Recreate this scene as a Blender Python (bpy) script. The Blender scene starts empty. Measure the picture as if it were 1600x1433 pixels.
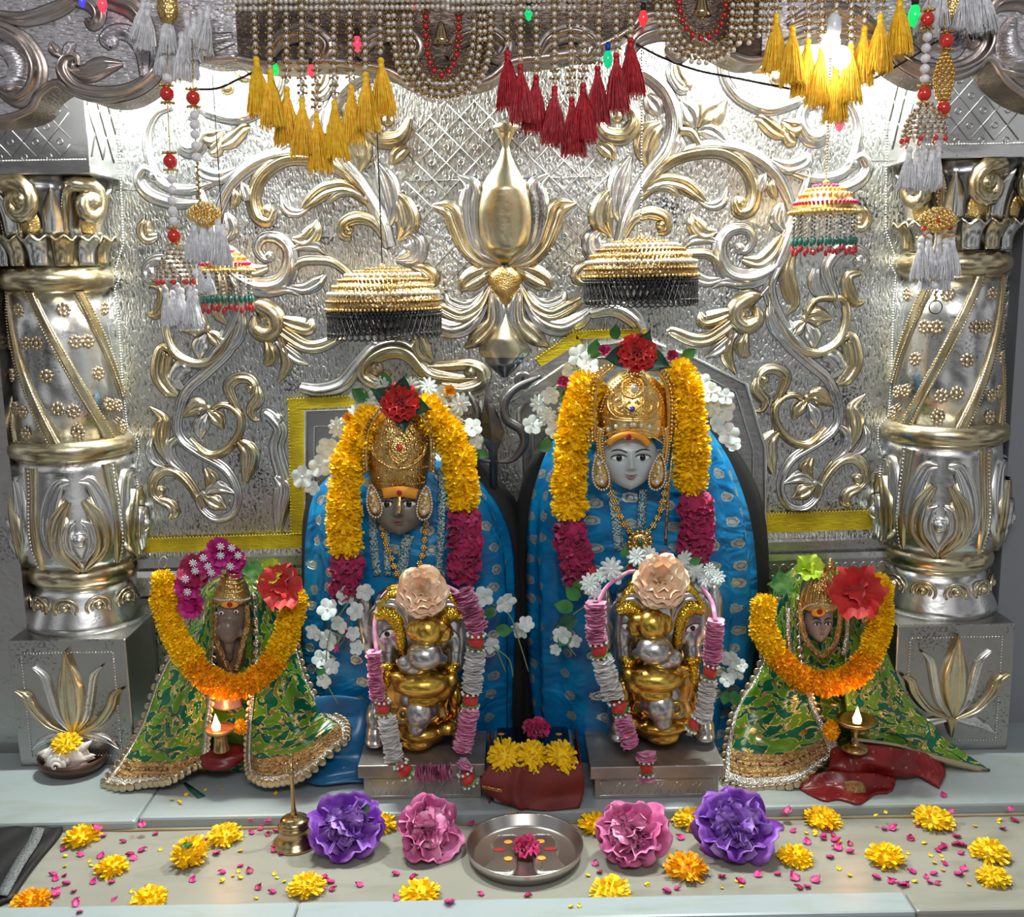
import bpy, math, random
import numpy as np
from mathutils import Vector, Matrix, Quaternion
random.seed(7)
SC = bpy.context.scene
COL = SC.collection
R = math.radians
# ------------------------------------------------------------------ camera
CAM = Vector((0.0, -2.4, 1.0925)); PITCH = R(10.0); ROLL = R(1.0); F = 1600.0
fwd = Vector((0, math.cos(PITCH), -math.sin(PITCH)))
up0 = Vector((0, math.sin(PITCH), math.cos(PITCH))); rt0 = Vector((1, 0, 0))
rgt = rt0 * math.cos(ROLL) - up0 * math.sin(ROLL)
upv = rt0 * math.sin(ROLL) + up0 * math.cos(ROLL)
cd = bpy.data.cameras.new('camera'); cam = bpy.data.objects.new('camera', cd); COL.objects.link(cam)
cd.sensor_width = 36.0; cd.lens = 36.0; cd.clip_start = 0.05
M = Matrix((rgt, upv, -fwd)).transposed().to_4x4(); M.translation = CAM
cam.matrix_world = M
SC.camera = cam
SC.view_settings.view_transform = 'Standard'; SC.view_settings.look = 'None'
SC.view_settings.gamma = 1.0; SC.view_settings.use_curve_mapping = False
SC.view_settings.exposure = 0.17
# ------------------------------------------------------------------ world: the dim hall in front of the shrine
W = bpy.data.worlds.new('hall'); SC.world = W; W.use_nodes = True
nt = W.node_tree; nt.nodes.clear()
o_ = nt.nodes.new('ShaderNodeOutputWorld'); b_ = nt.nodes.new('ShaderNodeBackground')
tc = nt.nodes.new('ShaderNodeTexCoord'); nz = nt.nodes.new('ShaderNodeTexNoise'); rp = nt.nodes.new('ShaderNodeValToRGB')
nz.inputs['Scale'].default_value = 2.6; nz.inputs['Detail'].default_value = 3.0
rp.color_ramp.elements[0].position = 0.44; rp.color_ramp.elements[0].color = (0.02, 0.019, 0.018, 1)
rp.color_ramp.elements[1].position = 0.60; rp.color_ramp.elements[1].color = (0.95, 0.96, 0.97, 1)
nt.links.new(tc.outputs['Generated'], nz.inputs['Vector']); nt.links.new(nz.outputs['Fac'], rp.inputs['Fac'])
nt.links.new(rp.outputs['Color'], b_.inputs['Color']); b_.inputs['Strength'].default_value = 0.5
nt.links.new(b_.outputs['Background'], o_.inputs['Surface'])
def light(name, kind, loc, energy, color=(1, 1, 1), size=0.3, target=None, size_y=None, spot=None):
    l = bpy.data.lights.new(name, kind); l.energy = energy; l.color = color
    if kind == 'AREA':
        l.size = size
        if size_y: l.shape = 'RECTANGLE'; l.size_y = size_y
    elif kind == 'SPOT':
        l.shadow_soft_size = size; l.spot_size = R(spot or 60); l.spot_blend = 1.0
    else: l.shadow_soft_size = size
    o = bpy.data.objects.new(name, l); COL.objects.link(o); o.location = loc
    if target is not None:
        o.rotation_euler = (Vector(target) - Vector(loc)).to_track_quat('-Z', 'Y').to_euler()
    return o
light('front_fill_light', 'AREA', (0.15, -2.9, 2.3), 28, (1.0, 0.98, 0.96), 1.3, (0, -0.3, 0.4), 0.5)  # added fill light, out of view, brightens the idols from the front
light('niche_lamp', 'AREA', (-0.58, -0.17, 1.80), 36, (0.93, 1.0, 0.92), 0.25, (-0.6, 0.0, 1.30), 0.06)
light('niche_lamp', 'AREA', (0.56, -0.17, 1.80), 36, (0.93, 1.0, 0.92), 0.25, (0.55, 0.0, 1.30), 0.06)
# ------------------------------------------------------------------ pixel helpers (a pixel of the photo -> a point at a real depth)
def ray(px, py):
    return (fwd + rgt * ((px - 800.0) / F) + upv * ((716.5 - py) / F))
def P(px, py, Y):
    d = ray(px, py); t = (Y - CAM.y) / d.y; return CAM + d * t
def PZ(px, py, z):
    d = ray(px, py); t = (z - CAM.z) / d.z; return CAM + d * t
def S(Y): return (Y - CAM.y) / F * 1.02          # metres per pixel at depth Y
# ------------------------------------------------------------------ scene objects
ORG = {}
def thing(name, label, cat, loc, group=None):
    o = bpy.data.objects.new(name, None); COL.objects.link(o); o.location = loc; o.empty_display_size = 0.03
    o['label'] = label; o['category'] = cat
    if group: o['group'] = group
    ORG[o.name] = Vector(loc); return o
def tag(o, label, cat, group=None, kind=None):
    o['label'] = label; o['category'] = cat
    if group: o['group'] = group
    if kind: o['kind'] = kind
    return o
def struct(o): o['kind'] = 'structure'; return o
class MB:
    def __init__(s): s.v = []; s.f = []; s.m = []; s.uv = {}; s.cm = 0
    def add(s, vs, fs):
        n = len(s.v); s.v.extend([tuple(q) for q in vs]); s.f.extend([tuple(i + n for i in f) for f in fs]); s.m.extend([s.cm] * len(fs)); return n
    def grid(s, rows, closed=False, cap=False, uv=None):
        nr = len(rows); nc = len(rows[0]); vs = [p for r in rows for p in r]; fs = []
        for i in range(nr - 1):
            for j in range(nc if closed else nc - 1):
                k = (j + 1) % nc; fs.append((i * nc + j, i * nc + k, (i + 1) * nc + k, (i + 1) * nc + j))
        if cap and closed:
            fs.append(tuple(range(nc))[::-1]); fs.append(tuple((nr - 1) * nc + j for j in range(nc)))
        n = s.add(vs, fs)
        if uv:
            for i in range(nr):
                for j in range(nc): s.uv[n + i * nc + j] = uv(i, j)
    def box(s, a, b):
        x0, y0, z0 = a; x1, y1, z1 = b
        s.add([(x0, y0, z0), (x1, y0, z0), (x1, y1, z0), (x0, y1, z0), (x0, y0, z1), (x1, y0, z1), (x1, y1, z1), (x0, y1, z1)],
              [(3, 2, 1, 0), (4, 5, 6, 7), (0, 1, 5, 4), (1, 2, 6, 5), (2, 3, 7, 6), (3, 0, 4, 7)])
    def sphere(s, c, r, seg=8, rings=5, rot=None):
        if not hasattr(r, '__len__'): r = (r, r, r)
        vs = [Vector((0, 0, 1))]
        for i in range(1, rings):
            a = math.pi * i / rings
            for j in range(seg):
                b = 2 * math.pi * j / seg; vs.append(Vector((math.sin(a) * math.cos(b), math.sin(a) * math.sin(b), math.cos(a))))
        vs.append(Vector((0, 0, -1)))
        fs = [(0, 1 + j, 1 + (j + 1) % seg) for j in range(seg)]
        for i in range(rings - 2):
            for j in range(seg):
                k = (j + 1) % seg; fs.append((1 + i * seg + j, 1 + (i + 1) * seg + j, 1 + (i + 1) * seg + k, 1 + i * seg + k))
        n = len(vs) - 1; b0 = 1 + (rings - 2) * seg
        fs += [(n, b0 + (j + 1) % seg, b0 + j) for j in range(seg)]
        c = Vector(c); out = []
        for v in vs:
            q = Vector((v.x * r[0], v.y * r[1], v.z * r[2]))
            if rot is not None: q = rot @ q
            out.append(c + q)
        s.add(out, fs)
    def tube(s, pts, r, seg=6, closed=False, cap=True):
        pts = [Vector(p) for p in pts]; n = len(pts)
        rr = r if hasattr(r, '__len__') else [r] * n
        rows = []; ref = None
        for i, p in enumerate(pts):
            if closed: t = pts[(i + 1) % n] - pts[i - 1]
            else: t = pts[min(i + 1, n - 1)] - pts[max(i - 1, 0)]
            if t.length < 1e-9: t = Vector((0, 0, 1))
            t.normalize()
            if ref is None: ref = Vector((0, 1, 0)) if abs(t.y) < 0.9 else Vector((1, 0, 0))
            a = ref - t * ref.dot(t)
            if a.length < 1e-5: a = t.orthogonal()
            a.normalize(); b = t.cross(a); ref = a
            rows.append([p + (a * math.cos(2 * math.pi * k / seg) + b * math.sin(2 * math.pi * k / seg)) * rr[i] for k in range(seg)])
        if closed: rows.append(rows[0])
        s.grid(rows, True, cap and not closed)
    def lathe(s, prof, c, seg=32, sx=1.0, sy=1.0, fn=None, a0=0, a1=2 * math.pi, cap=True):
        full = abs(a1 - a0 - 2 * math.pi) < 1e-6; rows = []
        for (r, z) in prof:
            row = []
            for k in range(seg if full else seg + 1):
                a = a0 + (a1 - a0) * k / seg; q = r * (fn(a, z) if fn else 1.0)
                row.append((c[0] + q * math.cos(a) * sx, c[1] + q * math.sin(a) * sy, c[2] + z))
            rows.append(row)
        s.grid(rows[::-1], full, cap and full, uv=lambda i, j: (j / seg, prof[::-1][i][1]))
    def build(s, name, mat, parent=None, smooth=True, solid=None, subsurf=0, bevel=0, loc=None):
        me = bpy.data.meshes.new(name)
        org = ORG[parent.name] if parent is not None else (Vector(loc) if loc is not None else Vector((0, 0, 0)))
        me.from_pydata([(v[0] - org[0], v[1] - org[1], v[2] - org[2]) for v in s.v], [], s.f)
        if s.uv:
            ul = me.uv_layers.new(name='UVMap'); idx = np.empty(len(me.loops), dtype=np.int32); me.loops.foreach_get('vertex_index', idx)
            arr = np.zeros((len(s.v), 2)); 
            for k, q in s.uv.items(): arr[k] = q
            ul.data.foreach_set('uv', arr[idx].ravel())
        for m_ in (mat if isinstance(mat, (list, tuple)) else [mat]): me.materials.append(m_)
        if isinstance(mat, (list, tuple)): me.polygons.foreach_set('material_index', s.m)
        if smooth: me.polygons.foreach_set('use_smooth', [True] * len(me.polygons))
        me.update(); o = bpy.data.objects.new(name, me); COL.objects.link(o)
        if parent is not None: o.parent = parent
        elif loc is not None: o.location = org
        ORG[o.name] = org.copy()
        if bevel:
            md = o.modifiers.new('b', 'BEVEL'); md.width = bevel; md.segments = 2; md.limit_method = 'ANGLE'; md.angle_limit = R(40)
        if solid: md = o.modifiers.new('s', 'SOLIDIFY'); md.thickness = solid; md.offset = 0
        if subsurf: md = o.modifiers.new('u', 'SUBSURF'); md.levels = subsurf; md.render_levels = subsurf
        return o
def inst(mesh_obj, parent, name, loc, rot=None, scale=1.0, mat=None):
    """copy of a mesh object as a part of parent (shared mesh), loc in world"""
    o = mesh_obj.copy(); o.name = name; COL.objects.link(o); o.parent = parent
    base = ORG[parent.name] if parent is not None else Vector((0, 0, 0))
    o.location = Vector(loc) - base
    if rot is not None: o.rotation_euler = rot
    o.scale = (scale,) * 3 if not hasattr(scale, '__len__') else scale
    ORG[o.name] = Vector(loc); return o
def crom(pts, n=8, closed=False):
    """Catmull-Rom through tuples of any length"""
    A = [np.array(p, dtype=float) for p in pts]; out = []; m = len(A)
    if m == 2:
        return [tuple(A[0] + (A[1] - A[0]) * k / n) for k in range(n + 1)]
    rng = m if closed else m - 1
    for i in range(rng):
        p1 = A[i]; p2 = A[(i + 1) % m]
        p0 = A[(i - 1) % m] if closed or i > 0 else 2 * p1 - p2
        p3 = A[(i + 2) % m] if closed or i + 2 < m else 2 * p2 - p1
        for k in range(n):
            t = k / n
            out.append(tuple(0.5 * ((2 * p1) + (-p0 + p2) * t + (2 * p0 - 5 * p1 + 4 * p2 - p3) * t * t + (-p0 + 3 * p1 - 3 * p2 + p3) * t ** 3)))
    if not closed: out.append(tuple(A[-1]))
    return out
def resample(pts, step):
    pts = [Vector(p) for p in pts]; out = [pts[0]]; acc = 0.0
    for a, b in zip(pts, pts[1:]):
        L = (b - a).length
        if L < 1e-9: continue
        d = step - acc
        while d <= L: out.append(a + (b - a) * (d / L)); d += step
        acc = (acc + L) % step if step > 0 else 0
        acc = L - (d - step)
    return out
# ------------------------------------------------------------------ materials
def mat(name, col, metal=0.0, rough=0.5, bump=None, col2=None, cscale=30, cmix=(0.4, 0.6), emit=None, estr=0, sheen=0, coat=0, spec=None, trans=0, uvmap=False, detail=4, sss=0):
    m = bpy.data.materials.new(name); m.use_nodes = True; t = m.node_tree; b = t.nodes['Principled BSDF']
    b.inputs['Base Color'].default_value = (*col, 1); b.inputs['Metallic'].default_value = metal; b.inputs['Roughness'].default_value = rough
    if spec is not None: b.inputs['Specular IOR Level'].default_value = spec
    if sheen: b.inputs['Sheen Weight'].default_value = sheen
    if coat: b.inputs['Coat Weight'].default_value = coat
    if trans: b.inputs['Transmission Weight'].default_value = trans
    if sss: b.inputs['Subsurface Weight'].default_value = sss; b.inputs['Subsurface Scale'].default_value = 0.02
    if emit: b.inputs['Emission Color'].default_value = (*emit, 1); b.inputs['Emission Strength'].default_value = estr
    tcn = t.nodes.new('ShaderNodeTexCoord'); src = tcn.outputs['UV' if uvmap else 'Object']
    if col2 is not None:
        n = t.nodes.new('ShaderNodeTexNoise'); n.inputs['Scale'].default_value = cscale; n.inputs['Detail'].default_value = detail
        r = t.nodes.new('ShaderNodeValToRGB'); e = r.color_ramp.elements
        e[0].position, e[1].position = cmix; e[0].color = (*col, 1); e[1].color = (*col2, 1)
        t.links.new(src, n.inputs['Vector']); t.links.new(n.outputs['Fac'], r.inputs['Fac']); t.links.new(r.outputs['Color'], b.inputs['Base Color'])
    if bump:   # (kind, scale, strength[, distance])
        kind, sc, st = bump[:3]; dist = bump[3] if len(bump) > 3 else 0.002
        mp = t.nodes.new('ShaderNodeMapping'); mp.inputs['Scale'].default_value = sc if hasattr(sc, '__len__') else (sc,) * 3
        t.links.new(src, mp.inputs['Vector'])
        if kind == 'noise': n = t.nodes.new('ShaderNodeTexNoise'); n.inputs['Scale'].default_value = 1.0; n.inputs['Detail'].default_value = 3.0; out = n.outputs['Fac']
        elif kind == 'voronoi': n = t.nodes.new('ShaderNodeTexVoronoi'); n.inputs['Scale'].default_value = 1.0; out = n.outputs['Distance']
        else: n = t.nodes.new('ShaderNodeTexWave'); n.inputs['Scale'].default_value = 1.0; n.inputs['Distortion'].default_value = 4.0; n.inputs['Detail'].default_value = 2.0; out = n.outputs['Fac']
        t.links.new(mp.outputs['Vector'], n.inputs['Vector'])
        bp = t.nodes.new('ShaderNodeBump'); bp.inputs['Strength'].default_value = st; bp.inputs['Distance'].default_value = dist
        t.links.new(out, bp.inputs['Height']); t.links.new(bp.outputs['Normal'], b.inputs['Normal'])
    return m
def hammered(name, col, dark, rough=0.3, hs=(60, 60, 330), st=0.5, metal=1.0, speck=0.0):
    """beaten silver sheet: fine chased hatching and dark tarnish specks"""
    m = mat(name, col, metal, rough); t = m.node_tree; b = t.nodes['Principled BSDF']; L = t.links.new
    tcn = t.nodes.new('ShaderNodeTexCoord')
    mp = t.nodes.new('ShaderNodeMapping'); mp.inputs['Scale'].default_value = hs; L(tcn.outputs['Object'], mp.inputs['Vector'])
    n1 = t.nodes.new('ShaderNodeTexNoise'); n1.inputs['Scale'].default_value = 1.0; n1.inputs['Detail'].default_value = 2.0; n1.inputs['Distortion'].default_value = 0.5
    L(mp.outputs['Vector'], n1.inputs['Vector'])
    n2 = t.nodes.new('ShaderNodeTexNoise'); n2.inputs['Scale'].default_value = 7.0; n2.inputs['Detail'].default_value = 2.0; L(tcn.outputs['Object'], n2.inputs['Vector'])
    n3 = t.nodes.new('ShaderNodeTexNoise'); n3.inputs['Scale'].default_value = 150.0; n3.inputs['Detail'].default_value = 4.0; L(tcn.outputs['Object'], n3.inputs['Vector'])
    mul = t.nodes.new('ShaderNodeMath'); mul.operation = 'MULTIPLY'; L(n2.outputs['Fac'], mul.inputs[0]); L(n3.outputs['Fac'], mul.inputs[1])
    r = t.nodes.new('ShaderNodeValToRGB'); e = r.color_ramp.elements; e[0].position = 0.325; e[1].position = 0.41; e[0].color = (*col, 1); e[1].color = (*dark, 1)
    L(mul.outputs[0], r.inputs['Fac'])
    r2 = t.nodes.new('ShaderNodeValToRGB'); e2 = r2.color_ramp.elements; e2[0].position = 0.36; e2[1].position = 0.46; e2[0].color = (1 - speck, 1 - speck, 1 - speck, 1); e2[1].color = (1, 1, 1, 1); L(n1.outputs['Fac'], r2.inputs['Fac'])
    mx = t.nodes.new('ShaderNodeMix'); mx.data_type = 'RGBA'; mx.blend_type = 'MULTIPLY'; mx.inputs[0].default_value = 1.0; L(r.outputs['Color'], mx.inputs[6]); L(r2.outputs['Color'], mx.inputs[7]); L(mx.outputs[2], b.inputs['Base Color'])
    add = t.nodes.new('ShaderNodeMath'); add.operation = 'MULTIPLY_ADD'; L(n2.outputs['Fac'], add.inputs[0]); add.inputs[1].default_value = 2.5; L(n1.outputs['Fac'], add.inputs[2])
    bp = t.nodes.new('ShaderNodeBump'); bp.inputs['Strength'].default_value = st; bp.inputs['Distance'].default_value = 0.003
    L(add.outputs[0], bp.inputs['Height']); L(bp.outputs['Normal'], b.inputs['Normal'])
    return m
M_wall = hammered('beaten_silver', (0.64, 0.65, 0.64), (0.08, 0.08, 0.09), 0.30, (200, 60, 75), 0.9, 1.0, 0.55)
M_silver = hammered('polished_silver', (0.76, 0.76, 0.75), (0.42, 0.41, 0.40), 0.25, (24, 24, 34), 0.3)
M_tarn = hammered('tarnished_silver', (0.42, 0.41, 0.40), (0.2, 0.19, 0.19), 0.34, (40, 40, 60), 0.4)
M_brass = mat('gilt_silver', (0.56, 0.45, 0.26), 1.0, 0.26, ('noise', 45, 0.4), (0.72, 0.65, 0.47), 9)
M_gold = mat('gold', (0.90, 0.58, 0.16), 1.0, 0.25, ('noise', 160, 0.45), (0.95, 0.72, 0.32), 25)
M_oldgold = mat('antique_gold', (0.62, 0.40, 0.13), 1.0, 0.3, ('voronoi', 260, 0.6), (0.80, 0.58, 0.24), 40)
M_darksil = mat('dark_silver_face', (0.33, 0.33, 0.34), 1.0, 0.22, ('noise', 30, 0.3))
M_pearl = mat('pearl', (0.72, 0.66, 0.60), 0.35, 0.22, coat=0.6)
M_goldbead = mat('gold_bead', (0.42, 0.27, 0.11), 1.0, 0.25)
M_redbead = mat('ruby_red_bead', (0.42, 0.008, 0.02), 0.0, 0.15, coat=1.0)
M_coral = mat('coral_red_bead', (0.62, 0.02, 0.015), 0.0, 0.2, coat=0.8)
M_whitebead = mat('white_bead', (0.80, 0.80, 0.85), 0.0, 0.3, coat=0.4)
M_black = mat('black_cloth', (0.006, 0.006, 0.007), 0.0, 0.6, ('noise', (80, 80, 30), 0.5))
M_blackbead = mat('black_bead', (0.012, 0.012, 0.014), 0.0, 0.25, coat=0.5)
M_wire = mat('dark_wire', (0.02, 0.018, 0.016), 0.2, 0.5)
M_green = mat('green_glass', (0.0, 0.13, 0.10), 0.0, 0.12, coat=1)
M_leaf = mat('green_leaf', (0.02, 0.13, 0.03), 0.0, 0.45, ('noise', 90, 0.3), (0.05, 0.24, 0.06), 30)
M_leafd = mat('dark_leaf', (0.008, 0.05, 0.03), 0.0, 0.4, ('noise', 90, 0.3), (0.02, 0.10, 0.05), 30)
M_lime = mat('lime_flower', (0.35, 0.55, 0.03), 0.0, 0.5, None, (0.6, 0.72, 0.06), 40)
M_stem = mat('pale_stem', (0.25, 0.33, 0.14), 0.0, 0.5)
M_cream = mat('white_petal', (0.70, 0.76, 0.76), 0.0, 0.55, ('noise', 120, 0.2), (0.52, 0.60, 0.58), 60, sheen=0.2)
M_white = mat('white_shell', (0.72, 0.66, 0.60), 0.0, 0.4, ('noise', 80, 0.4), (0.80, 0.75, 0.70), 50)
M_mari = mat('marigold_petal', (0.90, 0.50, 0.0), 0.0, 0.5, None, (0.98, 0.68, 0.01), 45, (0.35, 0.65), spec=0.25)
M_mario = mat('orange_marigold_petal', (0.85, 0.30, 0.004), 0.0, 0.5, None, (0.92, 0.48, 0.006), 45, (0.35, 0.65), spec=0.25)
M_maril = mat('lemon_marigold_petal', (0.90, 0.55, 0.004), 0.0, 0.5, None, (0.92, 0.68, 0.03), 45, (0.35, 0.65), spec=0.25)
M_crim = mat('crimson_rose', (0.32, 0.0, 0.055), 0.0, 0.55, ('noise', 120, 0.4), (0.52, 0.008, 0.13), 30, sheen=0.2)
M_red = mat('red_silk_petal', (0.50, 0.012, 0.012), 0.0, 0.55, ('noise', 90, 0.3), (0.66, 0.035, 0.03), 25, sheen=0.2)
M_peach = mat('peach_petal', (0.86, 0.56, 0.36), 0.0, 0.6, None, (0.92, 0.72, 0.52), 30)
M_pinkp = mat('pink_peony_petal', (0.50, 0.08, 0.24), 0.0, 0.5, ('noise', (50, 50, 50), 0.2), (0.68, 0.20, 0.42), 22)
M_purp = mat('purple_peony_petal', (0.13, 0.02, 0.30), 0.0, 0.45, ('noise', 50, 0.2), (0.32, 0.12, 0.55), 22, (0.42, 0.62))
M_petal = mat('rose_petal', (0.50, 0.01, 0.16), 0.0, 0.45, None, (0.68, 0.08, 0.34), 16)
M_skin = mat('pale_marble_face', (0.42, 0.48, 0.49), 0.0, 0.32, None, (0.48, 0.53, 0.54), 12)
M_dark = mat('dark_stone_face', (0.15, 0.13, 0.105), 0.0, 0.3, ('noise', (40, 40, 90), 0.15), (0.19, 0.17, 0.14), 30)
M_brown = mat('brown_stone', (0.15, 0.10, 0.075), 0.0, 0.3, None, (0.2, 0.15, 0.12), 20)
M_flesh = mat('mauve_stone_face', (0.30, 0.21, 0.20), 0.0, 0.35)
M_eye = mat('eye_white', (0.85, 0.85, 0.82), 0, 0.2); M_pupil = mat('pupil', (0.01, 0.008, 0.006), 0, 0.1)
M_lip = mat('lip', (0.30, 0.07, 0.06), 0, 0.4); M_brow = mat('brow', (0.03, 0.018, 0.015), 0, 0.6)
M_tilak = mat('saffron_paste', (0.80, 0.32, 0.02), 0.0, 0.5, ('noise', 300, 0.3)); M_kumkum = mat('red_powder', (0.35, 0.005, 0.01), 0, 0.8)
M_tape = mat('yellow_foil_tape', (0.62, 0.47, 0.02), 0.55, 0.32, ('noise', (60, 60, 200), 0.6), (0.45, 0.33, 0.015), 15)
M_crev = mat('edge_shade', (0.16, 0.155, 0.15), 0.9, 0.45)  # shade along the relief edges, put into the colour as a dark rim
M_canopy = mat('dull_gilt_canopy', (0.34, 0.22, 0.08), 1.0, 0.35, ('voronoi', 200, 0.8), (0.50, 0.36, 0.18), 40)
M_steel = mat('steel', (0.55, 0.52, 0.50), 1.0, 0.30, ('noise', 20, 0.1)); M_iron = mat('iron', (0.20, 0.19, 0.19), 1.0, 0.35, ('noise', 30, 0.2))
M_copper = mat('old_copper', (0.10, 0.06, 0.045), 0.7, 0.4, ('noise', 60, 0.3)); M_bell = mat('bell_brass', (0.50, 0.38, 0.20), 1.0, 0.22, ('noise', 25, 0.1))
M_redcl = mat('maroon_cloth', (0.12, 0.008, 0.006), 0.0, 0.65, ('noise', 300, 0.3), (0.16, 0.014, 0.01), 15)
M_boxm = mat('dull_silver_box', (0.46, 0.42, 0.39), 0.75, 0.4, ('noise', (120, 120, 40), 0.35), (0.36, 0.32, 0.30), 14)
M_grey = mat('grey_paint', (0.22, 0.23, 0.26), 0, 0.5)
M_mirror = mat('glass_mirror', (0.10, 0.14, 0.17), 1.0, 0.08)
M_lace = mat('silver_zari', (0.75, 0.73, 0.66), 1.0, 0.28, ('voronoi', 350, 1.0)); M_zari = mat('gold_zari', (0.70, 0.48, 0.22), 1.0, 0.3, ('voronoi', 450, 1.0), (0.45, 0.26, 0.10), 120)
M_scal = mat('bronze_scallop', (0.62, 0.50, 0.34), 1.0, 0.3, ('noise', 60, 0.3))
M_band = mat('zari_band', (0.14, 0.02, 0.03), 0.3, 0.4, ('voronoi', 500, 1.0), (0.62, 0.42, 0.18), 180, (0.42, 0.5))
M_pinkr = mat('pink_ribbon', (0.80, 0.26, 0.50), 0.0, 0.3, None, (0.92, 0.52, 0.70), 60, coat=0.3)
M_silvr = mat('silver_ribbon', (0.80, 0.79, 0.78), 0.0, 0.35, None, (0.92, 0.91, 0.90), 60)
M_ytas = mat('yellow_tassel_thread', (0.95, 0.48, 0.006), 0.0, 0.5, None, (1.0, 0.70, 0.04), 120)
M_rtas = mat('red_tassel_thread', (0.34, 0.003, 0.012), 0.0, 0.45, None, (0.58, 0.015, 0.035), 120)
M_wtas = mat('white_tassel_thread', (0.62, 0.62, 0.66), 0.0, 0.4, None, (0.85, 0.85, 0.88), 120, sheen=0.3)
M_blackbord = mat('black_rug_border', (0.06, 0.065, 0.07), 0, 0.6, ('noise', 400, 0.6), (0.22, 0.23, 0.24), 300)
M_teal = mat('teal_lace_border', (0.02, 0.16, 0.25), 0.2, 0.4, ('voronoi', 400, 0.8), (0.50, 0.58, 0.55), 260, (0.47, 0.53))
def marble(name, a, b, vein):
    m = mat(name, a, 0, 0.32, None, b, 2.2, (0.35, 0.7)); t = m.node_tree; bs = t.nodes['Principled BSDF']; L = t.links.new
    tcn = t.nodes.new('ShaderNodeTexCoord'); mp = t.nodes.new('ShaderNodeMapping'); mp.inputs['Scale'].default_value = (1.2, 4, 4); L(tcn.outputs['Object'], mp.inputs['Vector'])
    n = t.nodes.new('ShaderNodeTexNoise'); n.inputs['Scale'].default_value = 4; n.inputs['Detail'].default_value = 8; n.inputs['Distortion'].default_value = 1.2; L(mp.outputs['Vector'], n.inputs['Vector'])
    r = t.nodes.new('ShaderNodeValToRGB'); e = r.color_ramp.elements; e[0].position = 0.52; e[0].color = (0, 0, 0, 1); e[1].position = 0.75; e[1].color = (0.6,) * 3 + (1,)
    L(n.outputs['Fac'], r.inputs['Fac']); mx = t.nodes.new('ShaderNodeMix'); mx.data_type = 'RGBA'; L(r.outputs['Color'], mx.inputs[0])
    old = bs.inputs['Base Color'].links[0].from_socket; L(old, mx.inputs[6]); mx.inputs[7].default_value = (*vein, 1); L(mx.outputs[2], bs.inputs['Base Color'])
    return m
M_marb = marble('white_marble', (0.32, 0.37, 0.40), (0.36, 0.41, 0.41), (0.27, 0.29, 0.24))
M_marb2 = marble('beige_marble', (0.26, 0.255, 0.22), (0.32, 0.31, 0.27), (0.19, 0.175, 0.13))
M_grout = mat('brown_grout', (0.25, 0.17, 0.07), 0, 0.8, ('noise', 200, 0.6))
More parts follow.
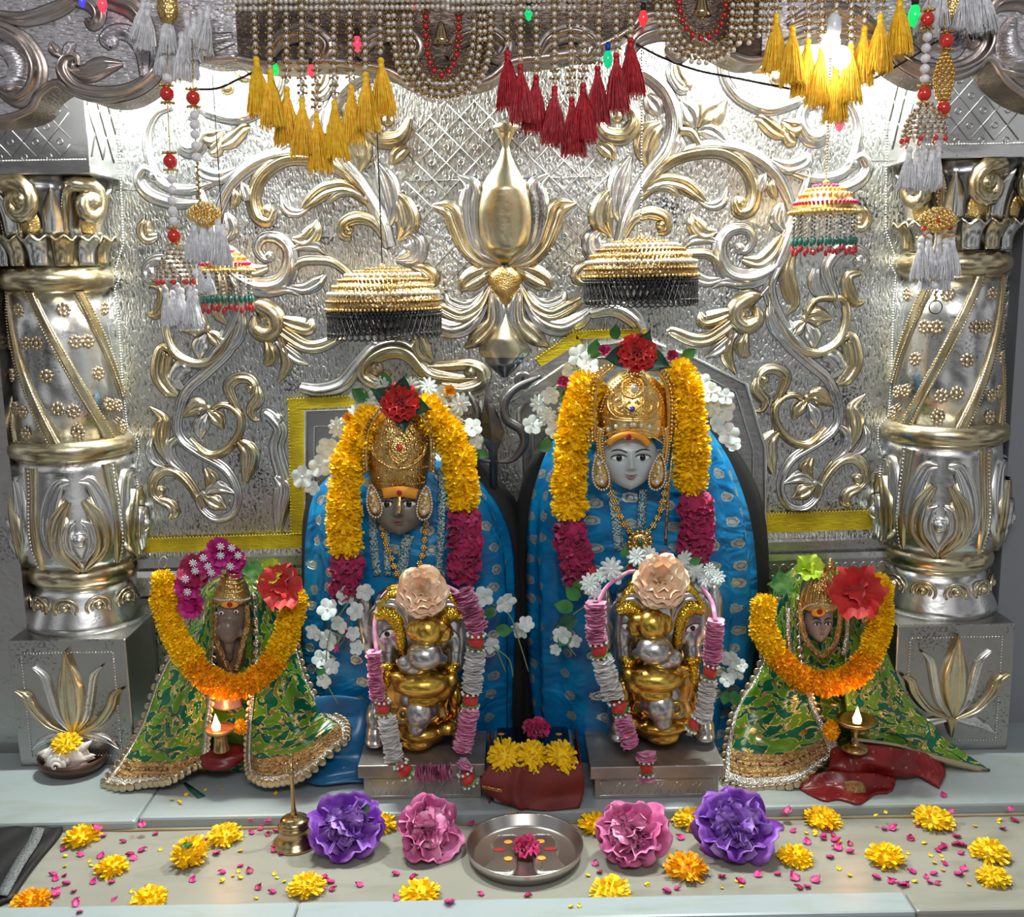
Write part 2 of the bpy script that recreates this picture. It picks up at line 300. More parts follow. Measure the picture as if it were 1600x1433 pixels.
def brocade(name, base, base2, motif, mscale, size, metal=0.7, uv=True, extra=None, rnd=0.35, rough=0.35):
    """silk with woven metallic motifs laid out on the cloth's own UVs (metres)"""
    m = mat(name, base, 0.0, rough); t = m.node_tree; b = t.nodes['Principled BSDF']; L = t.links.new
    tcn = t.nodes.new('ShaderNodeTexCoord'); src = tcn.outputs['UV' if uv else 'Object']
    v = t.nodes.new('ShaderNodeTexVoronoi'); v.inputs['Scale'].default_value = mscale; v.inputs['Randomness'].default_value = rnd
    if uv: v.voronoi_dimensions = '2D'
    nz = t.nodes.new('ShaderNodeTexNoise'); nz.inputs['Scale'].default_value = mscale * 7; nz.inputs['Detail'].default_value = 1.0
    L(src, v.inputs['Vector']); L(src, nz.inputs['Vector'])
    a = t.nodes.new('ShaderNodeMath'); a.operation = 'MULTIPLY_ADD'; L(nz.outputs['Fac'], a.inputs[0]); a.inputs[1].default_value = 0.16; L(v.outputs['Distance'], a.inputs[2])
    r = t.nodes.new('ShaderNodeValToRGB'); e = r.color_ramp.elements; r.color_ramp.interpolation = 'CONSTANT'
    e[0].position = 0.0; e[0].color = (1,) * 4; e[1].position = size * 0.45 + .08; e[1].color = (0.15,) * 3 + (1,)
    k = e.new(size * 0.62 + .08); k.color = (1,) * 4; k = e.new(size + .08); k.color = (0, 0, 0, 1)
    L(a.outputs[0], r.inputs['Fac'])
    n4 = t.nodes.new('ShaderNodeTexNoise'); n4.inputs['Scale'].default_value = 14 if extra is None else extra; n4.inputs['Detail'].default_value = 3; n4.inputs['Distortion'].default_value = 1.0; L(src, n4.inputs['Vector'])
    r4 = t.nodes.new('ShaderNodeValToRGB'); e4 = r4.color_ramp.elements; e4[0].position = 0.45; e4[1].position = 0.5 if extra else 0.6; e4[0].color = (*base, 1); e4[1].color = (*base2, 1);
    if extra: kk = e4.new(0.475); kk.color = (*motif, 1); r4.color_ramp.interpolation = 'CONSTANT'
    L(n4.outputs['Fac'], r4.inputs['Fac'])
    mx = t.nodes.new('ShaderNodeMix'); mx.data_type = 'RGBA'; L(r.outputs['Color'], mx.inputs[0]); L(r4.outputs['Color'], mx.inputs[6]); mx.inputs[7].default_value = (*motif, 1)
    L(mx.outputs[2], b.inputs['Base Color'])
    mm = t.nodes.new('ShaderNodeMath'); mm.operation = 'MULTIPLY'; L(r.outputs['Color'], mm.inputs[0]); mm.inputs[1].default_value = metal; L(mm.outputs[0], b.inputs['Metallic'])
    bp = t.nodes.new('ShaderNodeBump'); bp.inputs['Strength'].default_value = 0.3; bp.inputs['Distance'].default_value = 0.001; bw = t.nodes.new('ShaderNodeTexNoise'); bw.inputs['Scale'].default_value = 11; bw.inputs['Detail'].default_value = 2; bw.inputs['Distortion'].default_value = 1.5; L(src, bw.inputs['Vector'])
    bp.inputs['Distance'].default_value = 0.002; bp.inputs['Strength'].default_value = 0.7; ad = t.nodes.new('ShaderNodeMath'); ad.operation = 'MULTIPLY_ADD'; L(bw.outputs['Fac'], ad.inputs[0]); ad.inputs[1].default_value = 9.0; L(r.outputs['Color'], ad.inputs[2]); L(ad.outputs[0], bp.inputs['Height']); L(bp.outputs['Normal'], b.inputs['Normal'])
    return m
M_blue = brocade('blue_silk', (0.0, 0.13, 0.34), (0.0, 0.21, 0.48), (0.55, 0.55, 0.46), 20, 0.22, rough=0.33)
M_bluep = mat('plain_blue_silk', (0.0, 0.09, 0.25), 0, 0.3, None, (0.0, 0.13, 0.32), 12, sheen=0.3)
M_gsilk = brocade('green_brocade', (0.0, 0.10, 0.045), (0.10, 0.24, 0.010), (0.80, 0.50, 0.18), 26, 0.15, 0.95, extra=38, rnd=1.0, rough=0.25)
M_redsk = brocade('red_brocade', (0.17, 0.006, 0.008), (0.24, 0.01, 0.012), (0.6, 0.3, 0.12), 30, 0.06, 0.8)
# ================================================================== SETTING
XM = P(789, 400, 0).x - 0.0                                   # axis of symmetry of the back wall
WZ0, WZ1 = -0.02, 1.90
mb = MB(); mb.box((-1.35, 0, WZ0), (1.35, 0.06, WZ1)); wall = struct(mb.build('wall_back', M_wall, smooth=False))
# marble
YF = -0.43
def slab(name, x0, x1, y0, y1, z0, z1, m, bev=0.006):
    mb = MB(); mb.box((x0, y0, z0), (x1, y1, z1)); return struct(mb.build(name, m, smooth=False, bevel=bev))
xs1 = P(216, 1290, YF).x
slab('marble_shelf', -1.5, xs1 - 0.001, YF - 0.012, 0.06, -0.06, 0.0, M_marb)
slab('marble_shelf', xs1 + 0.001, 1.5, YF, 0.06, -0.06, 0.0, M_marb)
slab('floor', -1.5, 1.5, -0.735, YF, -0.08, -0.022, M_marb2, 0.001)
xs2 = P(1420, 1400, -0.75).x; xs3 = P(463, 1415, -0.75).x
slab('marble_kerb', -1.5, xs3 - 0.001, -0.79, -0.727, -0.12, -0.002, M_marb)
slab('marble_kerb', xs3 + 0.001, xs2 - 0.001, -0.79, -0.727, -0.12, -0.002, M_marb)
slab('marble_kerb', xs2 + 0.001, 1.5, -0.785, -0.727, -0.12, -0.004, M_marb2)
slab('trim_1', -1.5, 1.5, -0.775, -0.735, -0.35, -0.121, M_tarn, 0.002)
mb = MB(); mb.tube([(x * 0.05 - 1.5, YF - 0.013 + 0.001 * math.sin(x * 3), -0.021) for x in range(61)], [0.0028 + 0.0012 * math.sin(x * 5.1) for x in range(61)], 5)
struct(mb.build('grout_line', M_grout))
# left silver side panel, right painted wall
mb = MB(); xl = P(20, 700, -0.10).x; mb.box((-1.6, -0.12, -0.02), (xl, 0.0, 1.9)); wl = struct(mb.build('wall_left', M_tarn, smooth=False))
mb = MB(); xr = P(1580, 500, -0.02).x; mb.box((xr, -0.05, 0.0), (1.6, 0.0, 1.9)); struct(mb.build('wall_right', M_grey, smooth=False))
# ------------------------------------------------------------------ relief strokes
def relief(mb, pts, widths, h, prof='round', n=7, Y=0.0, px=True, mirror=False, groove=0.0, sgn=1, seg=8):
    """raised stroke on a vertical plane: pts in photo pixels on plane Y, widths in px"""
    if not hasattr(widths, '__len__'): widths = [widths] * len(pts)
    q = [(p[0], p[1], w) for p, w in zip(pts, widths)]
    c = crom(q, n); sc = S(Y)
    W3 = [(P(a, b, Y), max(w * 1.22, 0.8) * sc * 0.5) for a, b, w in c]
    if mirror: W3 = [(Vector((2 * XM - p.x, p.y, p.z)), w) for p, w in W3]
    rows = []; m = len(W3)
    for i, (p, w) in enumerate(W3):
        t = W3[min(i + 1, m - 1)][0] - W3[max(i - 1, 0)][0]; t.y = 0
        if t.length < 1e-9: t = Vector((1, 0, 0))
        t.normalize(); nn = Vector((-t.z, 0, t.x)); row = []
        hh = h * min(1.0, w / (max(x[1] for x in W3) + 1e-9) * 1.3)
        for k in range(seg + 1):
            s = -1 + 2 * k / seg
            if prof == 'round': y = math.sqrt(max(0, 1 - s * s))
            elif prof == 'leaf': y = (1 - abs(s) ** 3) * (0.45 + 0.55 * min(1, abs(s) * 2.2))
            elif prof == 'gut': y = (1 - s ** 6) * (0.55 + 0.45 * math.cos(math.pi * 2 * s * 0.9))
            else: y = 1 - abs(s)
            row.append(p + nn * (w * s) + Vector((0, -(hh * y) - 0.0004, 0)))
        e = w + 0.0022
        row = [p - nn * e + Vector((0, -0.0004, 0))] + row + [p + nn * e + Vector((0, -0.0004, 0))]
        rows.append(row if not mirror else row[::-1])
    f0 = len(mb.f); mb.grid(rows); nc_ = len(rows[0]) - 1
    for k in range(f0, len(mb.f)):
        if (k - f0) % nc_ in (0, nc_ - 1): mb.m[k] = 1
REL = []
def rel(name, m, pts, widths, h=0.014, prof='round', both=True, parent=None, Y=0.0, extra=None):
    for mir in ((False, True) if both else (False,)):
        mb = MB(); relief(mb, pts, widths, h, prof, Y=Y, mirror=mir)
        if extra:
            for (bx, by, br) in extra:
                c = P(bx, by, Y)
                if mir: c.x = 2 * XM - c.x
                mb.sphere(c, (br * S(Y), br * S(Y) * 0.7, br * S(Y)), 14, 9)
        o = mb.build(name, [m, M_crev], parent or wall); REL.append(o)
G, Sv = M_brass, M_silver
# --- right half traced, mirrored to the left. big S vine from the top to the bottom
rel('scroll_vine', Sv, [(1255, 545), (1222, 505), (1202, 455), (1212, 415), (1228, 375), (1262, 280), (1255, 262)], [12, 14, 15, 16, 16, 10, 4], 0.02, 'gut')
rel('scroll_vine', G, [(1215, 500), (1240, 540), (1275, 552), (1308, 535), (1322, 500), (1318, 470), (1298, 466), (1275, 468), (1262, 485), (1258, 500)], [6, 12, 12, 11, 10, 9, 8, 7, 6, 5], 0.016)
rel('scroll_vine', Sv, [(1208, 490), (1225, 530), (1262, 565), (1295, 595), (1310, 640), (1305, 668), (1280, 690), (1240, 715), (1222, 745), (1220, 770), (1232, 790), (1255, 795), (1275, 780), (1282, 760), (1272, 752)], [10, 13, 13, 12, 11, 12, 11, 11, 10, 9, 9, 9, 8, 7, 5], 0.018, 'gut')
rel('scroll_vine', G, [(1290, 668), (1262, 694), (1235, 688), (1215, 665), (1210, 640), (1222, 622), (1240, 617), (1252, 622)], [5, 10, 10, 9, 9, 8, 7, 5], 0.016)
rel('scroll_vine', G, [(1210, 640), (1218, 618), (1228, 590), (1215, 577), (1195, 578), (1186, 592), (1194, 602)], [6, 9, 13, 13, 12, 10, 7], 0.016, 'gut', extra=[(1195, 593, 7)])
rel('acanthus_leaf', G, [(1182, 590), (1182, 610), (1194, 626), (1190, 640), (1180, 642)], [6, 14, 12, 7, 1], 0.012, 'leaf')
rel('scroll_vine', G, [(1275, 778), (1290, 745), (1312, 720), (1335, 716), (1350, 730), (1352, 752), (1340, 765)], [8, 12, 14, 14, 12, 10, 8], 0.016, 'gut', extra=[(1340, 748, 9)])
rel('acanthus_leaf', G, [(1342, 762), (1325, 770), (1320, 782), (1328, 792)], [10, 14, 13, 3], 0.012, 'leaf')
rel('acanthus_leaf', G, [(1322, 708), (1335, 680), (1336, 655), (1332, 635), (1352, 616)], [4, 16, 22, 14, 1], 0.014, 'leaf')
rel('acanthus_leaf', Sv, [(1300, 720), (1320, 700), (1322, 678), (1310, 666)], [6, 14, 12, 8], 0.012, 'leaf')
rel('acanthus_leaf', Sv, [(1330, 712), (1348, 700), (1354, 680), (1350, 664)], [3, 13, 11, 2], 0.012, 'leaf')
for c, lv, c2 in ((1261, 622, 0), (1258, 498, 0), (1273, 755, 1)):
    if not c2:
        rel('blossom', G, [(c, lv), (c + 18, lv - 4), (c + 42, lv + 12 if lv > 600 else lv)], [4, 24, 2], 0.014, 'leaf', extra=[(c, lv, 6)])
        rel('blossom', G, [(c, lv + 4), (c - 14, lv + 16), (c - 22, lv + 34)], [4, 19, 2], 0.014, 'leaf')
        rel('blossom', Sv, [(c + 2, lv + 8), (c + 12, lv + 26), (c + 14, lv + 48)], [4, 20, 2], 0.012, 'leaf')
    else:
        rel('blossom', Sv, [(c, lv), (c - 22, lv - 10), (c - 48, lv)], [4, 18, 2], 0.012, 'leaf', extra=[(c, lv, 6)])
        rel('blossom', G, [(c - 8, lv - 8), (c - 14, lv - 22), (c - 5, lv - 40)], [8, 19, 6], 0.012, 'leaf')
        rel('blossom', G, [(c, lv + 4), (c - 18, lv + 14), (c - 34, lv + 24)], [5, 21, 3], 0.014, 'leaf')
rel('palmette', G, [(1318, 540), (1326, 530), (1333, 565), (1320, 590), (1308, 600)], [8, 22, 24, 20, 6], 0.014, 'leaf')
rel('palmette', Sv, [(1285, 560), (1300, 558), (1312, 575), (1300, 590)], [8, 22, 18, 6], 0.012)
rel('palmette', G, [(1215, 675), (1200, 690), (1200, 710), (1208, 740)], [10, 24, 22, 6], 0.014, 'leaf')
rel('acanthus_leaf', Sv, [(1204, 460), (1205, 500), (1222, 524), (1238, 515), (1234, 500)], [5, 13, 15, 11, 3], 0.014, 'leaf')
rel('acanthus_leaf', G, [(1238, 395), (1230, 430), (1235, 455), (1240, 475), (1228, 492)], [8, 18, 20, 13, 2], 0.014, 'leaf')
rel('scroll_vine', Sv, [(1312, 480), (1296, 440), (1292, 415), (1310, 392), (1335, 388), (1352, 402), (1345, 422)], [9, 13, 14, 14, 13, 12, 6], 0.018, 'gut', extra=[(1342, 408, 10)])
rel('acanthus_leaf', G, [(1345, 425), (1325, 432), (1326, 455), (1338, 472), (1352, 470)], [6, 12, 16, 12, 2], 0.012, 'leaf')
rel('acanthus_leaf', Sv, [(1275, 420), (1272, 440), (1280, 458), (1300, 470)], [10, 16, 12, 3], 0.012, 'leaf')
# horse/bird head
rel('bird_head', G, [(1190, 460), (1172, 465), (1152, 480), (1150, 500), (1165, 510), (1182, 500), (1182, 480)], [6, 22, 24, 22, 20, 18, 8], 0.02, extra=[(1161, 485, 9)])
rel('bird_beak', G, [(1148, 500), (1130, 515), (1105, 530), (1080, 530), (1050, 518), (1040, 522)], [14, 17, 16, 15, 11, 2], 0.013, 'leaf')
rel('bird_beak', G, [(1144, 515), (1138, 540), (1136, 560), (1150, 585)], [10, 12, 14, 2], 0.012, 'leaf')
rel('acanthus_leaf', G, [(1165, 520), (1160, 545), (1170, 558)], [7, 18, 5], 0.012, 'leaf')
rel('acanthus_leaf', G, [(1140, 488), (1120, 496), (1100, 500), (1094, 488)], [12, 20, 20, 4], 0.014, 'leaf')
rel('acanthus_leaf', Sv, [(1150, 520), (1125, 545), (1102, 558)], [8, 15, 4], 0.010, 'leaf')
rel('scroll_vine', Sv, [(1230, 388), (1212, 430), (1188, 462)], [8, 7, 6], 0.01)
# volute 1 (near 1150,390)
rel('scroll_vine', Sv, [(1240, 330), (1232, 380), (1212, 415), (1175, 435), (1140, 430), (1125, 405), (1125, 378), (1142, 360), (1165, 358), (1176, 375), (1165, 392), (1150, 390)], [5, 10, 18, 24, 24, 20, 17, 14, 12, 10, 8, 6], 0.022, 'gut', extra=[(1156, 388, 9)])
rel('acanthus_leaf', G, [(1160, 405), (1185, 410), (1205, 395), (1222, 368)], [8, 18, 20, 8], 0.014, 'leaf')
rel('acanthus_leaf', Sv, [(1225, 360), (1216, 345), (1218, 330), (1222, 318)], [8, 20, 18, 5], 0.012, 'leaf')
rel('acanthus_leaf', Sv, [(1175, 444), (1150, 442), (1130, 440), (1112, 450)], [4, 12, 10, 2], 0.01, 'leaf')
rel('acanthus_leaf', G, [(1120, 362), (1100, 365), (1085, 350), (1080, 332)], [4, 22, 20, 2], 0.014, 'leaf')
rel('acanthus_leaf', Sv, [(1120, 378), (1100, 372), (1080, 375), (1068, 388)], [5, 14, 13, 2], 0.012, 'leaf')
rel('scroll_vine', G, [(1130, 425), (1112, 400), (1085, 396), (1055, 402), (1025, 430), (1018, 450)], [9, 11, 11, 10, 9, 5], 0.014, 'gut')
rel('acanthus_leaf', Sv, [(1128, 436), (1105, 440), (1085, 432), (1070, 420)], [5, 13, 16, 4], 0.012, 'leaf')
# big inner circle volute and main diagonal stem
rel('scroll_vine', Sv, [(968, 380), (980, 335), (1010, 280), (1045, 235), (1055, 190), (1040, 145), (1010, 118), (985, 115)], [14, 16, 18, 20, 19, 18, 15, 8], 0.024, 'gut')
rel('scroll_vine', G, [(1000, 300), (1040, 255), (1085, 238), (1130, 238), (1165, 262), (1178, 295), (1172, 325), (1155, 332), (1147, 318)], [10, 16, 17, 17, 18, 18, 18, 14, 9], 0.022, 'gut', extra=[(1156, 318, 11)])
rel('scroll_vine', Sv, [(1060, 238), (1110, 228), (1165, 238), (1210, 270), (1232, 310), (1240, 345)], [8, 15, 17, 15, 12, 6], 0.016, 'gut')
rel('scroll_vine', G, [(1000, 310), (1030, 285), (1065, 288), (1090, 305), (1106, 318)], [8, 16, 20, 14, 2], 0.018, 'leaf')
rel('scroll_vine', Sv, [(1002, 305), (1022, 292), (1045, 292), (1062, 306)], [6, 11, 11, 6], 0.014)
rel('scroll_vine', G, [(975, 370), (990, 342), (1015, 332), (1038, 340), (1040, 358), (1028, 362)], [6, 13, 15, 14, 13, 8], 0.018, 'gut', extra=[(1033, 352, 9)])
rel('acanthus_leaf', Sv, [(1090, 312), (1110, 322), (1128, 315), (1136, 292)], [3, 9, 12, 2], 0.01, 'leaf')
rel('acanthus_leaf', Sv, [(1188, 300), (1190, 285), (1196, 270)], [10, 16, 4], 0.012, 'leaf')
rel('acanthus_leaf', G, [(1212, 310), (1206, 295), (1208, 280)], [6, 12, 3], 0.010, 'leaf')
rel('acanthus_leaf', G, [(1012, 262), (1008, 235), (1015, 210), (1032, 195)], [3, 26, 30, 12], 0.016, 'leaf')
rel('acanthus_leaf', G, [(1092, 200), (1105, 180), (1118, 172), (1136, 154)], [12, 34, 30, 2], 0.014, 'leaf')
rel('acanthus_leaf', Sv, [(1085, 200), (1078, 180), (1065, 160)], [10, 30, 6], 0.014, 'leaf')
rel('acanthus_leaf', Sv, [(1090, 205), (1110, 205), (1138, 225)], [6, 20, 3], 0.012, 'leaf')
rel('acanthus_leaf', G, [(1062, 204), (1080, 207), (1094, 228)], [10, 10, 7], 0.012, 'round')
rel('acanthus_leaf', Sv, [(1048, 250), (1058, 230), (1062, 212)], [8, 26, 6], 0.012, 'leaf')
rel('acanthus_leaf', Sv, [(968, 345), (962, 320), (968, 280), (985, 245)], [6, 20, 26, 6], 0.014, 'leaf')
rel('acanthus_leaf', G, [(955, 370), (940, 345), (945, 315), (960, 292)], [5, 30, 26, 5], 0.016, 'leaf')
rel('acanthus_leaf', Sv, [(960, 400), (935, 395), (928, 375), (940, 360)], [6, 30, 28, 8], 0.012, 'leaf')
rel('acanthus_leaf', G, [(920, 445), (905, 432), (915, 418), (935, 412)], [5, 20, 18, 4], 0.014, 'leaf')
rel('scroll_vine', G, [(930, 180), (945, 208), (975, 212), (992, 190), (985, 172), (968, 172)], [6, 18, 20, 16, 12, 8], 0.02, 'gut', extra=[(965, 182, 10)])
rel('acanthus_leaf', G, [(935, 225), (950, 235), (960, 250)], [10, 18, 4], 0.014, 'leaf')
rel('acanthus_leaf', Sv, [(1010, 150), (1022, 165), (1032, 180)], [10, 22, 6], 0.012, 'leaf')
# upper circle (near 1180,120)
rel('scroll_vine', Sv, [(1125, 90), (1135, 130), (1160, 158), (1200, 172), (1245, 160), (1262, 148)], [12, 13, 13, 13, 12, 6], 0.016, 'gut')
rel('scroll_vine', Sv, [(1135, 90), (1140, 120), (1150, 140)], [8, 9, 5], 0.012)
rel('acanthus_leaf', G, [(1230, 215), (1210, 205), (1190, 188), (1180, 185)], [6, 18, 14, 5], 0.012, 'leaf')
rel('acanthus_leaf', G, [(1255, 195), (1240, 200), (1222, 190)], [8, 24, 6], 0.012, 'leaf')
rel('acanthus_leaf', G, [(1245, 222), (1235, 218), (1225, 200)], [5, 18, 6], 0.012, 'leaf')
rel('scroll_vine', Sv, [(1290, 200), (1280, 215), (1262, 212), (1252, 190), (1258, 170), (1275, 165)], [10, 22, 20, 15, 12, 6], 0.018, 'gut')
rel('scroll_vine', Sv, [(1240, 270), (1280, 280), (1320, 268), (1338, 230), (1340, 190), (1325, 160), (1300, 150)], [7, 12, 12, 11, 10, 8, 5], 0.016, 'gut')
rel('acanthus_leaf', Sv, [(1205, 250), (1230, 262), (1255, 255), (1264, 240)], [5, 16, 18, 8], 0.014, 'leaf')
rel('scroll_vine', Sv, [(1262, 300), (1300, 300), (1340, 285), (1355, 262), (1345, 245), (1332, 252)], [6, 14, 16, 14, 12, 8], 0.018, 'gut', extra=[(1332, 256, 11)])
rel('palmette', G, [(1345, 325), (1350, 340), (1345, 352), (1330, 350)], [12, 20, 16, 6], 0.014, 'leaf')
rel('acanthus_leaf', G, [(1172, 110), (1185, 100), (1200, 92)], [8, 22, 6], 0.012, 'leaf', extra=[(1213, 122, 11)])
rel('acanthus_leaf', G, [(1055, 100), (1060, 120), (1072, 134)], [12, 18, 8], 0.014, 'leaf', extra=[(1075, 132, 8)])
rel('acanthus_leaf', Sv, [(1050, 95), (1048, 118), (1062, 140), (1074, 142)], [5, 9, 10, 6], 0.012)
# --- lotus in the middle (not mirrored where symmetric about the axis)
rel('lotus_petal', G, [(789, 414), (789, 395), (789, 370), (789, 340), (789, 310), (789, 285), (790, 262), (790, 240), (791, 215)], [12, 50, 70, 76, 68, 50, 27, 12, 6], 0.035, both=False)
rel('lotus_bud', G, [(790, 236), (790, 215), (790, 200), (790, 194)], [5, 16, 30, 24], 0.02, both=False)
rel('lotus_petal', G, [(795, 416), (825, 408), (848, 385), (862, 350), (872, 325), (900, 317)], [5, 16, 20, 24, 24, 3], 0.024, 'leaf')
rel('lotus_petal', Sv, [(800, 408), (828, 390), (840, 360), (842, 320), (838, 290), (858, 272)], [5, 18, 22, 26, 24, 4], 0.02, 'leaf')
rel('lotus_petal', M_oldgold, [(789, 418), (789, 432), (789, 452), (789, 478)], [20, 42, 34, 6], 0.022, both=False)
rel('lotus_petal', G, [(806, 418), (830, 428), (850, 440), (862, 452)], [5, 26, 24, 4], 0.018, 'leaf')
rel('acanthus_leaf', G, [(815, 448), (832, 478), (860, 492), (888, 480), (908, 468)], [5, 14, 17, 17, 9], 0.018, 'leaf')
rel('scroll_vine', Sv, [(812, 445), (828, 482), (850, 505), (878, 512), (905, 500), (922, 485)], [5, 12, 20, 22, 20, 10], 0.02, 'gut')
rel('acanthus_leaf', Sv, [(825, 455), (850, 475), (875, 468), (882, 456)], [3, 14, 14, 6], 0.012, 'leaf')
rel('scroll_vine', G, [(800, 480), (812, 455), (814, 500), (835, 525), (857, 542)], [5, 8, 16, 22, 2], 0.018, 'leaf')
rel('lotus_petal', Sv, [(812, 450), (806, 475), (806, 500), (812, 524)], [4, 22, 22, 3], 0.014, 'leaf')
rel('lotus_bud', G, [(789, 490), (788, 520), (788, 545), (788, 558)], [6, 38, 62, 54], 0.018, both=False)
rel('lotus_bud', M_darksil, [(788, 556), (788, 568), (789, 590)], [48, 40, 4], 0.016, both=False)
rel('scroll_vine', Sv, [(922, 490), (960, 482), (990, 498), (1002, 520), (992, 530), (978, 520)], [12, 20, 20, 16, 11, 6], 0.02, 'gut')
rel('scroll_vine', G, [(745, 592), (700, 590), (668, 582), (640, 552), (610, 545), (578, 560), (568, 585), (590, 598), (608, 580)], [5, 14, 18, 22, 24, 22, 18, 14, 8], 0.022, 'gut', both=False, extra=[(588, 576, 12)])
rel('scroll_vine', G, [(668, 572), (700, 572), (735, 570), (755, 582), (750, 600), (720, 608), (690, 600)], [8, 12, 15, 18, 18, 15, 5], 0.018, 'gut', both=False, extra=[(735, 582, 11)])
rel('scroll_vine', Sv, [(470, 605), (500, 610), (535, 600), (560, 570), (590, 540), (630, 535), (660, 560)], [12, 17, 18, 16, 14, 12, 6], 0.018, 'gut', both=False)
rel('acanthus_leaf', G, [(655, 525), (658, 548), (675, 565)], [14, 28, 8], 0.016, 'leaf', both=False)
# left-only lower column scrolls behind yellow tape
rel('acanthus_leaf', Sv, [(445, 750), (432, 700), (438, 670), (415, 645), (412, 660)], [20, 18, 16, 12, 3], 0.014, 'gut', both=False, extra=[(434, 655, 9)])
rel('acanthus_leaf', Sv, [(435, 830), (440, 790), (444, 760), (430, 745)], [8, 22, 26, 5], 0.012, 'leaf', both=False)
# lattice panel in the centre
mb = MB(); cx, cz = P(790, 300, 0).x, P(790, 300, 0).z
poly = [P(*q, 0) for q in ((700, 150), (880, 150), (960, 210), (975, 300), (950, 400), (905, 440), (800, 420), (690, 440), (650, 400), (625, 300), (640, 200))]
def inside(x, z):
    c = False; n = len(poly)
    for i in range(n):
        a, b = poly[i], poly[(i + 1) % n]
        if (a.z > z) != (b.z > z) and x < (b.x - a.x) * (z - a.z) / (b.z - a.z) + a.x: c = not c
    return c
D = 0.047
for s in (1, -1):
    for k in range(-16, 17):
        run = []
        for q in range(-70, 71):
            u = q * 0.012; x = cx + (u + k * D) * 0.7071; z = cz + s * (u - k * D) * 0.7071
            if inside(x, z): run.append((x, -0.0005, z))
            else:
                if len(run) > 1: mb.tube([run[0], run[-1]], 0.0016, 4)
                run = []
        if len(run) > 1: mb.tube([run[0], run[-1]], 0.0016, 4)
for i in range(-16, 17):
    for j in range(-16, 17):
        u = (i + .5) * D; v = (j + .5) * D; x = cx + (u + v) * .7071; z = cz + (u - v) * .7071
        if inside(x, z):
            mb.tube([(x + 0.006 * math.cos(a), -0.001, z + 0.006 * math.sin(a)) for a in [q * math.pi / 5 for q in range(10)]], 0.0016, 4, closed=True)
mb.build('lattice_panel', Sv, wall)
# sheet seams and the beaded edge against the pillars
mb = MB()
for a, b in (((180, 297), (222, 296)), ((640, 283), (975, 275)), ((1340, 250), (1385, 252))): mb.tube([P(*a, -0.0005), P(*b, -0.0005)], 0.0012, 4)
mb.build('sheet_seam', M_iron, wall)
edge = [(1384, 130), (1385, 250), (1384, 360), (1398, 400), (1392, 415), (1400, 430), (1396, 470), (1392, 600), (1388, 650), (1372, 668), (1372, 690), (1378, 710), (1368, 800), (1360, 850)]
for mir in (0, 1):
    mb = MB()
    for q in resample([P(x, y, 0) for x, y in edge], 0.0062):
        if mir: q.x = 2 * XM - q.x
        mb.sphere((q.x, -0.001, q.z), 0.0026, 6, 4)
    mb.build('beaded_edge', Sv, wall)
# lower moulding and tape strips on the wall
def strip(mb, a, b, w, Y, t=0.003):
    """flat bar between two pixel points on plane Y"""
    A, B = P(*a, Y), P(*b, Y); d = (B - A).normalized(); n = Vector((-d.z, 0, d.x)) * (w * S(Y) * .5); y = Vector((0, -t, 0))
    v = [A - n, B - n, B + n, A + n]; mb.add([*v, *[q + y for q in v]], [(0, 1, 2, 3), (7, 6, 5, 4), (0, 4, 5, 1), (1, 5, 6, 2), (2, 6, 7, 3), (3, 7, 4, 0)])
for nm, a, b in (('left', (222, 868), (480, 862)), ('right', (1190, 842), (1385, 836))):
    for dy, w, m, t in ((8, 14, M_tarn, 0.03), (24, 10, M_silver, 0.035), (44, 34, M_tarn, 0.02), (66, 8, M_iron, 0.03)):
        mb = MB(); strip(mb, (a[0], a[1] + dy), (b[0], b[1] + dy), w, -0.001, t); mb.build('wall_moulding', m, wall, smooth=False)
    mb = MB(); Y = -0.0215
    for k in range(14):
        x0 = a[0] + (b[0] - a[0]) * (k + .5) / 14; y0 = a[1] + (b[1] - a[1]) * (k + .5) / 14 + 44
        c = P(x0, y0 + 8, Y); mb.tube([c + Vector((0.011 * math.cos(q * math.pi / 8), 0, 0.018 * math.sin(q * math.pi / 8))) for q in range(9)], 0.0018, 4)
    mb.build('embossed_arches', M_silver, wall)
for k, (pts, lab, w) in enumerate((([(224, 853), (474, 845)], 'yellow foil strip along the wall moulding behind the left seated idol', 22),
                    ([(464, 640), (468, 836)], 'upright yellow foil strip left of the blue draped left idol', 26),
                    ([(450, 632), (565, 626)], 'short yellow foil strip level with the left idol crown', 16),
                    ([(845, 572), (905, 530)], 'slanting yellow foil strip above the crossed silver bars', 28),
                    ([(900, 524), (1010, 520)], 'yellow foil strip above the right idol crown', 12),
                    ([(1152, 608), (1154, 655)], 'small yellow foil strip right of the right idol garland', 26),
                    ([(1194, 818), (1372, 812)], 'yellow foil strip along the wall moulding behind the right seated idol', 30))):
    c = P(*pts[0], -0.012); mb = MB(); strip(mb, pts[0], pts[1], w, -0.010, 0.003)
    A, B = pts; d = np.array(B, float) - np.array(A, float); L = np.hypot(*d); n = np.array((d[1], -d[0])) / L
    e = [tuple(np.array(A) + d * t / 60 + n * w * .5 * (1 if abs(d[0]) > abs(d[1]) else -1)) for t in range(61)]
    for q in resample([P(*x, -0.013) for x in e], 0.0075): mb.sphere(q, 0.0022, 6, 4)
    tag(mb.build('foil_strip', M_tape, loc=c, smooth=False), lab, 'tape')
